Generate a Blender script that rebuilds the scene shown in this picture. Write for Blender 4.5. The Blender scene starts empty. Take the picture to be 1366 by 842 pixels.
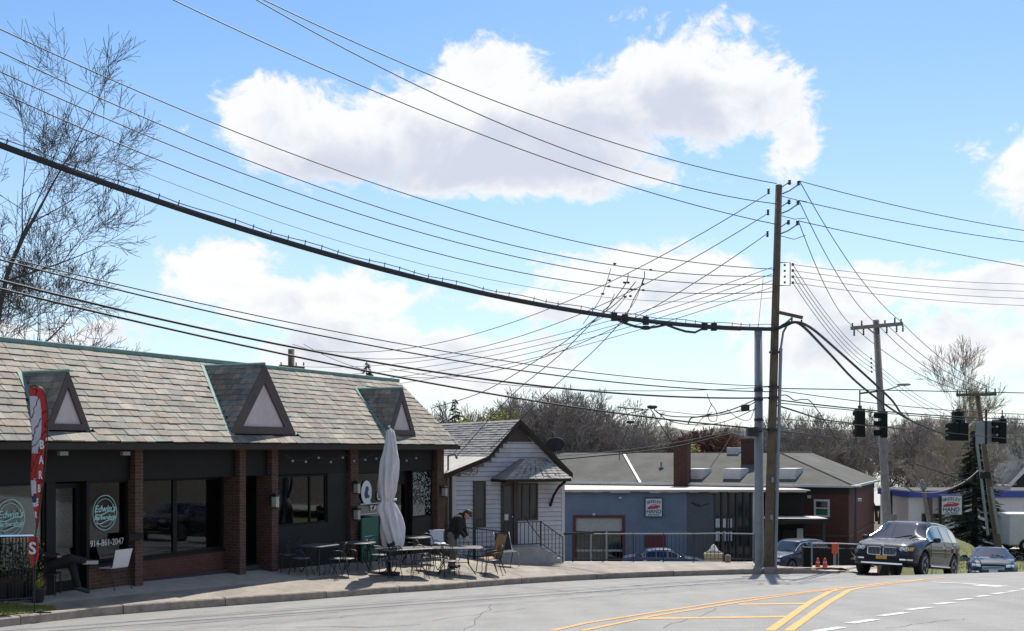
import bpy, bmesh, math, random
import numpy as np
from mathutils import Vector, Matrix
R = math.radians
rng = random.Random(7)
scene = bpy.context.scene
col = scene.collection

# ---------------------------------------------------------------- camera
FPX, CX, HY, HC = 1500.0, 683.0, 600.0, 2.9        # focal length in photo pixels, centre column, horizon row, eye height
cam_d = bpy.data.cameras.new('camera'); cam = bpy.data.objects.new('camera', cam_d); col.objects.link(cam)
cam.location = (0, 0, HC); cam.rotation_euler = (R(90), 0, 0)
cam_d.sensor_width = 36; cam_d.lens = FPX / 1366 * 36; cam_d.shift_y = (HY - 421) / 1366
cam_d.clip_start = .1; cam_d.clip_end = 4000
scene.camera = cam

# ---------------------------------------------------------------- sun, sky, exposure
SUN_AZ, SUN_EL = 14.0, 53.0                         # degrees right of the view direction, above the horizon
sv = Vector((math.sin(R(SUN_AZ)) * math.cos(R(SUN_EL)), math.cos(R(SUN_AZ)) * math.cos(R(SUN_EL)), math.sin(R(SUN_EL))))
sd = bpy.data.lights.new('sun', 'SUN'); sun = bpy.data.objects.new('sun', sd); col.objects.link(sun)
sd.energy = 4.6; sd.angle = R(.53); sd.color = (1, .95, .87)
sun.rotation_euler = sv.to_track_quat('Z', 'Y').to_euler(); sun.location = (0, 0, 60)
scene.view_settings.view_transform = 'Standard'; scene.view_settings.look = 'None'
scene.view_settings.exposure = .42; scene.view_settings.gamma = 1
scene.render.engine = 'CYCLES'
scene.cycles.use_denoising = True
scene.cycles.max_bounces = 6; scene.cycles.transparent_max_bounces = 10
scene.cycles.caustics_reflective = False; scene.cycles.caustics_refractive = False
scene.cycles.sample_clamp_indirect = 6

world = bpy.data.worlds.new('World'); scene.world = world; world.use_nodes = True
wn = world.node_tree.nodes; wl = world.node_tree.links; wn.clear()
def wnode(t, **kw):
    n = wn.new(t)
    for k, v in kw.items(): setattr(n, k, v)
    return n
def wmath(op, a, b=None, c=None, clamp=False):
    n = wnode('ShaderNodeMath', operation=op, use_clamp=clamp)
    for i, s in enumerate((a, b, c)):
        if s is None: continue
        if isinstance(s, (int, float)): n.inputs[i].default_value = s
        else: wl.new(s, n.inputs[i])
    return n.outputs[0]
def build_world():
    out = wnode('ShaderNodeOutputWorld'); bg = wnode('ShaderNodeBackground'); bg.inputs[1].default_value = .11
    sky = wnode('ShaderNodeTexSky', sky_type='NISHITA'); sky.sun_disc = False
    sky.sun_elevation = R(SUN_EL); sky.sun_rotation = R(SUN_AZ); sky.air_density = 1.0; sky.dust_density = .35; sky.ozone_density = 1.6
    hs = wnode('ShaderNodeHueSaturation'); hs.inputs['Saturation'].default_value = 1.24; hs.inputs['Value'].default_value = 1.03
    wl.new(sky.outputs[0], hs.inputs['Color'])
    tc = wnode('ShaderNodeTexCoord'); nrm = wnode('ShaderNodeVectorMath', operation='NORMALIZE'); wl.new(tc.outputs['Generated'], nrm.inputs[0])
    sep = wnode('ShaderNodeSeparateXYZ'); wl.new(nrm.outputs[0], sep.inputs[0])
    az = wmath('ARCTAN2', sep.outputs[0], sep.outputs[1]); el = wmath('ARCSINE', sep.outputs[2])
    def noise(scale, detail, rough, sy=1.0, off=0., dist=0.):
        cb = wnode('ShaderNodeCombineXYZ')
        wl.new(wmath('MULTIPLY', az, 1.0), cb.inputs[0]); wl.new(wmath('MULTIPLY', el, sy), cb.inputs[1]); cb.inputs[2].default_value = off
        n = wnode('ShaderNodeTexNoise'); n.inputs['Scale'].default_value = scale; n.inputs['Detail'].default_value = detail
        n.inputs['Roughness'].default_value = rough; n.inputs['Distortion'].default_value = dist; wl.new(cb.outputs[0], n.inputs['Vector'])
        return n.outputs[0]
    n1 = noise(13, 10, .64, 1.35, 0.3, .6); n2 = noise(38, 8, .66, 1.3, 4.1, .5); n3 = noise(4.2, 5, .55, 2.2, 9.7)
    # cumulus heaps: directions (azimuth, elevation) with widths
    heaps = [(700, 165, 330, 78, 1), (905, 125, 165, 92, 1), (1000, 130, 85, 62, 1), (470, 190, 215, 66, 1), (360, 150, 85, 48, 1), (650, 110, 110, 55, 1), (1056, 200, 40, 50, .8), (700, 225, 260, 48, 1),
             (1410, 235, 105, 75, 1), (300, 370, 100, 52, 1), (420, 400, 190, 42, .9), (870, 375, 175, 56, 1), (720, 405, 110, 26, .8), (1120, 385, 170, 40, .9), (1320, 388, 130, 32, .9)]
    m = None
    for (x, y, w, h, k) in heaps:
        a0 = math.atan((x - CX) / FPX); e0 = math.atan((HY - y) / FPX * math.cos(a0))
        da = wmath('DIVIDE', wmath('SUBTRACT', az, a0), w / FPX); de = wmath('DIVIDE', wmath('SUBTRACT', el, e0), h / FPX)
        r2 = wmath('ADD', wmath('MULTIPLY', da, da), wmath('MULTIPLY', de, de))
        v = wmath('MULTIPLY', wmath('SUBTRACT', 1, wmath('SQRT', r2)), k)
        m = v if m is None else wmath('SMOOTH_MAX', m, v, .25)
    # the same kind of cloud all round the horizon: a low bank, and scattered heaps above it elsewhere
    bank = wmath('SUBTRACT', 1.0, wmath('MULTIPLY', wmath('ABSOLUTE', wmath('SUBTRACT', el, .075)), 12.5))
    bank = wmath('ADD', wmath('MULTIPLY', bank, .6), wmath('MULTIPLY', wmath('SUBTRACT', n3, .58), 3.0))
    far = wmath('MULTIPLY', wmath('SUBTRACT', n3, .53), 5.0)
    out_of = wmath('MULTIPLY', wmath('SUBTRACT', wmath('ABSOLUTE', az), .62), 6, clamp=True)
    far = wmath('SUBTRACT', wmath('MULTIPLY', far, out_of), wmath('MULTIPLY', wmath('SUBTRACT', 1, out_of), 2))
    m = wmath('MAXIMUM', wmath('MAXIMUM', m, bank), far)
    d = wmath('ADD', m, wmath('MULTIPLY', wmath('SUBTRACT', n1, .5), 1.5)); d = wmath('ADD', d, wmath('MULTIPLY', wmath('SUBTRACT', n2, .5), 1.0))
    cov = wnode('ShaderNodeMapRange', interpolation_type='SMOOTHSTEP'); wl.new(d, cov.inputs[0]); cov.inputs[1].default_value = .0; cov.inputs[2].default_value = .35
    low = None
    for (x, y, w, h, k) in [(700, 215, 330, 55, 1), (880, 165, 190, 60, 1), (480, 225, 200, 45, 1), (1420, 285, 110, 50, 1), (400, 460, 240, 40, .35), (860, 445, 180, 40, .4), (1200, 440, 230, 40, .35)]:
        a0 = math.atan((x - CX) / FPX); e0 = math.atan((HY - y) / FPX * math.cos(a0))
        da = wmath('DIVIDE', wmath('SUBTRACT', az, a0), w / FPX); de = wmath('DIVIDE', wmath('SUBTRACT', el, e0), h / FPX)
        v = wmath('SUBTRACT', 1, wmath('SQRT', wmath('ADD', wmath('MULTIPLY', da, da), wmath('MULTIPLY', de, de)))); v = wmath('MULTIPLY', v, k); low = v if low is None else wmath('SMOOTH_MAX', low, v, .3)
    low = wmath('MULTIPLY', wmath('MAXIMUM', low, -.4), 1.1)
    # thickness -> grey-violet undersides, thin edges white
    n1b = noise(13, 5, .6, 1.35, 0.3, .5)
    thick = wnode('ShaderNodeMapRange', interpolation_type='SMOOTHSTEP'); thick.inputs[1].default_value = .05; thick.inputs[2].default_value = 1.45
    wl.new(wmath('ADD', wmath('ADD', wmath('MULTIPLY', d, .75), low), wmath('MULTIPLY', wmath('SUBTRACT', n1b, .5), 2.2)), thick.inputs[0])
    cc = wnode('ShaderNodeMixRGB'); wl.new(thick.outputs[0], cc.inputs[0]); cc.inputs[1].default_value = (6.85, 6.82, 6.8, 1); cc.inputs[2].default_value = (4.6, 4.85, 5.6, 1)
    # milky veil towards the horizon
    veil = wnode('ShaderNodeMapRange', interpolation_type='SMOOTHSTEP'); wl.new(el, veil.inputs[0]); veil.inputs[1].default_value = .42; veil.inputs[2].default_value = -.02
    vm = wnode('ShaderNodeMixRGB'); wl.new(wmath('MULTIPLY', veil.outputs[0], .6), vm.inputs[0]); wl.new(hs.outputs[0], vm.inputs[1]); vm.inputs[2].default_value = (4.75, 5.85, 7.1, 1)
    mx = wnode('ShaderNodeMixRGB'); wl.new(wmath('MULTIPLY', cov.outputs[0], .96), mx.inputs[0]); wl.new(vm.outputs[0], mx.inputs[1]); wl.new(cc.outputs[0], mx.inputs[2])
    wl.new(mx.outputs[0], bg.inputs[0]); wl.new(bg.outputs[0], out.inputs[0])
build_world()
world.cycles.sampling_method = 'MANUAL'; world.cycles.sample_map_resolution = 512

# ---------------------------------------------------------------- pixel -> place helpers
def ray(px, py): return (px - CX) / FPX, (py - HY) / FPX
def P(px, py, d):
    t, q = ray(px, py); return Vector((t * d, d, HC - q * d))
def sstep(a, b, x):
    t = min(1, max(0, (x - a) / (b - a))); return t * t * (3 - 2 * t)
def zroad(x, d):
    dc = 29.4 + 9 * (1 - sstep(-.6, .6, x - .3 * d))
    e = max(0., d - dc); e1 = min(e, 4.)
    return max(1.675 + .0291 * x - .0812 * d - .012 * e1 * e1 - .072 * (e - e1), -4.3 - .002 * d)
def G(px, py, fn=zroad, lo=6., hi=60.):
    t, q = ray(px, py); d = lo
    while d < hi:
        if HC - q * d <= fn(t * d, d): break
        d += .1
    a, b = d - .1, d
    for _ in range(30):
        m = (a + b) / 2
        if HC - q * m <= fn(t * m, m): b = m
        else: a = m
    return Vector((t * b, b, fn(t * b, b)))
class Frame:                                         # a building's own axes: x along its front, y back, z up
    def __init__(s, o, rot, z=0.):
        s.o = Vector((o[0], o[1])); s.rot = R(rot); s.z = z
        s.u = Vector((math.cos(s.rot), math.sin(s.rot))); s.b = Vector((-s.u.y, s.u.x))
    def at(s, px, py=600., y=0.):
        t, q = ray(px, py); p = s.o + s.b * y
        d = p.dot(s.b) / Vector((t, 1)).dot(s.b)
        return (Vector((t * d, d)) - s.o).dot(s.u), HC - q * d - s.z
    def x(s, px, y=0.): return s.at(px, 600, y)[0]
    def w(s, x, y, z=0.):
        p = s.o + s.u * x + s.b * y; return Vector((p.x, p.y, z + s.z))
    def loc(s): return (s.o.x, s.o.y, s.z)

# ---------------------------------------------------------------- mesh helpers
class MB:
    def __init__(s): s.v = []; s.f = []
    def quad(s, *p):
        n = len(s.v); s.v += [tuple(q) for q in p]; s.f.append(tuple(range(n, n + len(p)))); return s
    def box(s, x0, x1, y0, y1, z0, z1):
        n = len(s.v)
        s.v += [(x0, y0, z0), (x1, y0, z0), (x1, y1, z0), (x0, y1, z0), (x0, y0, z1), (x1, y0, z1), (x1, y1, z1), (x0, y1, z1)]
        s.f += [tuple(n + i for i in f) for f in ((3, 2, 1, 0), (4, 5, 6, 7), (0, 1, 5, 4), (1, 2, 6, 5), (2, 3, 7, 6), (3, 0, 4, 7))]
        return s
    def cbox(s, c, sx, sy, sz): return s.box(c[0] - sx / 2, c[0] + sx / 2, c[1] - sy / 2, c[1] + sy / 2, c[2] - sz / 2, c[2] + sz / 2)
    def extr(s, poly, vec):                          # a closed outline pushed along vec
        n = len(s.v); k = len(poly); vec = Vector(vec)
        s.v += [tuple(p) for p in poly] + [tuple(Vector(p) + vec) for p in poly]
        s.f.append(tuple(range(n + k - 1, n - 1, -1))); s.f.append(tuple(range(n + k, n + 2 * k)))
        for i in range(k): s.f.append((n + i, n + (i + 1) % k, n + k + (i + 1) % k, n + k + i))
        return s
    def beam(s, a, b, w, h, up=(0, 0, 1)):
        a = Vector(a); b = Vector(b); d = (b - a).normalized(); u = Vector(up)
        if abs(d.dot(u)) > .98: u = Vector((1, 0, 0))
        sx = d.cross(u).normalized() * (w / 2); sz = sx.cross(d).normalized() * (h / 2)
        return s.extr([a - sx - sz, a + sx - sz, a + sx + sz, a - sx + sz], b - a)
    def tube(s, pts, r, n=6, caps=True):
        pts = [Vector(p) for p in pts]; m = len(pts); base = len(s.v)
        rs = r if isinstance(r, (list, tuple)) else [r] * m
        t0 = (pts[1] - pts[0]).normalized(); u = t0.orthogonal().normalized()
        for i in range(m):
            t = (pts[min(i + 1, m - 1)] - pts[max(i - 1, 0)])
            t = t.normalized() if t.length > 1e-9 else t0
            u = u - t * u.dot(t)
            u = u.normalized() if u.length > 1e-6 else t.orthogonal().normalized()
            w = t.cross(u)
            for k in range(n):
                a = 2 * math.pi * k / n
                s.v.append(tuple(pts[i] + (u * math.cos(a) + w * math.sin(a)) * rs[i]))
        for i in range(m - 1):
            for k in range(n):
                s.f.append((base + i * n + k, base + i * n + (k + 1) % n, base + (i + 1) * n + (k + 1) % n, base + (i + 1) * n + k))
        if caps:
            s.f.append(tuple(base + k for k in range(n - 1, -1, -1))); s.f.append(tuple(base + (m - 1) * n + k for k in range(n)))
        return s
    def lathe(s, prof, n=16, c=(0, 0, 0), ax='z', mod=None):
        base = len(s.v); m = len(prof)
        for j, (r, h) in enumerate(prof):
            for k in range(n):
                a = 2 * math.pi * k / n; rr = r * (mod(a, h) if mod else 1)
                p = {'z': (rr * math.cos(a), rr * math.sin(a), h), 'y': (rr * math.cos(a), h, rr * math.sin(a)), 'x': (h, rr * math.cos(a), rr * math.sin(a))}[ax]
                s.v.append((p[0] + c[0], p[1] + c[1], p[2] + c[2]))
        for j in range(m - 1):
            for k in range(n):
                s.f.append((base + j * n + k, base + j * n + (k + 1) % n, base + (j + 1) * n + (k + 1) % n, base + (j + 1) * n + k))
        s.f.append(tuple(base + k for k in range(n - 1, -1, -1))); s.f.append(tuple(base + (m - 1) * n + k for k in range(n)))
        return s
    def ball(s, c, r, n=12, m=8, sc=(1, 1, 1)):
        return s.lathe_ball(c, r, n, m, sc)
    def lathe_ball(s, c, r, n, m, sc):
        base = len(s.v)
        for j in range(1, m):
            th = math.pi * j / m
            for k in range(n):
                a = 2 * math.pi * k / n
                s.v.append((c[0] + r * sc[0] * math.sin(th) * math.cos(a), c[1] + r * sc[1] * math.sin(th) * math.sin(a), c[2] + r * sc[2] * math.cos(th)))
        top = len(s.v); s.v.append((c[0], c[1], c[2] + r * sc[2])); s.v.append((c[0], c[1], c[2] - r * sc[2]))
        for j in range(m - 2):
            for k in range(n):
                s.f.append((base + j * n + k, base + (j + 1) * n + k, base + (j + 1) * n + (k + 1) % n, base + j * n + (k + 1) % n))
        for k in range(n):
            s.f.append((top, base + k, base + (k + 1) % n)); s.f.append((top + 1, base + (m - 2) * n + (k + 1) % n, base + (m - 2) * n + k))
        return s
    def cap(s, a, b, ra, rb, n=12):                  # a tapered limb with rounded ends
        s.tube([a, b], [ra, rb], n); s.ball(a, ra, n, 8); s.ball(b, rb, n, 8); return s
    def mesh(s, name):
        me = bpy.data.meshes.new(name); me.from_pydata(s.v, [], s.f); me.update(); return me
    def build(s, name, m, parent=None, smooth=False, bev=0, loc=None, rz=0, fix=True):
        me = s.mesh(name)
        if fix:
            bm = bmesh.new(); bm.from_mesh(me); bmesh.ops.recalc_face_normals(bm, faces=bm.faces); bm.to_mesh(me); bm.free()
        return link(name, me, m, parent, smooth, bev, loc, rz)
def link(name, me, m, parent=None, smooth=False, bev=0, loc=None, rz=0):
    if m is not None and not me.materials: me.materials.append(m)
    o = bpy.data.objects.new(name, me); col.objects.link(o)
    if parent: o.parent = parent
    if loc is not None: o.location = loc
    if rz: o.rotation_euler = (0, 0, rz)
    if smooth:
        me.shade_smooth()
    if bev:
        b = o.modifiers.new('bevel', 'BEVEL'); b.width = bev; b.segments = 2; b.limit_method = 'ANGLE'; b.angle_limit = R(40)
    return o
def tag(o, label=None, cat=None, group=None, kind=None):
    if label: o['label'] = label
    if cat: o['category'] = cat
    if group: o['group'] = group
    if kind: o['kind'] = kind
    return o
def thing(name, label, cat, loc=(0, 0, 0), rz=0, group=None):
    o = bpy.data.objects.new(name, None); col.objects.link(o); o.location = loc; o.rotation_euler = (0, 0, rz); o.empty_display_size = .1
    return tag(o, label, cat, group)
def dup(root, loc, rz=0., label=None, scale=None):
    kids = {}
    for o in list(bpy.data.objects):
        if o.parent: kids.setdefault(o.parent.name, []).append(o)
    def rec(o, par):
        c = o.copy(); col.objects.link(c); c.parent = par
        for k in kids.get(o.name, []): rec(k, c)
        return c
    c = rec(root, None); c.location = loc; c.rotation_euler = (0, 0, rz)
    if label: c['label'] = label
    if scale: c.scale = (scale,) * 3 if isinstance(scale, (int, float)) else scale
    return c
def flip(px, py, qx, qy): return math.atan2(qy - py, qx - px)
def text_mesh(s, size, ext=.004, font_shear=0., bold=0., align='CENTER'):
    cu = bpy.data.curves.new('lettering', 'FONT'); cu.body = s; cu.size = size; cu.extrude = ext; cu.align_x = align; cu.align_y = 'CENTER'; cu.shear = font_shear; cu.offset = bold; cu.resolution_u = 3
    o = bpy.data.objects.new('lettering', cu); col.objects.link(o)
    dg = bpy.context.evaluated_depsgraph_get(); me = bpy.data.meshes.new_from_object(o.evaluated_get(dg))
    bpy.data.objects.remove(o); bpy.data.curves.remove(cu)
    me.materials.clear(); return me
def text(s, size, m, parent, x, y, z, name='lettering', sx=1., rz=0., tilt=0., **kw):   # upright lettering facing local -y
    o = link(name, text_mesh(s, size, **kw), m, parent); o.location = (x, y, z); o.rotation_euler = (R(90), tilt, rz); o.scale = (sx, 1, 1); return o

# ---------------------------------------------------------------- materials
def nodes(name):
    m = bpy.data.materials.new(name); m.use_nodes = True
    return m, m.node_tree.nodes, m.node_tree.links, m.node_tree.nodes['Principled BSDF']
def pm(name, c, rough=.75, var=.18, scale=6., bump=0., metal=0., spec=.5, c2=None, coat=0., bscale=None, det=6):
    m, n, l, b = nodes(name)
    b.inputs['Roughness'].default_value = rough; b.inputs['Metallic'].default_value = metal; b.inputs['Specular IOR Level'].default_value = spec; b.inputs['Coat Weight'].default_value = coat
    if coat: b.inputs['Coat Roughness'].default_value = .03
    tc = n.new('ShaderNodeTexCoord'); nz = n.new('ShaderNodeTexNoise'); nz.inputs['Scale'].default_value = scale; nz.inputs['Detail'].default_value = det; nz.inputs['Roughness'].default_value = .62
    l.new(tc.outputs['Object'], nz.inputs['Vector'])
    cr = n.new('ShaderNodeValToRGB'); l.new(nz.outputs[0], cr.inputs[0])
    cr.color_ramp.elements[0].position = .3; cr.color_ramp.elements[1].position = .7
    a = [max(0, x * (1 - var)) for x in c]; d = [min(1, x * (1 + var)) for x in (c2 or c)]
    cr.color_ramp.elements[0].color = (*a, 1); cr.color_ramp.elements[1].color = (*d, 1)
    l.new(cr.outputs[0], b.inputs['Base Color'])
    if bump:
        bp = n.new('ShaderNodeBump'); bp.inputs['Strength'].default_value = bump; bp.inputs['Distance'].default_value = .02
        n2 = n.new('ShaderNodeTexNoise'); n2.inputs['Scale'].default_value = bscale or scale * 6; n2.inputs['Detail'].default_value = 5; l.new(tc.outputs['Object'], n2.inputs['Vector'])
        l.new(n2.outputs[0], bp.inputs['Height']); l.new(bp.outputs[0], b.inputs['Normal'])
    return m
def glass_mat(name, tint=(.6, .66, .66), refl=1.):
    m, n, l, b = nodes(name); n.remove(b); out = n['Material Output']
    tr = n.new('ShaderNodeBsdfTransparent'); tr.inputs[0].default_value = (*tint, 1)
    gl = n.new('ShaderNodeBsdfGlossy'); gl.inputs['Roughness'].default_value = .03; gl.inputs[0].default_value = (.95, .97, 1, 1)
    fr = n.new('ShaderNodeFresnel'); fr.inputs[0].default_value = 1.5
    ad = n.new('ShaderNodeMath'); ad.operation = 'MULTIPLY_ADD'; ad.inputs[1].default_value = refl; ad.inputs[2].default_value = .02; l.new(fr.outputs[0], ad.inputs[0])
    mx = n.new('ShaderNodeMixShader'); l.new(ad.outputs[0], mx.inputs[0]); l.new(tr.outputs[0], mx.inputs[1]); l.new(gl.outputs[0], mx.inputs[2]); l.new(mx.outputs[0], out.inputs[0])
    return m
def brick_mat(name, c1, c2, mortar, bw=.21, bh=.072):
    m, n, l, b = nodes(name); b.inputs['Roughness'].default_value = .85
    tc = n.new('ShaderNodeTexCoord'); sp = n.new('ShaderNodeSeparateXYZ'); l.new(tc.outputs['Object'], sp.inputs[0])
    ad = n.new('ShaderNodeMath'); ad.operation = 'ADD'; l.new(sp.outputs[0], ad.inputs[0]); l.new(sp.outputs[1], ad.inputs[1])
    cb = n.new('ShaderNodeCombineXYZ'); l.new(ad.outputs[0], cb.inputs[0]); l.new(sp.outputs[2], cb.inputs[1])
    br = n.new('ShaderNodeTexBrick'); br.inputs['Scale'].default_value = 1; br.inputs['Brick Width'].default_value = bw; br.inputs['Row Height'].default_value = bh
    br.inputs['Mortar Size'].default_value = .007; br.inputs['Bias'].default_value = .1; br.inputs['Color1'].default_value = (*c1, 1); br.inputs['Color2'].default_value = (*c2, 1); br.inputs['Mortar'].default_value = (*mortar, 1)
    l.new(cb.outputs[0], br.inputs['Vector'])
    nz = n.new('ShaderNodeTexNoise'); nz.inputs['Scale'].default_value = 9; nz.inputs['Detail'].default_value = 6; l.new(tc.outputs['Object'], nz.inputs['Vector'])
    mx = n.new('ShaderNodeMixRGB'); mx.blend_type = 'OVERLAY'; mx.inputs[0].default_value = .5; l.new(br.outputs[0], mx.inputs[1]); l.new(nz.outputs[0], mx.inputs[2]); l.new(mx.outputs[0], b.inputs['Base Color'])
    bp = n.new('ShaderNodeBump'); bp.invert = True; bp.inputs['Strength'].default_value = .6; bp.inputs['Distance'].default_value = .008; l.new(br.outputs['Fac'], bp.inputs['Height']); l.new(bp.outputs[0], b.inputs['Normal'])
    return m
def island_mat(name, cols, rough=.8, noise=.35, big=0.):     # each piece its own tone
    m, n, l, b = nodes(name); b.inputs['Roughness'].default_value = rough
    oi = n.new('ShaderNodeObjectInfo'); ge = n.new('ShaderNodeNewGeometry'); ad = n.new('ShaderNodeMath'); ad.operation = 'ADD'
    l.new(oi.outputs['Random'], ad.inputs[0]); l.new(ge.outputs['Random Per Island'], ad.inputs[1])
    fr = n.new('ShaderNodeMath'); fr.operation = 'FRACT'; l.new(ad.outputs[0], fr.inputs[0])
    cr = n.new('ShaderNodeValToRGB'); cr.color_ramp.interpolation = 'CONSTANT'; l.new(fr.outputs[0], cr.inputs[0])
    e = cr.color_ramp.elements
    while len(e) < len(cols): e.new(.5)
    for i, c in enumerate(cols): e[i].position = i / len(cols); e[i].color = (*c, 1)
    tc = n.new('ShaderNodeTexCoord'); gp = n.new('ShaderNodeNewGeometry'); nz = n.new('ShaderNodeTexNoise'); nz.inputs['Scale'].default_value = 3.2; nz.inputs['Detail'].default_value = 9; nz.inputs['Roughness'].default_value = .7; l.new(gp.outputs['Position'], nz.inputs['Vector'])
    mr = n.new('ShaderNodeMapRange'); mr.inputs[1].default_value = .25; mr.inputs[2].default_value = .75; mr.inputs[3].default_value = 1 - noise; mr.inputs[4].default_value = 1 + noise; l.new(nz.outputs[0], mr.inputs[0])
    mx = n.new('ShaderNodeVectorMath'); mx.operation = 'SCALE'; l.new(cr.outputs[0], mx.inputs[0]); l.new(mr.outputs[0], mx.inputs['Scale'])
    if big:                                          # slow weathering across the whole surface: rain streaks, lichen
        nb = n.new('ShaderNodeTexNoise'); nb.inputs['Scale'].default_value = big; nb.inputs['Detail'].default_value = 8; nb.inputs['Roughness'].default_value = .68; l.new(gp.outputs['Position'], nb.inputs['Vector'])
        rb = n.new('ShaderNodeMapRange'); rb.inputs[1].default_value = .3; rb.inputs[2].default_value = .7; rb.inputs[3].default_value = .62; rb.inputs[4].default_value = 1.35; l.new(nb.outputs[0], rb.inputs[0])
        m2 = n.new('ShaderNodeVectorMath'); m2.operation = 'SCALE'; l.new(mx.outputs[0], m2.inputs[0]); l.new(rb.outputs[0], m2.inputs['Scale']); mx = m2
    l.new(mx.outputs[0], b.inputs['Base Color'])
    bp = n.new('ShaderNodeBump'); bp.inputs['Strength'].default_value = .35; bp.inputs['Distance'].default_value = .012; l.new(nz.outputs[0], bp.inputs['Height']); l.new(bp.outputs[0], b.inputs['Normal'])
    return m
def asphalt_mat(name, c, stain=.12):
    m, n, l, b = nodes(name); b.inputs['Roughness'].default_value = .82
    tc = n.new('ShaderNodeTexCoord')
    def nz(s, d, rough=.6, vec=None):
        t = n.new('ShaderNodeTexNoise'); t.inputs['Scale'].default_value = s; t.inputs['Detail'].default_value = d; t.inputs['Roughness'].default_value = rough; l.new(vec or tc.outputs['Object'], t.inputs['Vector']); return t.outputs[0]
    def mr(x, lo, hi, a=.3, bb=.7):
        t = n.new('ShaderNodeMapRange'); t.inputs[1].default_value = a; t.inputs[2].default_value = bb; t.inputs[3].default_value = lo; t.inputs[4].default_value = hi; l.new(x, t.inputs[0]); return t.outputs[0]
    def mul(a, b2):
        t = n.new('ShaderNodeMath'); t.operation = 'MULTIPLY'; l.new(a, t.inputs[0]); l.new(b2, t.inputs[1]); return t.outputs[0]
    fine = nz(42, 5, .8); mid = nz(1.1, 7, .62)
    mp = n.new('ShaderNodeMapping'); mp.inputs['Rotation'].default_value = (0, 0, R(-50)); mp.inputs['Scale'].default_value = (1.4, .12, 1); l.new(tc.outputs['Object'], mp.inputs['Vector'])
    lane = nz(1.3, 4, .5, mp.outputs[0])
    f = mul(mul(mr(fine, .62, 1.38), mr(mid, 1 - stain, 1 + stain)), mr(lane, 1 - stain * .8, 1 + stain * .8))
    sc = n.new('ShaderNodeVectorMath'); sc.operation = 'SCALE'; sc.inputs[0].default_value = c; l.new(f, sc.inputs['Scale']); l.new(sc.outputs[0], b.inputs['Base Color'])
    bp = n.new('ShaderNodeBump'); bp.inputs['Strength'].default_value = .5; bp.inputs['Distance'].default_value = .01; l.new(fine, bp.inputs['Height']); l.new(bp.outputs[0], b.inputs['Normal'])
    return m
def worn_paint(name, c):
    m, n, l, b = nodes(name); b.inputs['Roughness'].default_value = .7; tc = n.new('ShaderNodeTexCoord')
    a = n.new('ShaderNodeTexNoise'); a.inputs['Scale'].default_value = 9; a.inputs['Detail'].default_value = 10; a.inputs['Roughness'].default_value = .78; l.new(tc.outputs['Object'], a.inputs['Vector'])
    cr = n.new('ShaderNodeValToRGB'); l.new(a.outputs[0], cr.inputs[0]); e = cr.color_ramp.elements; e[0].position = .36; e[0].color = (.23, .225, .21, 1); e[1].position = .47; e[1].color = (*[x * .85 for x in c], 1); k = e.new(.62); k.color = (*c, 1)
    l.new(cr.outputs[0], b.inputs['Base Color']); return m
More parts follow.
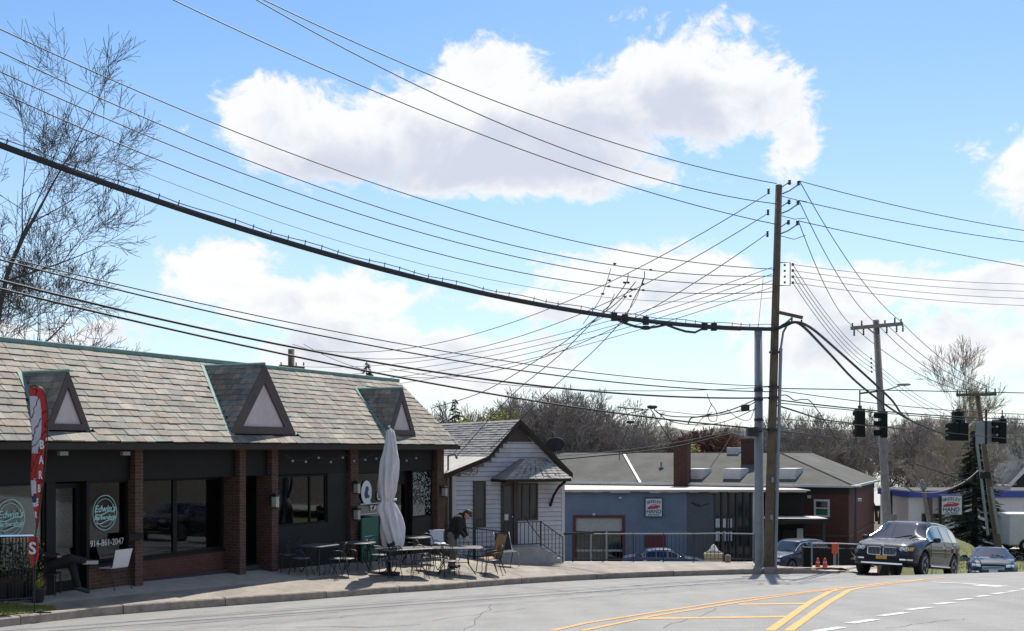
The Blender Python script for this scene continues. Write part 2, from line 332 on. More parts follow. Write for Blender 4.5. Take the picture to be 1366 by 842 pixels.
M = dict(
 asphalt=asphalt_mat('worn_asphalt', (.225, .218, .203)), lot=asphalt_mat('lot_asphalt', (.2, .2, .195)), tar=pm('tar', (.06, .06, .06), .7),
 walk=asphalt_mat('patio_paving', (.24, .207, .168), .28), kerb=pm('kerb_stone', (.28, .235, .19), .85, .3, 5, .4), conc=pm('concrete', (.42, .40, .36), .85, .15, 4, .3), walkc=pm('walk_concrete', (.36, .32, .265), .85, .15, 4, .3),
 yellow=worn_paint('yellow_paint', (.70, .34, .045)), white_paint=worn_paint('road_white', (.66, .66, .64)),
 grass_soil=pm('turf_soil', (.14, .15, .05), .95, .3, 8, .6), ground=pm('ground_soil', (.085, .072, .052), .95, .35, .6, .4), hill=pm('hill_woods', (.075, .063, .05), .95, .45, .12, .5, c2=(.10, .085, .062)),
 brick=brick_mat('red_brick', (.105, .043, .03), (.062, .027, .02), (.115, .09, .072)), brick2=brick_mat('dark_brick', (.115, .034, .026), (.085, .027, .021), (.09, .05, .042)),
 brickc=brick_mat('chimney_brick', (.075, .026, .019), (.05, .019, .015), (.055, .034, .028)),
 dark=pm('dark_paint', (.011, .0105, .010), .6, .15, spec=.2), panel=pm('grey_panel', (.022, .022, .021), .65, .12, spec=.25), fascia=pm('brown_fascia', (.035, .026, .021), .65, .2, spec=.25), trim=pm('brown_trim', (.075, .055, .05), .65, .2),
 stucco=pm('pink_stucco', (.58, .50, .49), .9, .08, 3, .2), copper=pm('green_copper', (.16, .29, .25), .7, .25, 5), int=pm('interior', (.05, .047, .045), .9), intl=pm('interior_light', (.16, .17, .165), .9, .1), blind=pm('blind', (.33, .38, .36), .9, .1),
 glass=glass_mat('shop_glass'), cglass=glass_mat('car_glass', (.2, .25, .28), 1.7), fglass=pm('far_glass', (.03, .035, .04), .08, .3, 2, spec=.6),
 slate=island_mat('slate', [(.205, .172, .13), (.185, .165, .13), (.135, .13, .11), (.215, .172, .125), (.16, .162, .132), (.18, .138, .10), (.255, .22, .17), (.135, .142, .122), (.205, .182, .148), (.15, .125, .098), (.225, .205, .168), (.175, .165, .14)], .75, .5, .9),
 slated=pm('slate_bed', (.03, .027, .025), .9), white=pm('white_paint', (.58, .575, .56), .6, .08), siding=island_mat('white_siding', [(.58, .58, .60), (.54, .54, .57), (.61, .60, .62), (.57, .565, .585)], .75, .14),
 shingle=island_mat('grey_shingle', [(.30, .285, .265), (.25, .24, .225), (.34, .325, .30), (.28, .265, .25)], .85, .2), roofgrey=pm('grey_roofing', (.082, .08, .07), .95, .3, .7, .5, det=10), metalroof=pm('white_metal', (.42, .39, .345), .65, .2, 2),
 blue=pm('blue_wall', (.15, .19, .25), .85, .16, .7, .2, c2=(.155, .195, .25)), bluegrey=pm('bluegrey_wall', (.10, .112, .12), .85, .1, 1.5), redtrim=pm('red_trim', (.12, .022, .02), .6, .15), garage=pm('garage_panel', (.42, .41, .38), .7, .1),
 iron=pm('black_iron', (.02, .02, .021), .45, .2, metal=.0), steel=pm('galvanised', (.25, .275, .285), .6, .15, 3, metal=.3), chrome=pm('chrome', (.75, .75, .76), .12, .03, metal=1.), wood=pm('pole_wood', (.125, .098, .066), .9, .3, 4, .6), woodg=pm('grey_pole_wood', (.24, .215, .19), .9, .25, 4, .6),
 wire=pm('cable_rubber', (.018, .018, .02), .6, .1), wirel=pm('pale_wire', (.12, .12, .12), .6, .1), insul=pm('insulator', (.05, .042, .04), .3, .1), canvas=pm('pale_canvas', (.64, .60, .62), .9, .08, 3, .3, bscale=10),
 tan=pm('tan_sling', (.42, .235, .10), .85, .15, 12), bark=pm('bark', (.095, .08, .068), .9, .3, 5), twig=pm('twig', (.15, .125, .10), .9, .3, 3), twigp=pm('pale_twig', (.30, .26, .19), .9, .3, 3), twigr=pm('red_twig', (.17, .085, .065), .9, .3, 2), hazed_wood=pm('hazed_twig', (.25, .22, .19), .9, .4, .5),  # far twig tone is paled to paint in distance haze
 leafy=pm('spring_leaf', (.26, .27, .03), .8, .35, 2), needle=pm('spruce_needle', (.018, .035, .017), .85, .4, 2), leaf=pm('plant_leaf', (.07, .11, .03), .7, .4, 6), grass=pm('grass_blade', (.17, .19, .045), .8, .35, 3),
 skin=pm('skin', (.46, .27, .19), .55, .06), hair=pm('hair', (.02, .015, .012), .7), black_cloth=pm('black_cloth', (.011, .011, .012), .85, .2), grey_cloth=pm('grey_trousers', (.15, .145, .125), .9, .2), shoe=pm('shoe', (.03, .028, .027), .5), sole=pm('pale_sole', (.45, .43, .4), .7), cap=pm('cap', (.07, .04, .025), .8, .3, 20),
 red=pm('flag_red', (.42, .035, .03), .8, .08), flagw=pm('flag_white', (.52, .50, .54), .8, .06), flagb=pm('flag_blue', (.03, .03, .10), .8, .08), orange=pm('cone_orange', (.65, .085, .03), .6, .1), plastic=pm('white_plastic', (.62, .64, .66), .5, .05), teal=pm('logo_teal', (.34, .58, .54), .6, .04), letter=pm('white_letter', (.66, .68, .68), .6, .03), green=pm('green_board', (.02, .12, .075), .6, .1), navy=pm('navy_print', (.03, .045, .12), .6), redprint=pm('red_print', (.40, .05, .05), .6), signw=pm('sign_white', (.60, .61, .63), .6, .05),
 tyre=pm('tyre', (.014, .014, .014), .85, .1), rim=pm('alloy', (.35, .36, .38), .3, .05, metal=.8), under=pm('underbody', (.012, .012, .012), .8), lampclear=pm('lamp_lens', (.75, .77, .8), .08, .05, metal=.3), amber=pm('amber_lens', (.75, .30, .02), .2, .05), plate=pm('orange_plate', (.62, .33, .06), .5, .08),
 signal=pm('signal_black', (.008, .011, .010), .7, .1, spec=.2), pot=pm('pot', (.05, .045, .045), .8), bluebeam=pm('blue_band', (.03, .06, .28), .5, .08), hvac=pm('hvac_white', (.50, .50, .50), .6, .1), lampw=pm('lantern_glass', (.42, .40, .34), .4, .05), tabletop=pm('grey_mesh_top', (.16, .16, .165), .38, .15, 30, metal=.35), beige=pm('beige_render', (.42, .33, .22), .9, .12, 3), planter=pm('pale_planter', (.46, .36, .23), .85, .15, 6))
def paint(name, c):
    m = pm(name, c, .5, .03, 2, metal=.0, coat=.6, spec=.1); return m

# ================================================================ ground, road, patio
S = Frame((-8.09, 23.9), 63.8)                       # the slate-roofed shop row
H = Frame((-1.95, 37.0), 27.0)                       # the small white house
CURB_PX = [(-140, 850), (0, 837), (121, 823), (256, 812), (403, 801), (500, 793), (600, 786.5), (680, 780), (760, 775), (831, 771.5), (900, 769), (981, 766.5), (1060, 765.5), (1118, 765)]
CURB = [G(*p) for p in CURB_PX]
def facade_z(px): return float(np.interp(px, [-60, 175, 320, 470, 600], [.06, 0, -.1, -.25, -.42]))
ctl = [(c.x, c.y, c.z + .16) for c in CURB]
for px in (-60, 60, 175, 320, 400, 470, 585): w = S.w(S.x(px), 0); ctl.append((w.x, w.y, facade_z(px)))
ctl += [(-1.95, 37, -.72), (0, 37.9, -.9), (1.77, 38.9, -.97)]
for px in (770, 850, 930, 1005): p = P(px, 750, 39.6); ctl.append(tuple(p))
ctl += [tuple(P(1022, 756, 35.3)), (10.9, 38.6, -1.3)]
C3 = np.array(ctl); nC = len(C3)
def tps_k(r2): return np.where(r2 > 1e-9, r2 * np.log(np.maximum(r2, 1e-9)), 0.)
_d2 = ((C3[:, None, :2] - C3[None, :, :2]) ** 2).sum(-1)
_A = np.zeros((nC + 3, nC + 3)); _A[:nC, :nC] = tps_k(_d2) + np.eye(nC) * .5; _A[:nC, nC] = 1; _A[:nC, nC + 1:] = C3[:, :2]; _A[nC, :nC] = 1; _A[nC + 1:, :nC] = C3[:, :2].T
_W = np.linalg.solve(_A, np.concatenate([C3[:, 2], np.zeros(3)]))
def zwalk(x, d):
    r2 = (C3[:, 0] - x) ** 2 + (C3[:, 1] - d) ** 2
    return float(tps_k(r2) @ _W[:nC] + _W[nC] + _W[nC + 1] * x + _W[nC + 2] * d)
def GW(px, py): return G(px, py, zwalk, 15, 48)
cxs = [c.x for c in CURB]; cds = [c.y for c in CURB]
def curb_d(x): return float(np.interp(x, cxs, cds)) if x > cxs[0] else cds[0] + (x - cxs[0]) * (cds[1] - cds[0]) / (cxs[1] - cxs[0])
def hash2(x, y): return .5 + .5 * math.sin(x * .021 + 1.3) * math.cos(y * .017 + x * .006)
LOTZ = -3.9
def zverge(d): return -1.37 - (min(max(d, 20), 85) - 40) * .062
def zground(x, d):
    a = zroad(x, d) - .35 if d < 75 else -4.6
    b = LOTZ - .12
    c = min(zverge(d), -2.2 - .062 * (d - 46)) - .35 if d > 34 else a
    right = sstep(19.5, 21, x)
    z = a + (b - a) * sstep(40.2, 41.2, d) * (1 - sstep(11, 14, x))
    z = z * (1 - right) + c * right
    if x < -2: z = z * (1 - sstep(-2, -6, x) * 1) + min(-.6, z) * sstep(-2, -6, x) if d < 60 else z
    z += sstep(120, 360, d) * (5 + 3 * hash2(x, d)) + sstep(-15, -140, d) * 16 + sstep(40, 300, abs(x) - 40) * 6  # unseen rise behind the camera is added to dim ambient light
    return z
def grid(xs, ds, fn, keep=None):
    v = [(x, d, fn(x, d)) for d in ds for x in xs]; nx = len(xs); f = []
    for j in range(len(ds) - 1):
        for i in range(nx - 1):
            if keep and not keep((xs[i] + xs[i + 1]) / 2, (ds[j] + ds[j + 1]) / 2): continue
            f.append((j * nx + i, j * nx + i + 1, (j + 1) * nx + i + 1, (j + 1) * nx + i))
    mb = MB(); mb.v = v; mb.f = f; return mb
def lin(a, b, n): return [a + (b - a) * i / n for i in range(n + 1)]
gx = sorted(set(lin(-900, -60, 12) + lin(-60, 60, 80) + lin(60, 900, 12))); gd = sorted(set(lin(-300, -20, 6) + lin(-20, 100, 100) + lin(100, 400, 24) + lin(400, 1200, 6)))
tag(grid(gx, gd, zground).build('ground', M['ground'], smooth=True, fix=False), kind='structure')
# wooded hills on the horizon
hv = MB(); n0 = 0; N = 90
for k, (dist, h0, amp) in enumerate([(420, 8, 3), (560, 13, 4)]):
    base = len(hv.v)
    for i in range(N + 1):
        x = -500 + 1000 * i / N
        hh = h0 + amp * math.sin(x * .011 + k * 2) + 2.2 * math.sin(x * .05 + k) + 1.2 * math.sin(x * .13)
        for (dd, z) in ((dist - 140, 2), (dist - 60, 2 + hh * .6), (dist, hh), (dist + 90, hh * .4)): hv.v.append((x, dd, z + (.5 * math.sin(i * 2.7 + dd) if z > 3 else 0)))
    for i in range(N):
        for j in range(3): hv.f.append((base + i * 4 + j, base + (i + 1) * 4 + j, base + (i + 1) * 4 + j + 1, base + i * 4 + j + 1))
tag(hv.build('hills', M['hill'], smooth=True), kind='structure')

road = tag(grid(lin(-40, 45, 170), lin(-25, 78, 206), zroad, lambda x, d: (d < curb_d(x) + .6) if x < 10.9 else True).build('road', M['asphalt'], smooth=True, fix=False), kind='structure')
def strip(pts, w, lift=.006, fn=zroad, px=True, sub=6):
    q = [G(*p, fn=fn) if px else Vector((p[0], p[1], 0)) for p in pts]
    r = []
    for i in range(len(q) - 1):
        for k in range(sub): r.append(q[i].lerp(q[i + 1], k / sub))
    r.append(q[-1]); mb = MB(); L = []
    for i, p in enumerate(r):
        t = (r[min(i + 1, len(r) - 1)] - r[max(i - 1, 0)]); t.z = 0; t.normalize(); s = Vector((-t.y, t.x, 0)) * w / 2
        a, b = p + s, p - s; L.append(((a.x, a.y, fn(a.x, a.y) + lift), (b.x, b.y, fn(b.x, b.y) + lift)))
    for i in range(len(L) - 1): mb.quad(L[i][0], L[i][1], L[i + 1][1], L[i + 1][0])
    return mb
for pts in ([(736, 842), (780, 832), (846, 821.5), (981, 801), (1060, 791.5), (1097, 787.5), (1132, 783.6)], [(776, 842), (866, 823), (981, 804.5), (1070, 791.5), (1100, 788.2), (1130, 785)]):
    strip(pts, .11).build('yellow_line', M['yellow'], road)
for pts in ([(1027, 842), (1055, 822), (1082, 803), (1107, 789.5), (1132, 784), (1182, 778), (1263, 770.5)], [(1052, 842), (1080, 822), (1102, 806), (1132, 788), (1150, 784), (1182, 779.6), (1230, 774)]):
    strip(pts, .13).build('yellow_line', M['yellow'], road)
strip([(858, 825.5), (1048, 823)], .3, .005).build('yellow_hatching', M['yellow'], road); strip([(985, 806.5), (1076, 805.5)], .3, .005).build('yellow_hatching', M['yellow'], road)
for a, b in (((1090, 842.5), (1124, 837)), ((1133, 832), (1169, 826.5)), ((1174, 822), (1209, 817.5)), ((1210, 814), (1241, 810.5)), ((1247, 806.5), (1271, 804)), ((1276, 800.8), (1296, 798.8)), ((1301, 796.4), (1320, 794.6)), ((1324, 792.6), (1341, 791)), ((1344, 789.6), (1358, 788.3)), ((1360, 786.8), (1380, 785))):
    strip([a, b], .17, sub=3).build('white_dash', M['white_paint'], road)
strip([(1242, 776.8), (1275, 778.2), (1305, 779.6)], .13).build('turn_arrow', M['white_paint'], road); strip([(1300, 780.5), (1338, 782.8)], .34).build('turn_arrow', M['white_paint'], road)
for pts in ([(168, 830), (300, 819), (430, 809), (560, 800), (700, 792)], [(230, 835), (330, 826), (450, 817)], [(395, 838), (440, 836), (490, 838), (560, 834)], [(600, 797), (720, 787.5), (860, 778)]):
    strip([(x, y + rng.uniform(-.6, .6)) for x, y in pts], .035, .004, sub=12).build('tar_seam', M['tar'], road)
for (xa_, ya_, xb_, yb_, n_) in ((560, 830, 700, 812, 14), (300, 838, 470, 822, 16), (760, 800, 930, 779, 16), (1180, 838, 1290, 826, 12), (620, 842, 660, 806, 9), (880, 838, 960, 812, 10)):
    pk = [(xa_ + (xb_ - xa_) * k / n_ + rng.uniform(-5, 5), ya_ + (yb_ - ya_) * k / n_ + rng.uniform(-1., 1.)) for k in range(n_ + 1)]
    strip(pk, .016, .003, sub=2).build('crack', M['tar'], road)


# patio and walkway between the kerb and the buildings
CP = [(c.x, c.y) for c in CURB]
def S2(px, y=.25): w = S.w(S.x(px), y); return (w.x, w.y)
def H2(x, y=.3): w = H.w(x, y); return (w.x, w.y)
def F2(px, d=39.75): p = P(px, 750, d); return (p.x, p.y)
BACK = [S2(-150), S2(-40), S2(60), S2(175), S2(330), S2(470), S2(596, .1), H2(3.9), F2(775), F2(840), F2(910), F2(985), (9.3, 36.7), (10.9, 36.3)]
def patio(v0, v1, nv, i0=0, i1=None):
    rows = []; i1 = len(CP) - 1 if i1 is None else i1
    for i in range(i0, i1):
        for k in range(7 if i == i1 - 1 else 6):
            t = k / 6; c = Vector(CP[i]).lerp(Vector(CP[i + 1]), t); b = Vector(BACK[i]).lerp(Vector(BACK[i + 1]), t)
            rows.append([c.lerp(b, v0 + (v1 - v0) * j / nv) for j in range(nv + 1)])
    mb = MB()
    for r in rows: mb.v += [(p.x, p.y, zwalk(p.x, p.y)) for p in r]
    n = nv + 1
    for i in range(len(rows) - 1):
        for j in range(nv): mb.f.append((i * n + j, (i + 1) * n + j, (i + 1) * n + j + 1, i * n + j + 1))
    return mb
tag(patio(.025, .5, 8).build('patio', M['walk'], smooth=True), kind='structure')
tag(patio(.5, 1, 8, 0, 6).build('walkway', M['walkc'], smooth=True), kind='structure')
tag(patio(.5, 1, 8, 6).build('terrace', M['walk'], smooth=True), kind='structure')
kerb = tag(MB().tube([(CP[0][0], CP[0][1], CURB[0].z - .3), (CP[1][0], CP[1][1], CURB[1].z - .3)], .05).build('kerb', M['kerb']), kind='structure')
# one stone after another along the line
line = []
for i in range(len(CP) - 1):
    for k in range(10): line.append(Vector(CP[i]).lerp(Vector(CP[i + 1]), k / 10))
line.append(Vector(CP[-1]))
acc = [0.]
for i in range(1, len(line)): acc.append(acc[-1] + (line[i] - line[i - 1]).length)
def on(s): return Vector((float(np.interp(s, acc, [p.x for p in line])), float(np.interp(s, acc, [p.y for p in line]))))
s0 = 0.
while s0 < acc[-1] - .3:
    s1 = min(s0 + rng.uniform(2.2, 2.9), acc[-1]); mb = MB(); secs = []; hj = rng.uniform(-.008, .016)
    for k in range(5):
        s = s0 + .014 + (s1 - s0 - .028) * k / 4; p = on(s); t = (on(s + .05) - on(s - .05)).normalized(); nrm = Vector((-t.y, t.x))
        if nrm.y < 0: nrm = -nrm
        q = p + nrm * .17; zt = zwalk(p.x, p.y) + .004 + hj; zb = zroad(p.x, p.y) - .15
        drop = sstep(acc[-1] - 1.6, acc[-1], s) * .12; zt -= drop
        secs.append([(p.x, p.y, zb), (p.x, p.y, zt - .025), (p.x + nrm.x * .02, p.y + nrm.y * .02, zt), (q.x, q.y, zwalk(q.x, q.y) + .006 - drop), (q.x, q.y, zb)])
    for sec in secs: mb.v += sec
    for k in range(4):
        for j in range(5): mb.f.append((k * 5 + j, k * 5 + (j + 1) % 5, (k + 1) * 5 + (j + 1) % 5, (k + 1) * 5 + j))
    mb.f += [(4, 3, 2, 1, 0), (20, 21, 22, 23, 24)]
    mb.build('kerb_stone', M['kerb'], kerb); s0 = s1
a = G(986, 766.3); b = G(1019, 765.9); MB().extr([a + Vector((0, -.012, .01)), b + Vector((0, -.012, .01)), b + Vector((0, .1, .01)), a + Vector((0, .1, .01))], (0, 0, .11)).build('storm_drain', M['under'], kerb)

# grass strip at the left, blades as one mass
turf = MB(); tb = MB()
def turf_pt(u, v):
    a = on(.0 + u * (acc[10] + 1.6)); w = Vector(CP[0]).lerp(Vector(CP[1]), 0); n_ = Vector((-.7, .72)).normalized()
    q = a + n_ * (.2 + v * 1.15 * (1 - sstep(.7, 1, u) * .85)); return q
for i in range(24):
    for j in range(6):
        qs = [turf_pt((i + a_) / 24, (j + b_) / 6) for a_, b_ in ((0, 0), (1, 0), (1, 1), (0, 1))]
        turf.quad(*[(q.x, q.y, zwalk(q.x, q.y) + .02) for q in qs])
tag(turf.build('lawn', M['grass_soil']), kind='structure')
for _ in range(6500):
    q = turf_pt(rng.random(), rng.random()); z = zwalk(q.x, q.y) + .015; h = rng.uniform(.03, .085); a = rng.uniform(0, 6.28); w = .006
    dx, dy = math.cos(a) * w, math.sin(a) * w; lx, ly = rng.uniform(-.03, .03), rng.uniform(-.03, .03)
    tb.quad((q.x - dx, q.y - dy, z), (q.x + dx, q.y + dy, z), (q.x + lx, q.y + ly, z + h))
tag(tb.build('grass', M['grass'], fix=False), 'patchy spring grass strip behind the kerb beside the barber shop fence', 'grass', kind='stuff')

# lower parking lot, driveway, verge and forecourt
tag(MB().quad((-9, 41.1, LOTZ), (13, 40.9, LOTZ), (22, 84, LOTZ), (-9, 84, LOTZ)).build('parking_lot', M['lot']), kind='structure')
f0, f1 = P(748, 750, 40.25), P(1030, 750, 40.0)
rw = MB().extr([(f0.x - 2, f0.y, LOTZ - .3), (f1.x, f1.y, LOTZ - .3), (f1.x, f1.y + .3, LOTZ - .3), (f0.x - 2, f0.y + .3, LOTZ - .3)], (0, 0, -1.12 - LOTZ + .3)).build('retaining_wall', M['conc'])
tag(rw, 'low concrete retaining wall carrying the black railing above the parking lot', 'wall')
dv = MB(); 
for (p, q) in (((1082, 761, 36.6), (1084, 754.5, 40.2)), ((1115, 762, 36.3), (1115, 754.5, 40.6)), ((1170, 764, 36.0), (1170, 754.5, 41.5))): dv.v += [tuple(P(*p)), tuple(P(*q))]
dv.f = [(0, 2, 3, 1), (2, 4, 5, 3)]
tag(dv.build('driveway', M['walkc']), kind='structure')
def zbank(x, d): return zroad(x, d) - .05 + ((-2.2 - .062 * (d - 46)) - zroad(x, d)) * sstep(20.1, 20.9, x) + 1.3 * math.exp(-((x - 24.6) / 1.6) ** 2 - ((d - 63) / 2.2) ** 2)
vg = grid(lin(20.1, 60, 60), lin(40, 68, 40), zbank); tag(vg.build('verge', M['grass_soil'], smooth=True), kind='structure')
fc = grid(lin(20.5, 90, 20), lin(67, 96, 12), lambda x, d: zverge(d) + .04); tag(fc.build('forecourt', M['conc']), kind='structure')
tb = MB()
for _ in range(2600):
    x = rng.uniform(20.6, 28); d = rng.uniform(43, 66); z = zbank(x, d); h = rng.uniform(.05, .16); w = .012; lx = rng.uniform(-.05, .05)
    tb.quad((x - w, d, z), (x + w, d, z), (x + lx, d, z + h))
tag(tb.build('grass', M['grass'], fix=False), 'rough green grass on the verge past the second oncoming car', 'grass', kind='stuff')

# ================================================================ the slate-roofed shop row
shop = thing('shop_building', 'long single storey brick shop row with multicoloured slate roof and three dormers', 'building', S.loc(), S.rot)
L0, L1 = S.x(-150), S.x(594)
YE, ZE, YR, ZR = -.45, 3.05, 1.9, 5.17; KS = (ZR - ZE) / (YR - YE); ANG = math.atan(KS)
def shop_part(mb, name, m, par=None, **kw): return mb.build(name, M[m], par or shop, **kw)
shop_part(MB().box(L0, L1, 6.6, 6.85, -1.2, 3.0).box(L0, L0 + .25, .3, 6.6, -1.2, 3.0), 'rear_wall', 'brick2')
shop_part(MB().box(L1 - .26, L1, .32, 6.6, -1.2, 3.0), 'side_wall', 'brick')
shop_part(MB().box(L0 + .25, L1 - .26, .3, 6.6, -1.2, .02), 'floor_slab', 'int')
shop_part(MB().box(L0 + .25, L1 - .26, .32, 6.6, 2.86, 2.96), 'ceiling', 'intl')
shop_part(MB().box(L0 + .25, L1 - .26, 3.0, 3.1, .02, 2.86), 'partition', 'int')
shop_part(MB().box(L0, L1 + .12, YE + .02, .3, 2.915, 2.95), 'soffit', 'fascia')
shop_part(MB().box(L0, L1 + .14, YE - .03, YE + .015, 2.9, 3.035), 'fascia', 'fascia', bev=.008)
shop_part(MB().box(L0, L1 - .02, .1, .28, 2.26, 2.914), 'sign_band', 'dark')
PW = [.23, .23, .25, .37, .42]
for k, px in enumerate((178.5, 318, 361, 468, 582)):                     # brick piers
    x0 = S.x(px); w = PW[k]; dp = -.04 if k != 3 else .0
    shop_part(MB().box(x0, x0 + w, dp, .45, -1.1, 2.914), 'brick_pier', 'brick')
PIER = [S.x(p) for p in (178.5, 318, 361, 468, 582)]
def bulk(xa, xb, y, z1, m='brick'): shop_part(MB().box(xa, xb, y, y + .2, -1.1, z1), 'bulkhead', m); shop_part(MB().box(xa, xb, y - .03, y + .22, z1, z1 + .045), 'window_ledge', 'dark')
def window(xa, xb, z0, z1, y, mull=(), par=None, fm='dark', gm='glass', t=.055, trans=()):
    w = MB().box(xa, xb, y, y + .07, z0, z0 + t).box(xa, xb, y, y + .07, z1 - t, z1).box(xa, xa + t, y, y + .07, z0 + t, z1 - t).box(xb - t, xb, y, y + .07, z0 + t, z1 - t)
    for mx_ in mull: w.box(mx_ - t / 2, mx_ + t / 2, y, y + .07, z0 + t, z1 - t)
    for mz in trans: w.box(xa + t, xb - t, y + .002, y + .068, mz - t / 2, mz + t / 2)
    o = w.build('window', M[fm], par or shop)
    edges = [xa + t * .5] + list(mull) + [xb - t * .5]
    for i in range(len(edges) - 1): MB().box(edges[i], edges[i + 1], y + .03, y + .038, z0 + t * .5, z1 - t * .5).build('pane', M[gm], o)
    return o
def door(xa, xb, z0, z1, y, par=None, fm='dark', glassm='glass', handle=True):
    t = .1; o = MB().box(xa, xb, y, y + .05, z0, z0 + .22).box(xa, xb, y, y + .05, z1 - t, z1).box(xa, xa + t, y, y + .05, z0 + .22, z1 - t).box(xb - t, xb, y, y + .05, z0 + .22, z1 - t).build('door', M[fm], par or shop)
    MB().box(xa + t * .6, xb - t * .6, y + .02, y + .028, z0 + .15, z1 - t * .6).build('pane', M[glassm], o)
    if handle: MB().tube([(xa + .07, y - .05, z0 + .85), (xa + .07, y - .05, z0 + 1.25)], .012).tube([(xa + .07, y, z0 + .9), (xa + .07, y - .05, z0 + .9)], .01).tube([(xa + .07, y, z0 + 1.2), (xa + .07, y - .05, z0 + 1.2)], .01).build('handle', M['chrome'], o)
    return o
# barber shop
xa, xb = S.x(-150), S.x(58, .2); bulk(xa, xb, .12, .5); window(xa, xb, .55, 2.26, .16, (S.x(-40, .2),))
xd0, xd1 = S.x(66, .3), S.x(107, .3)
shop_part(MB().box(xb, xd0, .12, .4, -1.1, 2.26).box(xd1, xd1 + .06, .12, .4, -1.1, 2.26), 'door_jamb', 'dark')
door(xd0, xd1, .03, 2.22, .3)
xa, xb = xd1 + .06, PIER[0]; bulk(xa, xb, .12, .52); W2 = window(xa, xb, .57, 2.26, .16)
for (px, py) in ((14, 692), (140, 684)):                               # round window logos
    cx_, cz_ = S.at(px, py, .15); lg = thing('tmp', '', '')
    bpy.data.objects.remove(lg)
    rr = .33; n = 40
    ring = MB()
    for (r0, r1) in ((rr - .014, rr), (rr - .075, rr - .066)):
        for k in range(n):
            a0, a1 = 2 * math.pi * k / n, 2 * math.pi * (k + 1) / n
            ring.quad(*[(cx_ + r * math.cos(a), .150, cz_ + r * math.sin(a) * 1.12) for r, a in ((r0, a0), (r1, a0), (r1, a1), (r0, a1))])
    for sy in (-.02, -.2):
        for k in range(14):
            x_ = -.24 + .48 * k / 14; x2 = x_ + .48 / 14; f_ = lambda x: .035 * math.sin(x * 11) + sy
            ring.quad((cx_ + x_, .150, cz_ + f_(x_)), (cx_ + x2, .150, cz_ + f_(x2)), (cx_ + x2, .150, cz_ + f_(x2) + .022), (cx_ + x_, .150, cz_ + f_(x_) + .022))
    ring.build('window_logo', M['teal'], shop)
    text("Edwin's", .19, M['teal'], shop, cx_, .149, cz_ + .08, 'logo_lettering', font_shear=.25, bold=.004, ext=.001)
    text("Barbershop", .125, M['teal'], shop, cx_, .149, cz_ - .1, 'logo_lettering', font_shear=.25, bold=.004, ext=.001)
px_, pz_ = S.at(143, 724, .15); text('914-861-2047', .19, M['letter'], shop, px_, .149, pz_, 'phone_lettering', bold=.001, ext=.001, sx=.86)
# barber pole in the window, papers on the door, lit sign high in the window
bx, bz = S.at(155.5, 676, .4); bp_ = MB().lathe([(.02, -.34), (.06, -.33), (.06, -.28), (.05, -.27), (.05, .27), (.06, .28), (.06, .33), (.03, .36)], 14, (bx, .5, bz)).build('barber_pole', M['plastic'], shop, True)
for k in range(5):
    z0 = bz - .25 + k * .1; q = MB()
    for i in range(8):
        a0, a1 = math.pi * i / 8 + math.pi, math.pi * (i + 1) / 8 + math.pi
        q.quad(*[(bx + .052 * math.cos(a), .5 + .052 * math.sin(a), z0 + .05 * (a - math.pi) / math.pi + dz) for a, dz in ((a0, 0), (a1, 0), (a1, .04), (a0, .04))])
    q.build('stripe', M['red'] if k % 2 else M['flagb'], bp_)
for (px, py, w, h, m) in ((80, 684, .24, .2, 'intl'), (98, 686, .26, .46, 'intl'), (82, 736, .28, .16, 'plastic'), (80, 712, .26, .1, 'intl')):
    x_, z_ = S.at(px, py, .29); MB().box(x_ - w / 2, x_ + w / 2, .335, .338, z_ - h / 2, z_ + h / 2).build('paper_notice', M[m], shop)
x_, z_ = S.at(157, 651, .5); MB().ball((x_, .55, z_), .13, 12, 8, (1, .5, .8)).build('window_ornament', M['lampw'], shop, True)
# recessed bay with a curtained pane and the large window
xa, xb = PIER[0] + PW[0], PIER[1]; xm = S.x(231, .5)
bulk(xa, xb, .42, .46, 'brick2'); window(xa, xm, .5, 2.26, .45); window(xm, xb, .5, 2.26, .45, t=.07)
shop_part(MB().box(xa + .05, xm - .05, .56, .57, .52, 2.24), 'curtain_and_sheen', 'blind'); shop_part(MB().box(xm + .1, xb, .95, .96, .5, 2.26), 'curtain_and_sheen', 'intl')  # left: curtain; right: panel lightening the pane in place of reflections
shop_part(MB().box(xa, xb, .28, 1.1, 2.262, 2.4), 'bay_soffit', 'dark')
# dark entry
xa, xb = PIER[1] + PW[1], PIER[2]; door(xa, xb, -.12, 2.1, 1.2, handle=True); shop_part(MB().box(xa, xb, 1.2, 1.28, 2.1, 2.86), 'transom', 'dark')
shop_part(MB().box(xa, xb, .3, 1.22, -1.1, -.1), 'step', 'conc')
# tavern front
xa, xb = PIER[2] + PW[2], S.x(434, .2); zb = S.at(400, 700, .2)[1]; shop_part(MB().box(xa, xb, .12, .3, -1.1, zb), 'bulkhead', 'panel'); window(xa, xb, zb, 2.24, .16, (S.x(412, .2),))
xc = PIER[3]; shop_part(MB().box(xb, xc, .12, .26, -1.1, 2.26), 'wall_panel', 'panel')
xa, xb = PIER[3] + PW[3], S.x(524, .2); zb = S.at(500, 692, .2)[1]; shop_part(MB().box(xa, xb, .12, .3, -1.1, zb), 'bulkhead', 'panel'); window(xa, xb, zb, 2.26, .16)
x2 = S.x(548, .2); door(xb + .05, x2 - .05, -.38, 1.95, .3, handle=True); shop_part(MB().box(xb + .05, x2 - .05, .3, .36, 1.95, 2.26), 'transom', 'dark'); shop_part(MB().box(xb, xb + .05, .12, .4, -1.1, 2.26).box(x2 - .05, x2, .12, .4, -1.1, 2.26), 'door_jamb', 'dark')
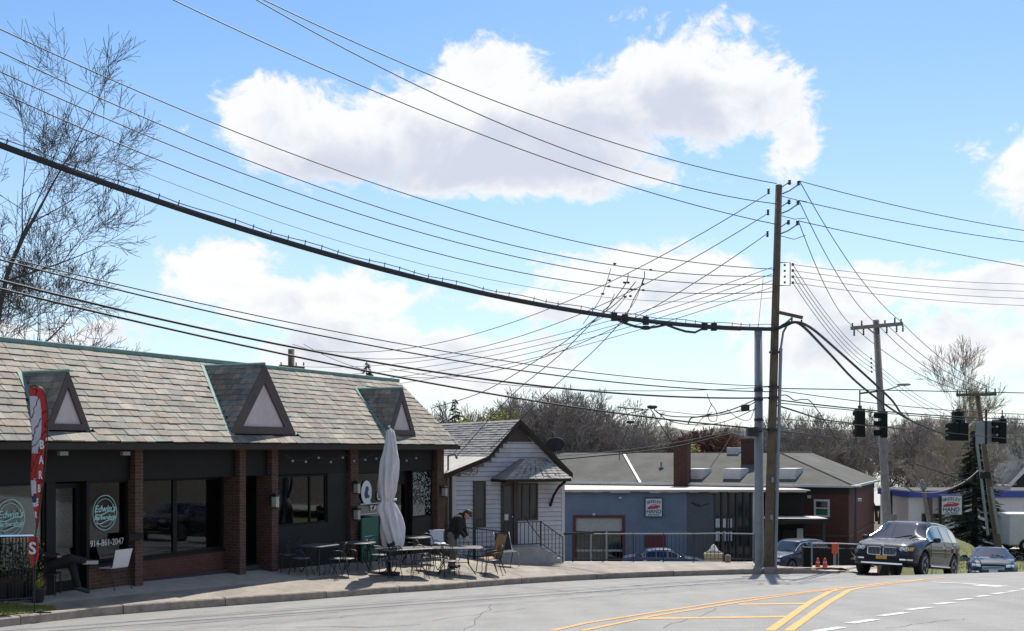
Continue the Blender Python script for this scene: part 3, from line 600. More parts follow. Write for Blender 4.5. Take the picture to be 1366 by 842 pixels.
xe = PIER[4]; zb = S.at(560, 690, .2)[1]; shop_part(MB().box(x2, xe, .12, .3, -1.1, zb), 'bulkhead', 'panel'); window(x2, xe, zb, 2.26, .16)
refl_leaves = MB()                                                            # pale leaf shapes painting a tree reflection on the corner window
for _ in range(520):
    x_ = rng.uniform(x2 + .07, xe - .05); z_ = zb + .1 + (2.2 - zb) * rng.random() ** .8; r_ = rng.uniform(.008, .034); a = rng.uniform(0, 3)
    refl_leaves.quad(*[(x_ + r_ * math.cos(a + k * 1.57) * (1.4 if k % 2 else .6), .176 + rng.uniform(0, .008), z_ + r_ * math.sin(a + k * 1.57)) for k in range(4)])
tag(refl_leaves.build('painted_reflection', M['blind'], shop, fix=False), kind='stuff')
# tavern sign in the window
qx, qz = S.at(489, 657, .15); q = MB()
for k in range(28):
    a0, a1 = 2 * math.pi * k / 28, 2 * math.pi * (k + 1) / 28; q.quad((qx, .15, qz), (qx + .27 * math.cos(a0), .15, qz + .34 * math.sin(a0)), (qx + .27 * math.cos(a1), .15, qz + .34 * math.sin(a1)))
q.build('sign_oval', M['letter'], shop); text('Q', .62, M['letter'], shop, qx + .02, .149, qz - .06, 'sign_lettering', ext=.001, bold=.01)
q = MB().ball((qx + .02, .146, qz + .1), .09, 10, 6, (1, .03, .9)).ball((qx - .02, .146, qz - .05), .12, 10, 6, (.8, .03, 1.1)).ball((qx + .09, .146, qz - .12), .06, 10, 6, (1, .03, .8)); q.build('sign_figure', M['navy'], shop)
sx_, sz_ = S.at(516, 662, .15); text('UAKER', .30, M['letter'], shop, sx_ - .05, .149, sz_, 'sign_lettering', ext=.001, bold=.006); text('HILL', .26, M['letter'], shop, sx_, .149, sz_ - .3, 'sign_lettering', ext=.001, bold=.006)
sx_, sz_ = S.at(500, 678, .15); text('TAVERN', .2, M['letter'], shop, sx_ + .3, .148, sz_, 'sign_lettering', ext=.001, bold=.004, sx=1.5)
MB().box(S.x(481, .15), S.x(523, .15), .149, .152, sz_ + .13, sz_ + .155).box(S.x(481, .15), S.x(523, .15), .149, .152, sz_ - .155, sz_ - .13).build('sign_rule', M['letter'], shop)
# wall lanterns, cameras, bulb string, white slate-repair tag
def lantern(px, py, y):
    x_, z_ = S.at(px, py, y - .1); o = MB().box(x_ - .08, x_ + .08, y - .02, y, z_ - .05, z_ + .2).beam((x_, y, z_ + .16), (x_, y - .14, z_ + .2), .03, .03).extr([(x_ - .09, y - .22, z_ + .12), (x_ + .09, y - .22, z_ + .12), (x_ + .09, y - .05, z_ + .12), (x_ - .09, y - .05, z_ + .12)], (0, 0, .05)).build('lantern', M['iron'], shop)
    MB().box(x_ - .065, x_ + .065, y - .2, y - .07, z_ - .14, z_ + .12).build('lantern_glass', M['lampw'], o)
    MB().box(x_ - .08, x_ + .08, y - .21, y - .06, z_ - .17, z_ - .14).build('lantern_base', M['iron'], o)
lantern(366, 669, -.04); lantern(475, 651, .0); lantern(475, 686, .0); lantern(592, 656, -.04)
for px in (85, 168):
    x_, z_ = S.at(px, 605, -.25); MB().box(x_ - .16, x_ + .04, -.33, -.25, z_ - .04, z_ + .04).tube([(x_, -.2, 2.92), (x_, -.28, z_)], .02).build('security_camera', M['steel'], shop)
MB().box(S.x(183, -.05) - .3, S.x(183, -.05) + .12, -.12, -.042, .98, 1.12).build('junction_box', M['dark'], shop)
pts = [(PIER[2] + .3 + 6.6 * k / 60, -.2, 2.78 - .16 * abs(math.sin(k * math.pi / 12))) for k in range(61)]
st = MB().tube(pts, .008, 4).build('light_string', M['wire'], shop)
for k in range(3, 60, 5): MB().ball((pts[k][0], -.2, pts[k][2] - .05), .035, 8, 6).build('bulb', M['lampw'], st)

# roof: deck, copper ridge, slates, dormers
roof = shop_part(MB().extr([(L0, YE, ZE - .03), (L0, YR, ZR - .03), (L0, 6.9, ZR - .1), (L0, 6.9, 2.97), (L0, .0, 2.97)], (L1 + .1 - L0, 0, 0)), 'roof', 'slated')
shop_part(MB().box(L0, L1 + .16, YR - .1, YR + .16, ZR - .05, ZR + .055), 'ridge_cap', 'copper', bev=.02)
shop_part(MB().extr([(L1 + .1, YE - .01, ZE - .05), (L1 + .1, YR, ZR - .04), (L1 + .1, YR + .05, ZR - .2), (L1 + .1, YE + .12, ZE - .05)], (.05, 0, 0)), 'gable_board', 'copper')
DORM = []
for (pl, pr, pa, yb, ya) in ((60, 117, 91, 574, 497), (307, 392, 352, 581, 487), (517, 552.5, 536, 580, 519)):
    yf = -.18; xl, zb = S.at(pl, yb, yf); xr, _ = S.at(pr, yb, yf); zb = S.at((pl + pr) / 2, yb, yf)[1]; za = S.at(pa, ya, yf)[1]
    zb = max(zb, ZE + (yf - YE) * KS + .0)
    DORM.append(((xl + xr) / 2, (xr - xl) / 2, yf, zb, za))
def in_dormer(x, z):
    return any(zb - .05 < z < za and abs(x - xc) < hw * (za - z) / (za - zb) for xc, hw, yf, zb, za in DORM)
sl = (ZR - ZE) / math.sin(ANG); EXP = .205; rows = int(sl / EXP)
cand = []
for r in range(rows + 1):
    x = L0 - rng.random() * .3
    while x < L1 + .1:
        w = rng.choice((.28, .33, .38, .44, .5)); xe_ = min(x + w, L1 + .12)
        s_ = (r + .5) * EXP; zc = ZE + s_ * math.sin(ANG); yc = YE + s_ * math.cos(ANG)
        if xe_ - x > .08 and zc < ZR and not in_dormer((x + xe_) / 2, zc): cand.append(((x + xe_) / 2, yc, zc, xe_ - x))
        x += w
def slate_matrix(c):
    x, y, z, w = c
    rot = Matrix.Rotation(ANG - .085 + rng.uniform(-.02, .02), 4, 'X') @ Matrix.Rotation(rng.uniform(-.02, .02), 4, 'Z')
    j = rng.uniform(-.012, .012); nrm = Vector((0, -math.sin(ANG), math.cos(ANG))); up = Vector((0, math.cos(ANG), math.sin(ANG)))
    return Matrix.Translation(Vector((x, y, z)) + nrm * (.016 + rng.uniform(0, .006)) + up * (.03 + j)) @ rot @ Matrix.Diagonal((w - .012, EXP + .07, rng.uniform(.018, .032), 1))
unit = MB().box(-.5, .5, -.5, .5, -.5, .5); slate_me = unit.mesh('slate'); slate_me.materials.append(M['slate'])
vis = [c for c in cand if c[0] > S.x(-8)]; vis.sort(key=lambda c: -1 / (S.w(c[0], c[1]).y)); near = set(id(c) for c in vis[:298])
rest = MB()
for c in cand:
    mt = slate_matrix(c)
    if id(c) in near:
        o = bpy.data.objects.new('slate', slate_me); col.objects.link(o); o.parent = roof; o.matrix_local = mt
    else:
        n = len(rest.v); rest.v += [tuple(mt @ Vector(v)) for v in unit.v]; rest.f += [tuple(n + i for i in f) for f in unit.f]
tag(rest.build('slates', M['slate'], roof, fix=False), kind='stuff')
for xc, hw, yf, zb, za in DORM:
    yr = YE + (za - ZE) / KS; yb_ = YE + (zb - ZE) / KS
    d = MB(); A = (xc - hw, yf, zb); B = (xc + hw, yf, zb); T = (xc, yf, za); K = (xc, yr, za)
    d.quad(A, T, K, (xc - hw, max(yb_, yf), zb)).quad(B, (xc + hw, max(yb_, yf), zb), K, T)
    o = d.build('dormer', M['slated'], shop)
    HH = za - zb
    i0 = (xc - hw * .66, yf, zb + HH * .1); i1 = (xc + hw * .66, yf, zb + HH * .1); i2 = (xc, yf, za - HH * .26)
    MB().extr([i0, i1, i2], (0, .04, 0)).build('gable_panel', M['stucco'], o)
    ov = .05; tr = MB()
    A2, B2, T2 = Vector((xc - hw - .03, yf - ov, zb - .01)), Vector((xc + hw + .03, yf - ov, zb - .01)), Vector((xc, yf - ov, za + .03))
    for a_, b_, c_, d_ in ((A2, T2, Vector(i2), Vector(i0)), (T2, B2, Vector(i1), Vector(i2)), (B2, A2, Vector(i0), Vector(i1))):
        c_ = Vector((c_.x, yf - ov, c_.z)); d_ = Vector((d_.x, yf - ov, d_.z)); tr.extr([a_, b_, c_, d_], (0, .08, 0))
    tr.build('gable_trim', M['trim'], o)
    MB().tube([(xc, yf - .05, za + .03), (xc, yr + .05, za + .03)], .035, 6).build('dormer_ridge', M['copper'], o)
    for sg in (-1, 1):
        MB().beam((xc + sg * hw * 1.05, yf - .02, zb - .02), (xc + sg * .06, yr, za + .02), .15, .07, (0, -math.sin(ANG), math.cos(ANG))).build('valley_flashing', M['copper'], o)
    sm = MB()
    for sg in (-1, 1):
        z = zb
        while z < za - .03:
            e = .135; z1 = min(z + e + .03, za)
            fx_ = lambda zz: xc + sg * (hw * (za - zz) / (za - zb) + .015)
            y = yf - .03; ye = YE + (z - ZE) / KS + .02
            while y < ye:
                w = rng.choice((.2, .26, .32)); y1 = min(y + w, ye)
                if y1 - y > .04:
                    off = sg * rng.uniform(.012, .024)
                    a_, b_ = (fx_(z) + off, y + .004, z), (fx_(z) + off, y1 - .004, z); c_, d_ = (fx_(z1) + sg * .004, min(y1 - .004, ye + .1), z1), (fx_(z1) + sg * .004, y + .004, z1)
                    sm.extr([a_, b_, c_, d_], (-sg * .014, 0, -.006))
                y = y1
            z += e
    tag(sm.build('slates', M['slate'], o, fix=False), kind='stuff')

# ================================================================ small white house with a porch hood
house = thing('white_house', 'small white clapboard cottage with hooded side porch beside the slate roofed shops', 'house', H.loc(), H.rot)
def hp(mb, name, m, par=None, **kw): return mb.build(name, M[m], par or house, **kw)
HW = H.x(751.5)
xa_, za_ = H.at(693, 566); xk, zk = H.at(652, 614); _, zl = H.at(604, 634); _, zr_ = H.at(751, 624)
def hleft(z): return 0. if z < zl else (np.interp(z, [zl, zk, za_], [0, xk, xa_]))
def hright(z): return HW if z < zr_ else np.interp(z, [zr_, za_], [HW, xa_])
hp(MB().extr([(0, 0, -3), (HW, 0, -3), (HW, 0, zr_), (xa_, 0, za_), (xk, 0, zk), (0, 0, zl)], (0, 7, 0)), 'wall', 'woodg')  # grey behind the white boards, so the gaps paint lap shadow lines
z = -1.1
while z < za_ - .1:
    z1 = z + .143; a_, b_ = float(hleft(z1)), float(hright(z1))
    if b_ - a_ > .1:
        hp(MB().extr([(a_, -.002, z1), (b_, -.002, z1), (b_, -.012, z1), (b_, -.03, z), (b_, -.002, z)], (0, 0, 0)) if False else MB().extr([(0, -.002, z), (0, -.045, z + .004), (0, -.012, z1), (0, -.002, z1)], (b_ - a_, 0, 0)), 'siding_board', 'siding', loc=(a_, 0, 0))
    z += .156
hp(MB().box(-.03, .09, -.045, .03, -1.5, zl - .03), 'corner_board', 'white'); hp(MB().box(HW - .09, HW + .03, -.045, .03, -1.5, zr_ - .03), 'corner_board', 'white')
hp(MB().box(-.75, -.035, .3, 3.2, -1.6, zl - .12), 'lean_to', 'beige')
# roof
ex, ez = H.at(764, 632, -.35); el_, elz = H.at(590, 634, -.35); ax_, az_ = H.at(694, 560, -.35); kx, kz_ = H.at(652, 609, -.35)
rf = hp(MB().extr([(ax_, -.35, az_), (ex, -.35, ez), (ex - .02, -.35, ez - .1), (ax_, -.35, az_ - .13), (kx, -.35, kz_ - .1), (kx, -.35, kz_)], (0, 7.6, 0)), 'roof', 'roofgrey')
hp(MB().extr([(kx - .01, -.33, kz_ + .005), (el_, -.33, elz), (el_, -.33, elz - .07), (kx - .01, -.33, kz_ - .08)], (0, 7.4, 0)), 'metal_eave', 'metalroof')
for a_, b_ in (((ax_, az_), (kx, kz_)), ((kx, kz_), (el_, elz)), ((ax_, az_), (ex, ez))):
    hp(MB().extr([(a_[0], -.37, a_[1] + .015), (b_[0], -.37, b_[1] + .015), (b_[0], -.37, b_[1] - .14), (a_[0], -.37, a_[1] - .14)], (0, .03, 0)), 'barge_board', 'fascia')
tag(MB().extr([(ax_ - .6, -.075, az_ - .74), (ax_ + .6, -.075, az_ - .74), (ax_, -.075, az_ - .08)], (0, .03, 0)).build('gable_infill', M['trim'], house))
sm = MB(); nrow = 15
for r in range(nrow):
    t0, t1 = r / nrow, min(1, (r + 1.25) / nrow); p0 = Vector((kx + (ax_ - kx) * t0, 0, kz_ + (az_ - kz_) * t0)); p1 = Vector((kx + (ax_ - kx) * t1, 0, kz_ + (az_ - kz_) * t1)); nv = Vector((-(az_ - kz_), 0, ax_ - kx)).normalized()
    y = -.36
    while y < 7.2:
        w = rng.uniform(.25, .5); o_ = nv * rng.uniform(.022, .036)
        a_, b_ = p0 + o_, p1 + nv * .008; sm.extr([(a_.x, y, a_.z), (a_.x, y + w - .01, a_.z), (b_.x, y + w - .01, b_.z), (b_.x, y, b_.z)], -nv * .02); y += w
tag(sm.build('shingles', M['shingle'], rf, fix=False), kind='stuff')
def hwin(px0, px1, py0, py1, y, mull=0, fm='trim', par=None):
    x0, z1 = H.at(px0, py0, y); x1, z0 = H.at(px1, py1, y); z1 = H.at((px0 + px1) / 2, py0, y)[1]; t = .06
    w = MB().box(x0, x1, y - .05, y + .03, z0, z0 + t).box(x0, x1, y - .05, y + .03, z1 - t, z1).box(x0, x0 + t, y - .05, y + .03, z0 + t, z1 - t).box(x1 - t, x1, y - .05, y + .03, z0 + t, z1 - t)
    for k in range(mull): xm = x0 + (x1 - x0) * (k + 1) / (mull + 1); w.box(xm - t / 2, xm + t / 2, y - .05, y + .03, z0 + t, z1 - t)
    o = w.build('window', M[fm], house); MB().box(x0 + .02, x1 - .02, y - .02, y - .01, z0 + .02, z1 - .02).build('pane', M['fglass'], o); return o
hwin(631, 647.5, 642, 703, -.03); hwin(686, 717, 645, 694, -.03, 2)
x0, zt = H.at(668, 644, -.03); x1, zf = H.at(684, 727, -.03); zf = H.at(700, 728, -.6)[1]
dr = hp(MB().box(x0, x1, -.06, .02, zf, zt), 'door', 'trim'); MB().box(x0 + .1, x1 - .1, -.07, -.05, zf + .95, zt - .12).build('pane', M['fglass'], dr); MB().ball((x1 - .06, -.1, zf + .95), .03, 8, 6).build('handle', M['chrome'], dr)
hp(MB().box(x1 + .005, x1 + .16, -.1, .0, zf, zt + .1), 'door_post', 'trim'); hp(MB().box(x1 + .16, H.x(717, -.03), -.055, .0, zf + .0, H.at(700, 694, -.03)[1] - .01), 'apron_panel', 'siding')
# porch hood
pw0, pzt = H.at(697, 612, -.03); pw1 = H.x(727, -.03); ye = -1.15; e0, ze = H.at(675, 640, ye); e1 = H.x(762, ye)
hood = hp(MB().extr([(e0, ye, ze - .09), (e1, ye, ze - .09), (e1, -.03, ze - .09), (e0, -.03, ze - .09)], (0, 0, .09)), 'porch_roof', 'fascia')
pk0, pk1 = (pw0 - .1, -.5, pzt), (pw0 + .55, -.5, pzt)
top = MB().quad((e0 - .03, ye - .03, ze), (e1 + .03, ye - .03, ze), (pk1[0] + .35, -.04, pzt), (pk0[0], -.45, pzt)).quad((e0 - .03, ye - .03, ze), (pk0[0], -.45, pzt), (pk0[0], -.04, pzt), (e0 - .03, -.04, ze)).quad((e1 + .03, ye - .03, ze), (e1 + .03, -.04, ze), (pk1[0] + .35, -.04, pzt)).quad((pk0[0], -.45, pzt), (pk1[0] + .35, -.04, pzt), (pk0[0], -.04, pzt))
top.build('shingle_cover', M['shingle'], hood)
sm = MB(); A_, B_ = Vector((e0 - .03, ye - .03, ze)), Vector((e1 + .03, ye - .03, ze)); C_, D_ = Vector((pk1[0] + .35, -.04, pzt)), Vector((pk0[0], -.45, pzt))
for r in range(8):
    t0, t1 = r / 8, min(1, (r + 1.15) / 8); l0, r0 = A_.lerp(D_, t0), B_.lerp(C_, t0); l1, r1 = A_.lerp(D_, t1), B_.lerp(C_, t1); n = 9
    for k in range(n):
        u0, u1 = (k + rng.uniform(-.2, .2) * (0 < k)) / n, (k + .96) / n; o_ = Vector((0, -.01, rng.uniform(.018, .03)))
        sm.extr([l0.lerp(r0, u0) + o_, l0.lerp(r0, u1) + o_, l1.lerp(r1, u1) + o_ * .3, l1.lerp(r1, u0) + o_ * .3], (0, 0, -.012))
tag(sm.build('shingles', M['shingle'], hood, fix=False), kind='stuff')
for xb_ in (H.x(745, -.6),):
    pts = [(xb_, -.03, ze - .95), (xb_, -.25, ze - .6), (xb_, -.6, ze - .3), (xb_, ye + .1, ze - .1)]
    hp(MB().tube(pts, .05, 6), 'bracket', 'fascia', smooth=True)
# stoop, steps, railing
s0_, s1_ = H.x(668, -1.15), H.x(722, -1.15)
stoop = hp(MB().box(s0_, s1_, -1.15, -.035, -2, zf), 'stoop', 'conc', bev=.015)
for k in range(3): hp(MB().box(s1_ + .001 + k * .27, s1_ + .27 + k * .27, -1.1, -.15, -2, zf - .14 * (k + 1)), 'step', 'conc', bev=.01)
def rail(pts, h, n, name='railing', par=None, mat='iron', rr=.016):
    o = MB().tube([(p[0], p[1], p[2] + h) for p in pts], rr, 6).tube([(p[0], p[1], p[2] + .1) for p in pts], rr * .8, 6)
    for p in (pts[0], pts[-1]): o.tube([(p[0], p[1], p[2] - .05), (p[0], p[1], p[2] + h + .03)], rr * 1.2, 6)
    o = o.build(name, M[mat], par); me = MB().tube([(0, 0, .1), (0, 0, h)], .011, 4).mesh('picket')
    L = [0.]
    for i in range(1, len(pts)): L.append(L[-1] + (Vector(pts[i]) - Vector(pts[i - 1])).length)
    for k in range(1, n):
        s = L[-1] * k / n; q = [float(np.interp(s, L, [p[j] for p in pts])) for j in range(3)]; link('picket', me, M[mat], o, loc=q)
    return o
rail([(s0_ + .15, -1.1, zf), (s1_, -1.1, zf)], .82, 9, par=house); rail([(s1_ + .02, -1.1, zf), (s1_ + .85, -1.1, zf - .55)], .82, 6, par=house)
MB().tube([(x1 + .2, -.5, zf + .95), (x1 + .45, -1.1, zf + .3)], .015).build('grab_bar', M['iron'], house)
MB().box(HW - .01, HW + 1.2, -.05, -.02, -.05, .03).build('side_rail', M['iron'], house)
hp(MB().tube([(-.12, .1, -1), (-.12, .1, H.at(604, 608, .1)[1])], .035, 8).tube([(-.12, .1, H.at(604, 608, .1)[1]), (.05, -.05, H.at(604, 608, .1)[1] + .06), (.12, -.1, H.at(604, 612, .1)[1])], .04, 8), 'service_mast', 'steel')
hp(MB().tube([(H.at(x, y, -.12)[0], -.12, H.at(x, y, -.12)[1]) for x, y in ((611, 634), (618, 631), (626, 634), (632, 626), (638, 622), (636, 632), (630, 634))], .012, 5), 'service_loop', 'wire')
hp(MB().box(H.x(671, -.05), H.x(671, -.05) + .02, -.1, -.05, .1, .45).build if False else MB().box(H.at(673, 690, -.08)[0], H.at(678, 690, -.08)[0], -.085, -.075, H.at(675, 694, -.08)[1], H.at(675, 686, -.08)[1]), 'paper_notice', 'letter')

# satellite dish on a mast behind the house
dc = P(741, 595, 47); dish = thing('satellite_dish', 'large dark grey satellite dish on a mast behind the white house', 'satellite dish', (dc.x, dc.y, LOTZ + .5), R(-30))
hd = dc.z - LOTZ - .5
bowl = MB().lathe([(.02, .0), (.15, .012), (.3, .05), (.42, .11), (.44, .12), (.42, .125), (.3, .07), (.15, .032), (.02, .02)], 24).build('bowl', M['panel'], dish, True); bowl.location = (0, 0, hd); bowl.rotation_euler = (R(62), 0, R(10)); bowl.scale = (1, .78, 1)
MB().tube([(0, .05, 0), (0, .05, hd - .1)], .04, 8).tube([(0, .05, hd - .15), (0, 0, hd)], .03, 6).build('mast', M['steel'], dish)
MB().tube([(0, 0, hd - .3), (.05, -.45, hd + .1)], .015, 5).cbox((.05, -.47, hd + .12), .08, .1, .08).build('feed_arm', M['panel'], dish)

# ================================================================ blue garage and the grey-roofed brick building behind it
AY = 65.6; AX = lambda px: (px - CX) / FPX * AY
AZ = lambda py: HC - (py - HY) / FPX * AY
an = thing('blue_garage', 'low blue painted garage with red framed door and white metal roof edge', 'building', (0, AY, LOTZ))
def ap(mb, name, m, par=None, **kw): return mb.build(name, M[m], par or an, **kw)
Z = lambda py: AZ(py) - LOTZ
x0, x1, x2, x3 = AX(742), AX(916), AX(952), AX(1004)
gx0, gx1, gz = AX(768), AX(830), Z(691)
ap(MB().box(x0, gx0, 0, .25, -.3, Z(655)).box(gx1, x1, 0, .25, -.3, Z(655)).box(gx0, gx1, 0, .25, gz, Z(655)), 'front_wall', 'blue')
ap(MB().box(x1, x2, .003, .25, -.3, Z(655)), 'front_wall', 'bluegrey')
ap(MB().box(x0, x0 + .25, .25, 9, -.3, Z(656)).box(x0 + .25, x3 + 3, 8.75, 9, -.3, Z(656)).box(x0, x3 + 3, .25, 9, -.3, .01), 'rear_wall', 'bluegrey')
eb = MB()
for k in range(26):
    a_, b_ = x0 - .25 + (x3 + 3.3 - x0) * k / 26, x0 - .25 + (x3 + 3.3 - x0) * (k + 1) / 26; dz = .05 * math.sin(k * 1.7) if 5 < k < 12 else .02 * math.sin(k * 3)
    eb.box(a_, b_, -.35, -.28, Z(655) - .06 + dz, Z(655) + .08)
eb.box(x0 - .25, x3 + 3.3, -.28, 9.2, Z(655) + .0, Z(655) + .06)
ap(eb, 'roof_edge', 'metalroof')
t = .16
ap(MB().box(gx0 - t, gx0, -.05, .1, -.3, gz + t).box(gx1, gx1 + t, -.05, .1, -.3, gz + t).box(gx0, gx1, -.05, .1, gz, gz + t), 'door_frame', 'redtrim')
gd_ = ap(MB().box(gx0, gx1, .08, .13, Z(706), gz), 'garage_door', 'garage')
for k in range(1, 3): MB().box(gx0 + (gx1 - gx0) * k / 3 - .05, gx0 + (gx1 - gx0) * k / 3 + .05, .07, .14, 0, Z(706)).build('stile', M['garage'], gd_)
for zz in (.0, .85, Z(706) - .12): MB().box(gx0, gx1, .075, .135, zz, zz + .12).build('rail', M['garage'], gd_)
for r in range(2):
    for k in range(3): MB().box(gx0 + (gx1 - gx0) * k / 3 + .05, gx0 + (gx1 - gx0) * (k + 1) / 3 - .05, .1, .11, .12 + r * .85, [.85, Z(706) - .12][r]).build('pane', M['glass'], gd_)
ap(MB().box(AX(860), AX(888), -.04, .0, Z(730), Z(714)), 'hatch', 'redtrim')
ap(MB().box(gx0 + .2, gx1 - .2, 3.0, 3.5, .3, 1.5).ball(((gx0 + gx1) / 2, 2.8, 1.4), .7, 10, 8, (1.3, .6, .8)), 'stored_goods', 'tan')
for px, py in ((827, 664), (792, 686), (752, 665)): ap(MB().box(AX(px) - .08, AX(px) + .08, -.18, 0, Z(py) - .06, Z(py) + .06), 'flood_lamp', 'hvac')
ap(MB().tube([(AX(931), 0, Z(674)), (AX(931), -.6, Z(674) + .1)], .03, 6).tube([(AX(922), -.6, Z(670)), (AX(931), -.6, Z(675)), (AX(944), -.6, Z(671))], .04, 6).tube([(AX(920), -.6, Z(669)), (AX(926), -.6, Z(673))], .06, 6), 'wall_lamp', 'iron', smooth=True)
# dark glazed shop corner with columns
ap(MB().box(x2, x3, 2.2, 2.4, 0, Z(655)), 'inner_wall', 'dark')
ap(MB().box(x2, x3, .2, .23, .0, Z(657)), 'glazing', 'fglass')
for k in range(6): xx = x2 + .06 + (x3 - x2 - .12) * k / 5; ap(MB().box(xx - .05, xx + .05, .02, .2, 0, Z(656)), 'mullion', 'iron')
for py in (690, 708): ap(MB().box(x2, x3, .06, .18, Z(py), Z(py) + .07), 'transom', 'iron')
for k in range(3): ap(MB().box(x2 + .12 + k * .36, x2 + .36 + k * .36, .03, .05, Z(704), Z(692)), 'poster', 'hvac'); ap(MB().box(x2 + .12 + k * .36, x2 + .36 + k * .36, .03, .05, Z(722), Z(709)), 'poster', 'hvac')
ap(MB().box(x3, x3 + .45, -.02, .3, -.2, Z(655)), 'corner_pier', 'hvac'); ap(MB().box(x3 + .45, x3 + 3.1, .3, .4, -.2, Z(655)), 'entrance_wall', 'dark')
for k in range(2): ap(MB().box(x3 + .7 + k * 1.1, x3 + 1.6 + k * 1.1, .22, .3, 0, 2.1), 'entrance_door', 'panel')
ap(MB().extr([(x3 + .3, -2.2, Z(697)), (AX(1092), -2.2, Z(697) + .12), (AX(1092), .3, Z(697) + .12), (x3 + .3, .3, Z(697))], (0, 0, .22)), 'entrance_canopy', 'panel'); ap(MB().box(x3 + .3, AX(1092) - .05, -2.1, .2, Z(697) + .33, Z(697) + .36), 'canopy_deck', 'metalroof')
ap(MB().box(AX(1086) - .08, AX(1086) + .08, -2.1, -1.95, -.1, Z(697) + .1), 'canopy_post', 'iron'); ap(MB().box(AX(1064), AX(1072), .1, .2, .2, 2.2), 'entrance_pier', 'hvac')
# wall sign on the blue wall
def hand_sign(root, w, h, k=1.):
    MB().box(-w / 2, w / 2, -.05, .05, -h / 2, h / 2).build('sign_case', M['iron'], root, bev=.01); MB().box(-w / 2 + .05, w / 2 - .05, -.058, -.05, -h / 2 + .05, h / 2 - .05).build('sign_face', M['signw'], root)
    s = 'GREELEY'
    for i, ch in enumerate(s):
        u = (i - (len(s) - 1) / 2) / ((len(s) - 1) / 2); text(ch, h * .2, M['navy'], root, u * w * .34, -.06, h * (.31 - .06 * u * u), 'sign_letter', ext=.001, bold=.006 * k, tilt=u * .3)
    b = MB().extr([(-.36 * w, -.06, .0), (-.33 * w, -.06, -.09 * h), (.2 * w, -.06, -.06 * h), (.36 * w, -.06, .04 * h), (.34 * w, -.06, .1 * h), (.2 * w, -.06, .11 * h), (.05 * w, -.06, .17 * h), (-.12 * w, -.06, .15 * h), (-.2 * w, -.06, .07 * h)], (0, -.004, 0)).build('red_car_emblem', M['redprint'], root)
    MB().extr([(-.16 * w, -.066, .07 * h), (.1 * w, -.066, .09 * h), (.04 * w, -.066, .14 * h), (-.1 * w, -.066, .12 * h)], (0, -.002, 0)).build('emblem_window', M['signw'], b)
    text('HAND', h * .27, M['navy'], root, 0, -.06, -h * .22, 'sign_lettering', ext=.001, bold=.008 * k); text('CAR WASH', h * .12, M['navy'], root, 0, -.06, -h * .39, 'sign_lettering', ext=.001, bold=.004 * k)
p = P(872, 677, AY - .08); sg = thing('wall_sign', 'white car wash sign with dark frame mounted on the blue garage wall', 'sign', p); hand_sign(sg, 1.04, 1.12)

BC = P(1138, 648, 67.6); Bf = Frame((BC.x, BC.y), -24, LOTZ)
bb = thing('brick_building', 'large dark red brick building with wide grey hipped roof and brick chimneys', 'building', Bf.loc(), Bf.rot)
def bpt(mb, name, m, par=None, **kw): return mb.build(name, M[m], par or bb, **kw)
ezb = BC.z - LOTZ; xl = Bf.x(735); by = 14.
bpt(MB().box(xl, -.3, .35, .65, -.3, ezb).box(-.6, -.3, .65, by, -.3, ezb), 'brick_wall', 'brick2'); bpt(MB().box(xl, -.28, .33, .35, ezb - .55, ezb - .02).box(-.3, -.27, .35, by, ezb - .55, ezb - .02), 'frieze', 'fascia'); bpt(MB().box(xl, -.27, .31, .35, 1.5, 1.62).box(-.3, -.25, .35, by, 1.5, 1.62), 'string_course', 'trim')
def back_local(px, py, d): q = P(px, py, d); v = Vector((q.x, q.y)) - Bf.o; return (v.dot(Bf.u), v.dot(Bf.b), q.z - LOTZ)
r1 = back_local(1040, 604, 76); r2 = back_local(1104, 604, 88)
r0 = (xl - 2, r1[1], r1[2])
rfm = MB().quad((xl - 2, 0, ezb), (0, 0, ezb), r1, r0).quad((0, 0, ezb), (0, by + 1, ezb), (r2[0], by - 1, r2[2]), r1).quad(r0, r1, (r2[0], by - 1, r2[2]), (xl - 2, by + 8, ezb)).quad((0, by + 1, ezb), (xl - 2, by + 8, ezb), (r2[0], by - 1, r2[2]))
brf = rfm.build('roof', M['roofgrey'], bb)
bpt(MB().tube([(0, -.02, ezb), r1], .07, 5).tube([r1, (r2[0], by - 1, r2[2])], .06, 5).tube([r0, r1], .05, 5), 'hip_ridge', 'roofgrey', brf)
bpt(MB().box(xl - 2, .05, -.12, .0, ezb - .12, ezb + .02).box(0, .12, -.12, by, ezb - .12, ezb + .02), 'gutter', 'hvac')
def on_roof(px, py):                                 # point on the front roof plane (local)
    n = (Vector(r1) - Vector((0, 0, ezb))).cross(Vector((-1, 0, 0))); o = Vector((BC.x, BC.y, BC.z)); rm = Matrix.Rotation(Bf.rot, 3, 'Z'); nw = rm @ n; t, q = ray(px, py); dr_ = Vector((t, 1, -q)); c0 = Vector((0, 0, HC)); k = (o - c0).dot(nw) / dr_.dot(nw); w = c0 + dr_ * k
    return rm.inverted() @ (w - Vector((BC.x, BC.y, LOTZ)))
def bwin(px0, px1, py0, py1):
    x0, z1 = Bf.at(px0, py0, .35); x1, z0 = Bf.at(px1, py1, .35); w = MB().box(x0, x1, .25, .35, z0, z0 + .12).box(x0, x1, .25, .35, z1 - .12, z1).box(x0, x0 + .12, .25, .35, z0 + .12, z1 - .12).box(x1 - .12, x1, .25, .35, z0 + .12, z1 - .12)
    w.box(x0 + .12, x1 - .12, .27, .33, (z0 + z1) / 2 - .04, (z0 + z1) / 2 + .04); o = w.build('window', M['white'], bb); MB().box(x0 + .1, x1 - .1, .3, .32, z0 + .1, z1 - .1).build('pane', M['fglass'], o); return o, x0, x1, z0, z1
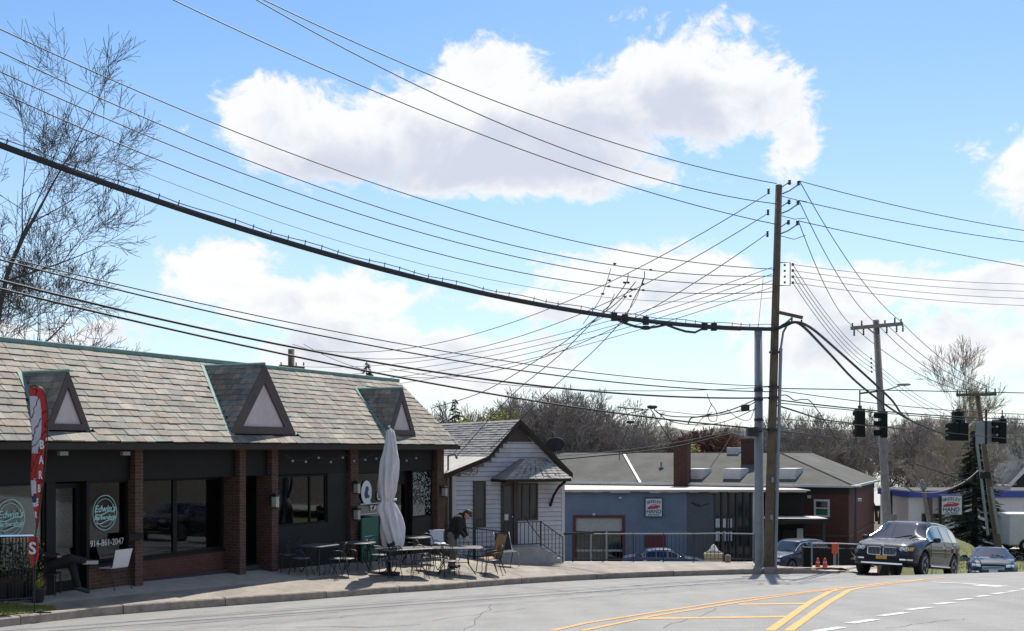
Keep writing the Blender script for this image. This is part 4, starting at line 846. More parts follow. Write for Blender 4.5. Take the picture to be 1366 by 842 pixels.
bwin(1050, 1065, 667, 689); o, x0, x1, z0, z1 = bwin(1086, 1107, 666, 690); MB().box(x0 + .13, x1 - .13, .285, .295, z0 + .12, z0 + .42).build('awning_panel', M['green'], o)
for k, (px, py) in enumerate(((1080, 663), (1147, 667))): x_, z_ = Bf.at(px, py, .3); bpt(MB().box(x_ - .1, x_ + .1, .1, .33, z_ - .08, z_ + .1), 'flood_lamp', 'hvac')
def chimney(px0, px1, pyt, pyb, name):
    c = on_roof((px0 + px1) / 2, pyb); w = (px1 - px0) / FPX * 70; zt = c.z + (pyb - pyt) / FPX * 71.5
    o = bpt(MB().box(c.x - w / 2, c.x + w / 2, c.y - w * .3, c.y + w * .7, c.z - 1, zt), name, 'brickc', brf)
    MB().box(c.x - w / 2 - .06, c.x + w / 2 + .06, c.y - w * .3 - .06, c.y + w * .7 + .06, zt, zt + .18).build('chimney_cap', M['brickc'], o); return c, w, zt, o
c, w, zt, o = chimney(899.5, 918.5, 591, 646, 'chimney'); MB().box(c.x - .2, c.x + .25, c.y - .1, c.y + .3, zt + .18, zt + .36).build('flue', M['redtrim'], o)
c, w, zt, o = chimney(989, 1007, 588, 618, 'chimney'); MB().lathe([(.34, zt + .18), (.34, zt + .7), (.2, zt + .86), (.05, zt + .9)], 14, (c.x, c.y + .2, 0)).build('flue_hood', M['hvac'], o, True)
c = on_roof(977, 605); bpt(MB().box(c.x - .35, c.x + .45, c.y - .2, c.y + .7, c.z - .3, c.z + .42), 'roof_unit', 'hvac', brf, bev=.02)
for px in (924, 974, 1047):                           # wedge skylights
    c = on_roof(px + 4, 638); s = .42
    bpt(MB().extr([(c.x - .6, c.y - .2, c.z - .05), (c.x - .6, c.y - .2, c.z + .6), (c.x - .4, c.y + 1.4, c.z + .62), (c.x - .4, c.y + 1.4, c.z + .25)], (1.1, 0, 0)), 'skylight', 'hvac', brf)
a_, b_ = on_roof(832, 606), on_roof(854, 645); bpt(MB().beam(a_ + Vector((0, 0, .05)), b_ + Vector((0, 0, .05)), .16, .06), 'flashing_strip', 'white', brf)
c = on_roof(882, 625); bpt(MB().tube([c, c + Vector((0, 0, .45))], .07, 8).cbox(c + Vector((0, 0, .05)), .3, .3, .06), 'vent_pipe', 'steel', brf)

# ================================================================ far buildings on the right
sp = P(1212, 655, 78); st_ = thing('service_station', 'white single storey service station with blue roof band behind the spruce', 'building', (sp.x, sp.y, zverge(78)))
hz = sp.z - zverge(78); wS = 12.
MB().box(0, wS, 0, 6, -.4, hz - .45).build('wall', M['white'], st_); MB().box(-.15, wS + .15, -.5, 6.2, hz - .45, hz).build('blue_band', M['bluebeam'], st_, bev=.03); MB().box(-.1, wS + .1, -.45, 6.1, hz, hz + .04).build('roof_cap', M['roofgrey'], st_)
for k in range(5): xx = .9 + k * 2.3; o = MB().box(xx, xx + 1.6, -.03, 0, .4, 2.2).build('window', M['trim'], st_); MB().box(xx + .08, xx + 1.52, -.04, -.03, .5, 2.1).build('pane', M['fglass'], o)
for xx in (1.2, 2.0): MB().box(xx, xx + .3, -.45, -.2, -.3, hz - .45).build('post', M['trim'], st_)
xx = (1349 - CX) / FPX * 77 - sp.x; MB().box(xx, xx + 1.8, -.3, -.2, 1.55, 2.1).build('notice_board', M['signw'], st_)
MB().box(xx - .4, xx + .5, .2, .9, hz + .08, hz + .4).build('roof_unit', M['hvac'], st_)
gp = P(1326, 650, 98); gh = thing('grey_house', 'grey shingled house with white gable trim beyond the service station', 'house', (gp.x, gp.y, -4.2), R(-12))
GZ = lambda py: HC - (py - HY) / FPX * 98 + 4.2
MB().box(0, 9, 0, 7, -1, GZ(612)).build('wall', M['white'], gh); MB().extr([(-.4, -.4, GZ(612)), (-.4, 7.4, GZ(612)), (-.4, 3.5, GZ(578))], (9.8, 0, 0)).build('roof', M['roofgrey'], gh)
pg = MB().extr([(1.0, -1.2, GZ(648)), (4.2, -1.2, GZ(648)), (2.6, -1.2, GZ(622))], (0, 1.2, 0)).build('porch_gable', M['panel'], gh); MB().beam((.9, -1.3, GZ(648)), (2.6, -1.3, GZ(620)), .14, .3).build('gable_trim', M['white'], pg); MB().beam((4.3, -1.3, GZ(648)), (2.6, -1.3, GZ(620)), .14, .3).build('gable_trim', M['white'], pg)
MB().box(.8, 4.4, -1.2, 0, -1, GZ(648)).build('porch_wall', M['panel'], gh)
for xx in (5.5, 7.5): o = MB().box(xx, xx + 1.1, -.05, 0, GZ(640), GZ(622)).build('window', M['white'], gh); MB().box(xx + .1, xx + 1, -.06, -.04, GZ(639), GZ(623)).build('pane', M['fglass'], o)
# second car wash sign, on a post
p = P(1268.5, 674, 62); sg = thing('post_sign', 'white car wash sign with red car on a post in front of the dark spruce', 'sign', p, R(-6)); hand_sign(sg, 1.22, 1.12, 1.3); MB().box(-.62, -.5, -.06, .06, zverge(62) - p.z - .1, .5).build('post', M['panel'], sg)

# ================================================================ poles
P1D = 35.3; p1b = P(1025, 757, P1D); p1t = P(1039, 247, P1D)
def on_pole(py): t = (757 - py) / 510; return p1b.lerp(p1t, t)
def local(o, v): return Vector(v) - o.location
pole1 = thing('utility_pole', 'tall brown wooden utility pole with stacked insulators at the kerb corner', 'utility pole', p1b)
top_l = local(pole1, p1t)
MB().tube([(0, 0, -.6), (0, 0, 0), top_l * .5, top_l], [.165, .16, .13, .105], 14).build('pole_shaft', M['wood'], pole1, True)
def insul(o, c, r=.06, h=.16, m='insul'):
    return MB().lathe([(r * .4, -h / 2), (r, -h * .35), (r * .55, -h * .15), (r, 0), (r * .55, h * .15), (r * .9, h * .35), (r * .3, h / 2)], 10, c).build('insulator', M[m], o, True)
PR = []                                              # right-hand attachment points of the three top conductors
for k, py in enumerate((249, 275, 302)):
    c = local(pole1, on_pole(py)); a = c + Vector((.12, -.1, -.12)); b = c + Vector((.58, -.15, .08))
    MB().tube([c + Vector((.05, 0, -.25)), c + Vector((.3, -.1, -.16)), b + Vector((0, 0, -.05))], .022, 5).tube([c + Vector((.05, 0, -.05)), b + Vector((-.25, .03, .05))], .018, 5).build('bracket', M['steel'], pole1)
    insul(pole1, b); insul(pole1, b + Vector((-.28, 0, .02))); insul(pole1, c + Vector((-.3, .1, -.12 - .05 * k)), .05, .2)
    MB().tube([c + Vector((.08, 0, -.3)), c + Vector((.5, -.05, -.42)), c + Vector((.85, -.1, -.5 + .1 * k))], .012, 4).build('jumper', M['wire'], pole1)
    PR.append(pole1.location + b + Vector((.03, 0, .06)))
rk = local(pole1, on_pole(366))
MB().tube([rk + Vector((.1, -.05, .36)), rk + Vector((.42, -.05, .36)), rk + Vector((.42, -.05, -.36)), rk + Vector((.1, -.05, -.36))], .018, 5).build('secondary_rack', M['steel'], pole1)
SR = []
for k in range(4):
    q = rk + Vector((.5, -.05, .3 - .19 * k)); insul(pole1, q, .05, .09); insul(pole1, rk + Vector((.25, -.05, .28 - .18 * k)), .04, .07); SR.append(pole1.location + q)
a = local(pole1, on_pole(417)); arm_end = local(pole1, P(1071, 424, P1D - .3)); MB().beam(a + Vector((.05, -.1, 0)), arm_end, .09, .1).build('extension_arm', M['wood'], pole1)
MB().beam(local(pole1, on_pole(440)) + Vector((.08, -.12, 0)), a.lerp(arm_end, .62) + Vector((0, 0, -.05)), .05, .05).build('arm_brace', M['steel'], pole1)
for t in (.6, .95): insul(pole1, a.lerp(arm_end, t) + Vector((0, 0, -.13)), .04, .12)
cb = local(pole1, on_pole(465)) + Vector((.19, -.05, 0)); MB().tube([Vector((.2, -.05, 0)), cb], .055, 10).tube([cb, cb + Vector((.06, -.06, .5)), cb + Vector((.25, -.1, .85))], .035, 8).build('riser_conduit', M['steel'], pole1)
for py in (470, 516, 531, 574): c = local(pole1, on_pole(py)); MB().lathe([(.16, -.03), (.17, 0), (.16, .03)], 14, c).cbox(c + Vector((-.05, -.16, 0)), .18, .14, .12).build('cable_clamp', M['iron'], pole1)
for py in (640, 690): c = local(pole1, on_pole(py)); MB().cbox(c + Vector((.02, -.16, 0)), .08, .02, .16).build('tag_plate', M['steel'], pole1)
mp0 = P(1013, 756, 35.75); mpt = P(1011.5, 441, 35.75)
mpole = thing('steel_pole', 'grey galvanised steel strain pole right behind the tall wooden pole', 'pole', mp0)
MB().tube([(0, 0, -.5), (0, 0, .1), local(mpole, mpt)], [.155, .15, .125], 16).build('shaft', M['steel'], mpole, True); MB().lathe([(.13, 0), (.14, .03), (.03, .12)], 14, local(mpole, mpt)).build('cap', M['steel'], mpole, True)
MB().lathe([(.24, -.05), (.24, .04), (.17, .06)], 14).build('base_plate', M['steel'], mpole); MB().tube([local(mpole, mpt) + Vector((-.02, 0, -.1)), local(mpole, P(1018, 372, 35.6))], .008, 4).build('guy_rod', M['wire'], mpole)
for py in (520, 533, 560): c = Vector((0, 0, 0)).lerp(local(mpole, mpt), (756 - py) / 315); MB().lathe([(.145, -.04), (.15, 0), (.145, .04)], 14, c).cbox(c + Vector((.0, -.17, 0)), .1, .08, .1).build('span_clamp', M['iron'], mpole)
a = local(mpole, P(1003, 576, 35.5)); MB().cbox(a, .34, .3, .3).tube([a, a + Vector((.35, .05, .02))], .03, 6).build('splice_box', M['iron'], mpole, bev=.03)
# pole with a crossarm
P2D = 51.; p2b = P(1186, 740, P2D); p2t = P(1168.5, 427, P2D)
pole2 = thing('crossarm_pole', 'weathered grey utility pole with single wooden crossarm and street light', 'utility pole', p2b); t2 = local(pole2, p2t)
MB().tube([(0, 0, -3), (0, 0, 0), t2], [.2, .2, .14], 12).build('pole_shaft', M['woodg'], pole2, True)
ca, cb_ = local(pole2, P(1135, 438, P2D - .25)), local(pole2, P(1204, 432, P2D - .25)); MB().beam(ca, cb_, .12, .16).build('crossarm', M['woodg'], pole2)
MB().beam(ca.lerp(cb_, .3), local(pole2, P(1170, 448, P2D - .2)), .05, .05).build('arm_brace', M['steel'], pole2)
CA = []
for t in (.03, .21, .5, .66, .85, .97):
    q = ca.lerp(cb_, t); insul(pole2, q + Vector((0, 0, .2 if t in (.21, .85) else .12)), .05, .24); insul(pole2, q + Vector((.05, -.1, -.22)), .05, .3); CA.append(pole2.location + q + Vector((0, 0, .1)))
for k in range(4): insul(pole2, t2 + Vector((-.22 + .01 * k, 0, -1.75 - .2 * k)), .05, .1)
q0 = local(pole2, P(1179, 521, P2D)); MB().tube([q0, local(pole2, P(1190, 518, P2D - .4)), local(pole2, P(1200, 514.5, P2D - .7))], .03, 6).build('lamp_arm', M['steel'], pole2)
lh = local(pole2, P(1206, 513, P2D - .8)); MB().ball(lh, .1, 10, 6, (3.2, 1.3, .7)).build('lamp_head', M['steel'], pole2, True)
MB().beam(local(pole2, P(1147, 525, P2D - .2)), q0, .06, .08).build('signal_arm', M['iron'], pole2)
# leaning pole at the junction
P3D = 62.; p3b = P(1333, 740, P3D); pole3 = thing('leaning_pole', 'leaning wooden utility pole with side conduits in front of the spruce', 'utility pole', p3b); t3 = local(pole3, P(1303, 524, P3D))
MB().tube([(0, 0, -1.5), (0, 0, 0), t3], [.2, .2, .14], 10).build('pole_shaft', M['wood'], pole3, True)
MB().tube([local(pole3, P(1318, 714, P3D - .3)), local(pole3, P(1303, 590, P3D - .3))], .08, 8).build('conduit', M['steel'], pole3); MB().tube([local(pole3, P(1332, 712, P3D - .3)), local(pole3, P(1322, 650, P3D - .3))], .09, 8).build('conduit', M['steel'], pole3)
ca3, cb3 = local(pole3, P(1276, 527, P3D - .2)), local(pole3, P(1329, 526, P3D - .2)); MB().beam(ca3, cb3, .12, .16).build('crossarm', M['wood'], pole3)
for t in (.02, .25, .75, .97): insul(pole3, ca3.lerp(cb3, t) + Vector((0, 0, .18)), .06, .3)
MB().tube([local(pole3, P(1302, 560, P3D - .2)), local(pole3, P(1292, 570, P3D - .3))], .05, 6).build('brace', M['hvac'], pole3)
MB().cbox(local(pole3, P(1314, 634, P3D - .4)), .5, .3, .35).build('junction_box', M['panel'], pole3)
# pole top behind the shops
p4 = P(388.5, 466, 60); pole4 = thing('rear_pole', 'short top of a wooden pole showing above the slate ridge', 'utility pole', (p4.x, p4.y, -1)); MB().tube([(0, 0, 0), (0, 0, p4.z + 1)], [.2, .17], 10).build('pole_shaft', M['wood'], pole4, True)
MB().beam((-.6, -.2, p4.z + .1), (.75, -.2, p4.z + .0), .1, .12).build('crossarm', M['wood'], pole4)
for x in (-.5, .3, .7): insul(pole4, (x, -.2, p4.z + .2), .05, .2)
R4 = p4
# thin far pole seen under the street light, black lamp post
for px, py, d, r in ((1234, 640, 70, .14), (1141, 650, 58, .09)):
    q = P(px, py, d); zb = zverge(70) if d == 70 else LOTZ
    if d == 70:
        o = thing('short_pole', 'short grey wooden pole between the brick building and the car wash sign', 'pole', (q.x + .5, q.y, zb)); MB().tube([(0, 0, 0), (-.7, 0, q.z - zb)], [r, r * .8], 8).build('pole_shaft', M['woodg'], o, True); MB().cbox((-.65, -.15, q.z - zb - .4), .3, .2, .4).build('meter_box', M['steel'], o)
    else:
        o = thing('lamp_post', 'slim black lamp post with small lamp head in front of the brick building', 'lamp post', (q.x, q.y, zb)); MB().tube([(0, 0, 0), (0, 0, q.z - zb)], [r, r * .7], 10).build('post', M['iron'], o, True); MB().cbox((.05, 0, q.z - zb + .05), .5, .25, .1).build('lamp_head', M['hvac'], o, bev=.03); MB().lathe([(.16, 0), (.16, .1), (.08, .3)], 10).build('base', M['iron'], o)
q = P(1189, 655, 70); o = thing('meter_post', 'grey post with stacked meter boxes at the end of the brick building', 'post', (q.x, q.y, LOTZ)); MB().box(-.06, .06, -.06, .06, 0, q.z - LOTZ).build('post', M['panel'], o)
for k in range(3): MB().box(-.3, .3, -.2, -.06, 1.4 + k * .5, 1.8 + k * .5).build('meter_box', M['woodg'], o, bev=.02)

# ================================================================ overhead wires
def wire(name, label, group, A, B, mid=None, r=.013, m='wire', cat='wire', n=26, sag=None):
    A = Vector(A); B = Vector(B)
    if mid is not None:
        t_, q_ = ray(*mid); lo, hi = 0., 1.; f = lambda s: (lambda v: v.x - t_ * v.y)(A.lerp(B, s))
        for _ in range(40):
            c = (lo + hi) / 2
            if f(lo) * f(c) <= 0: hi = c
            else: lo = c
        s = min(.95, max(.05, (lo + hi) / 2)); v = A.lerp(B, s); sag = (v.z - (HC - q_ * v.y)) / (4 * s * (1 - s))
    sag = sag or 0.
    pts = [A.lerp(B, i / n) - Vector((0, 0, 4 * sag * (i / n) * (1 - i / n))) for i in range(n + 1)]
    o = MB().tube(pts, r, 5).build(name, M[m], None, True); tag(o, label, cat, group); o['pts'] = [list(p) for p in pts[::2]]
    return o, pts
WD = Vector((-16.5, -13.8))
def W(px, py):                                       # the vertical plane of the line of poles along the kerb
    t = (px - CX) / FPX; k = (p1b.x - P1D * t) / (16.5 - 13.8 * t); return P(px, py, P1D - 13.8 * k)
g = 'wires running up the street from the tall wooden pole'
for od, a, m_, b in (('topmost', (150, -102), (640, 127), 246), ('middle', (120, -136), (640, 153), 273), ('lowest', (30, -100), (560, 147), 300)):
    wire('power_line', od + ' of three high power lines from the tall pole over the slate roof', g, W(*a), on_pole(b) + Vector((-.1, -.1, 0)), m_, .014)
g = 'wires at rack height along the street'
for od, a, m_, b in (('topmost', (-160, -38), (500, 245), 360), ('second highest', (-160, -10), (500, 275), 369), ('third highest', (-160, 20), (500, 292), 380), ('lowest', (-160, 48), (500, 315), 390)):
    wire('secondary_wire', od + ' of four thin street wires sagging to the rack on the tall pole', g, W(*a), on_pole(b) + Vector((-.1, -.12, 0)), m_, .0125)
wire('secondary_wire', 'faint thin wire just above the heavy cable bundle', None, W(-160, 75), on_pole(398) + Vector((-.1, -.12, 0)), (480, 330), .006)
o, pts = wire('cable_bundle', 'thick lashed cable bundle drooping from upper left to the tall pole', None, W(-160, 132), on_pole(440) + Vector((-.05, -.2, 0)), (540, 367), .064, n=60, cat='cable')
for i in range(2, 59):
    if rng.random() < .75: MB().tube([pts[i] + Vector((0, 0, .04)), pts[i] + Vector((.02, .02, .17))], .012, 4).build('cable_clip', M['wire'], o)
MB().tube([p + Vector((0, 0, .13 + .02 * math.sin(i * 1.3))) for i, p in enumerate(pts)], .010, 5).build('messenger_wire', M['wire'], o)
i0, i1 = 43, 57; lp = [pts[i] - Vector((0, 0, .04 + .16 * abs(math.sin((i - i0) * .62)) * (i < 52))) for i in range(i0, i1)]
MB().tube(lp, .034, 6).build('slack_loop', M['wire'], o, True)
for i in (43, 44, 46, 52, 53): MB().cbox(pts[i], .16, .16, .22).build('cable_clamp', M['wire'], o)
MB().ball(lp[3], .07, 10, 6, (2.4, 2, .9)).build('splice_case', M['wire'], o, True)
arm_w = [pole1.location + a_ for a_ in (local(pole1, P(1046, 437, P1D - .3)), local(pole1, P(1062, 431, P1D - .35)))]
for k, (m1, e) in enumerate((((1105, 470), (1150, 516)), ((1118, 468), (1186, 530)))):
    A_ = arm_w[k]; pts2 = [on_pole(441) + Vector((0, -.25, 0)), P(1050, 433.5 - 1.5 * k, P1D - .3), P(1068 + 8 * k, 433 + k, P1D), P(*m1, 41), P(*e, 47), P(1215, 561, 53), P(1290, 590, 62)]
    sm_ = []
    for i in range(len(pts2) - 1):
        for j in range(8):
            t = j / 8; p0 = pts2[max(i - 1, 0)]; p3 = pts2[min(i + 2, len(pts2) - 1)]; a_, b_ = pts2[i], pts2[i + 1]
            sm_.append(.5 * ((2 * a_) + (b_ - p0) * t + (2 * p0 - 5 * a_ + 4 * b_ - p3) * t * t + (3 * a_ - p0 - 3 * b_ + p3) * t ** 3))
    tag(MB().tube(sm_, .045, 6).build('cable_bundle', M['wire'], None, True), 'thick cable falling from the tall pole arm past the crossarm pole', 'cable', 'thick cables past the crossarm pole')
g = 'low cables along the street above the shop roof'
for od, a, m_, b, r in (('highest', (-160, 300), (400, 433), 516, .013), ('second', (-160, 303), (400, 442), 523, .018), ('third', (-160, 332), (400, 465), 531, .026), ('lowest', (-160, 345), (400, 477), 573, .024)):
    o, pts = wire('telephone_cable', od + ' of four low black cables crossing above the slate roof to the tall pole', g, W(*a), on_pole(b) + Vector((-.1, -.14, 0)), m_, r, cat='cable')
# tangle of splices and drop wires beside the tall pole
hub = W(870, 543)
tg = thing('splice_cluster', 'knot of cable splices and hanging drop wires left of the tall pole', 'cable', hub)
MB().ball((0, 0, 0), .07, 10, 6, (2.2, 2.0, .9)).build('splice_case', M['wire'], tg, True); q = local(tg, W(841, 563)); MB().ball(q, .06, 10, 6, (2.0, 1.8, .9)).build('splice_case', M['wire'], tg, True)
def spl(pts, r, par, name='drop_wire', m='wire'):
    v = [Vector(p) for p in pts]; out = []
    for i in range(len(v) - 1):
        for j in range(6):
            t = j / 6; p0 = v[max(i - 1, 0)]; p3 = v[min(i + 2, len(v) - 1)]; a_, b_ = v[i], v[i + 1]
            out.append(.5 * ((2 * a_) + (b_ - p0) * t + (2 * p0 - 5 * a_ + 4 * b_ - p3) * t * t + (3 * a_ - p0 - 3 * b_ + p3) * t ** 3))
    out.append(v[-1]); return MB().tube(out, r, 5).build(name, M[m], par, True)
for pl, r in (([(872, 545), (880, 552), (905, 556), (950, 555), (985, 548), (1008, 536)], .016), ([(864, 546), (845, 550), (826, 556), (812, 565)], .014), ([(868, 546), (880, 565), (893, 585), (906, 602)], .014), ([(943, 525), (948, 538), (955, 548), (956, 560), (948, 562), (944, 552), (950, 538)], .011), ([(918, 566), (922, 558), (932, 556), (955, 552), (980, 545), (1008, 533)], .02), ([(875, 548), (890, 560), (915, 566), (950, 566), (980, 558), (1008, 545)], .013), ([(928, 569), (938, 557), (950, 550)], .011), ([(970, 546), (985, 558), (1000, 560), (1008, 540)], .01), ([(876, 547), (900, 550), (940, 553), (1008, 547)], .009), ([(858, 546), (840, 545), (824, 543)], .02), ([(841, 566), (834, 580), (827, 600), (826, 614)], .012), ([(865, 546), (850, 556), (838, 562)], .012)):
    spl([local(tg, W(*p)) for p in pl], r, tg)
q = local(tg, W(994, 544)); MB().cbox(q, .24, .18, .2).build('terminal_box', M['wire'], tg, bev=.02)
o = spl([P(x, y, 50) for x, y in ((740, 613.5), (800, 608), (860, 602), (911, 594), (977, 578))] , .03, None, 'service_cable'); tag(o, 'black service cable sloping over the grey roof towards the tall pole', 'cable')
o = spl([P(x, y, 51) for x, y in ((740, 609), (800, 604), (860, 597), (915, 588), (977, 575))] , .016, None, 'service_cable', 'wirel'); tag(o, 'pale thin service wire just above the black cable over the grey roof', 'wire')
o = spl([P(x, y, d) for x, y, d in ((974, 577, 40), (1000, 582, 37), (1012, 578, 36))], .014, None, 'service_cable'); tag(o, 'short drop wire joining the roof cables to the steel pole', 'wire')
o = spl([P(x, y, d) for x, y, d in ((976, 578, 44), (969, 592, 48), (957, 610, 51), (947, 624, 53))], .018, None, 'service_cable', 'wirel'); tag(o, 'pale drop wire running down onto the grey roof by the skylights', 'wire')
# diagonal lines to the pole behind the shops
g = 'lines to the pole behind the shops'
for k, (py, m_) in enumerate(((254, (750, 405)), (281, (760, 425)), (308, (770, 460)))):
    e = R4 + Vector((-.5 + .6 * k, -.2, .25)); wire('cross_line', ('topmost', 'middle', 'lowest')[k] + ' diagonal power line from the tall pole down behind the shop roof', g, on_pole(py) + Vector((-.35, .1, -.1)), e, m_, .014)
for k in range(4): wire('cross_wire', 'thin diagonal wire from the rack down behind the shop roof', 'thin wires to the pole behind the shops', on_pole(356 + 9 * k) + Vector((-.12, .1, 0)), R4 + Vector((-.1 + .1 * k, -.2, -.9 - .45 * k)), (880, 408 + 8 * k), .011)
wire('cross_wire', 'thin wire from the low clamps sloping left towards the shop roof end', None, on_pole(516) + Vector((-.12, .1, 0)), P(520, 492, 44), (780, 520), .012)
# service drops to the white house
hm = H.w(.05, -.08, H.at(606, 611, .1)[1])
g = 'service drops to the white house'
for pl in ([W(860, 362), W(858, 375), P(845, 400, 32.4), P(832, 425, 33), P(790, 470, 35), P(735, 520, 36.5), H.w(1.3, -.1, H.at(655, 600, -.1)[1])], [W(838, 365), W(835, 378), P(815, 405, 31.5), P(800, 420, 32), P(745, 475, 34.5), P(680, 530, 36), hm], [W(848, 376), P(825, 402, 31.8), P(795, 425, 32.5), P(740, 465, 34.5), P(650, 520, 36.3), P(575, 545, 37.3)]):
    o = spl(pl, .013, None, 'service_drop'); tag(o, 'service drop wire fanning down from mid span to the white house', 'wire', g)
for a, b in (((815, 358), (778, 432)), ((820, 392), (786, 434)), ((858, 372), (826, 428)), ((836, 394), (792, 430))):
    p_, q_ = W(*a), W(*b); o = spl([p_, p_.lerp(q_, .5) + Vector((.1, .08, -.05)), q_], .009, None, 'tap_wire'); tag(o, 'short tap wire dropping from the street wires to the cable bundle', 'wire', 'tap wires above the cable bundle')
for (x, y) in ((820, 352), (813, 374), (812, 382), (804, 392), (833, 377), (838, 377), (842, 386), (847, 386), (834, 396), (841, 395), (868, 360), (858, 379), (858, 387), (826, 427)):
    c = W(x, y); tag(MB().ball(c, .036, 8, 6, (1.3, 1.3, .9)).build('wire_connector', M['wire'], None, True), 'small black connector clamped on the street wires above the bundle', 'connector', 'connectors on the street wires')
# towards the crossarm pole and beyond, to the right
g = 'lines from the tall pole to the crossarm pole'
for k, i in enumerate((5, 2, 0)): wire('power_line', ('topmost', 'middle', 'lowest')[k] + ' power line dropping from the tall pole to the wooden crossarm', g, PR[k], CA[i], None, .014, sag=.5)
for k in range(4): wire('secondary_wire', 'thin wire from the rack to the side of the crossarm pole', 'thin wires to the crossarm pole', SR[k], pole2.location + t2 + Vector((-.22, 0, -1.75 - .2 * k)), None, .011, sag=.35)
for i, (ex_, ey) in zip((0, 2, 3, 5), ((1278, 520), (1292, 521), (1316, 521), (1328, 520))): wire('power_line', 'power line from the crossarm down towards the leaning pole', 'lines beyond the crossarm pole', CA[i], P(ex_, ey, P3D - .2), None, .015, sag=.4)
for k in range(3): wire('secondary_wire', 'thin wire from the crossarm pole side down to the leaning pole', 'thin wires beyond the crossarm pole', pole2.location + t2 + Vector((-.22, 0, -1.75 - .2 * k)), P(1302, 560 + 5 * k, P3D), None, .011, sag=.5)
for k, (e, m_) in enumerate(((310, (1220, 280)), (323, (1220, 300)), (362, (1220, 328)))): wire('power_line', ('topmost', 'middle', 'lowest')[k] + ' power line from the tall pole leaving across the street past the signals', 'lines crossing the street to the right', PR[k], P(1470, e + 10, 46), m_, .014)
for k, e in enumerate((378, 388, 398, 408)): wire('secondary_wire', 'thin wire from the rack leaving across the street past the signals', 'thin wires crossing the street', SR[k], P(1470, e, 46), None, .009, sag=.25, m='wirel')
g = 'span wires over the junction'
for i, (a, e, m_, r, d) in enumerate(((518, 527, (1200, 521), .018, 46), (520, 553, (1250, 546), .014, 46), (533, 558, (1230, 553), .022, 50), (537, 570, (1200, 553), .016, 52), (558, 600, (1180, 570), .014, 50))):
    lab = ('topmost', 'second highest', 'third highest', 'fourth highest', 'lowest')[i] + ' span wire at the tall pole stretched across the junction'
    wire('span_wire', lab, g, on_pole(a) + Vector((.1, .1, 0)), P(1480, e, d), m_, r)
o = spl([P(x, y, d) for x, y, d in ((1034, 540, 36), (1060, 548, 38), (1100, 560, 44), (1150, 566, 50), (1200, 572, 54))], .03, None, 'telephone_cable'); tag(o, 'sagging telephone cable running right from the tall pole clamps', 'cable')
o = spl([P(x, y, d) for x, y, d in ((1034, 574, 36), (1090, 581, 42), (1150, 592, 50), (1230, 622, 58), (1302, 646, 61.5))], .028, None, 'telephone_cable'); tag(o, 'lower telephone cable running right below the signals', 'cable')
o = spl([P(x, y, d) for x, y, d in ((1205, 648, 54), (1225, 657, 57), (1255, 656, 60), (1285, 644, 61), (1305, 628, 61.6))], .035, None, 'telephone_cable', 'wirel'); tag(o, 'pale sagging cable in front of the car wash sign', 'cable')
o = spl([P(x, y, d) for x, y, d in ((1034, 530, 36), (1048, 527, 37), (1060, 534, 38), (1072, 533, 39.5), (1085, 540, 41), (1120, 592, 44))], .02, None, 'telephone_cable'); tag(o, 'loose cable looping right of the tall pole then dropping', 'cable')

# ================================================================ traffic signals
def signal(name, label, px, pyt, pyb, d, yaw, wire_py):
    zt = P(px, pyt, d).z; zb = P(px, pyb, d).z; h = zt - zb; c = P(px, pyb, d); o = thing(name, label, 'traffic light', c, yaw, 'traffic signals over the junction')
    MB().box(-.19, .19, -.13, .13, 0, h).build('housing', M['signal'], o, bev=.03)
    for k in range(3):
        z = h * (k + .5) / 3; v = MB(); n = 12
        for i in range(n):
            a0, a1 = -.25 * math.pi + 1.5 * math.pi * i / n, -.25 * math.pi + 1.5 * math.pi * (i + 1) / n
            q = [(r * math.cos(a), y, z + r * math.sin(a)) for r, a, y in ((.15, a0, .13), (.15, a1, .13), (.14, a1, .13 + .26), (.14, a0, .13 + .26))]; v.extr(q, (0, 0, .008))
        v.build('visor', M['signal'], o); MB().lathe([(.13, .131), (.12, .145), (.03, .16)], 14, (0, 0, z), 'y').build('lens', M['fglass'], o, True)
    MB().tube([(0, 0, h), (0, 0, h + P(px, wire_py, d).z - zt)], .03, 6).cbox((0, 0, h + .06), .12, .12, .12).build('hanger', M['iron'], o)
signal('traffic_signal', 'black traffic signal seen from behind, hanging alone near the crossarm pole arm', 1147, 545, 583, 46, R(8), 521)
signal('traffic_signal', 'traffic signal in profile hanging against the crossarm pole, visors showing', 1179, 549, 584, 48, R(82), 523)
signal('traffic_signal', 'black traffic signal of the back to back pair beside the grey sign plate', 1272, 564, 588, 47, R(12), 549); signal('traffic_signal', 'black traffic signal in the pair, the one next to the grey sign plate', 1285, 564, 588, 47, R(-10), 549)
signal('traffic_signal', 'upper traffic signal mounted above the back to back pair', 1278, 549, 566, 47.4, R(0), 543)
signal('traffic_signal', 'traffic signal in profile with three visors right of the grey sign plate', 1337, 559, 592, 47, R(80), 547)
c = P(1315, 577, 47.2); o = thing('sign_plate', 'blank grey back of a square sign hanging from the span wire', 'sign', c, R(4)); MB().box(-.44, .44, -.015, .015, -.47, .47).build('plate', M['steel'], o, bev=.005); MB().box(-.04, .04, -.05, -.015, -.5, .95).build('hanger_bar', M['panel'], o)

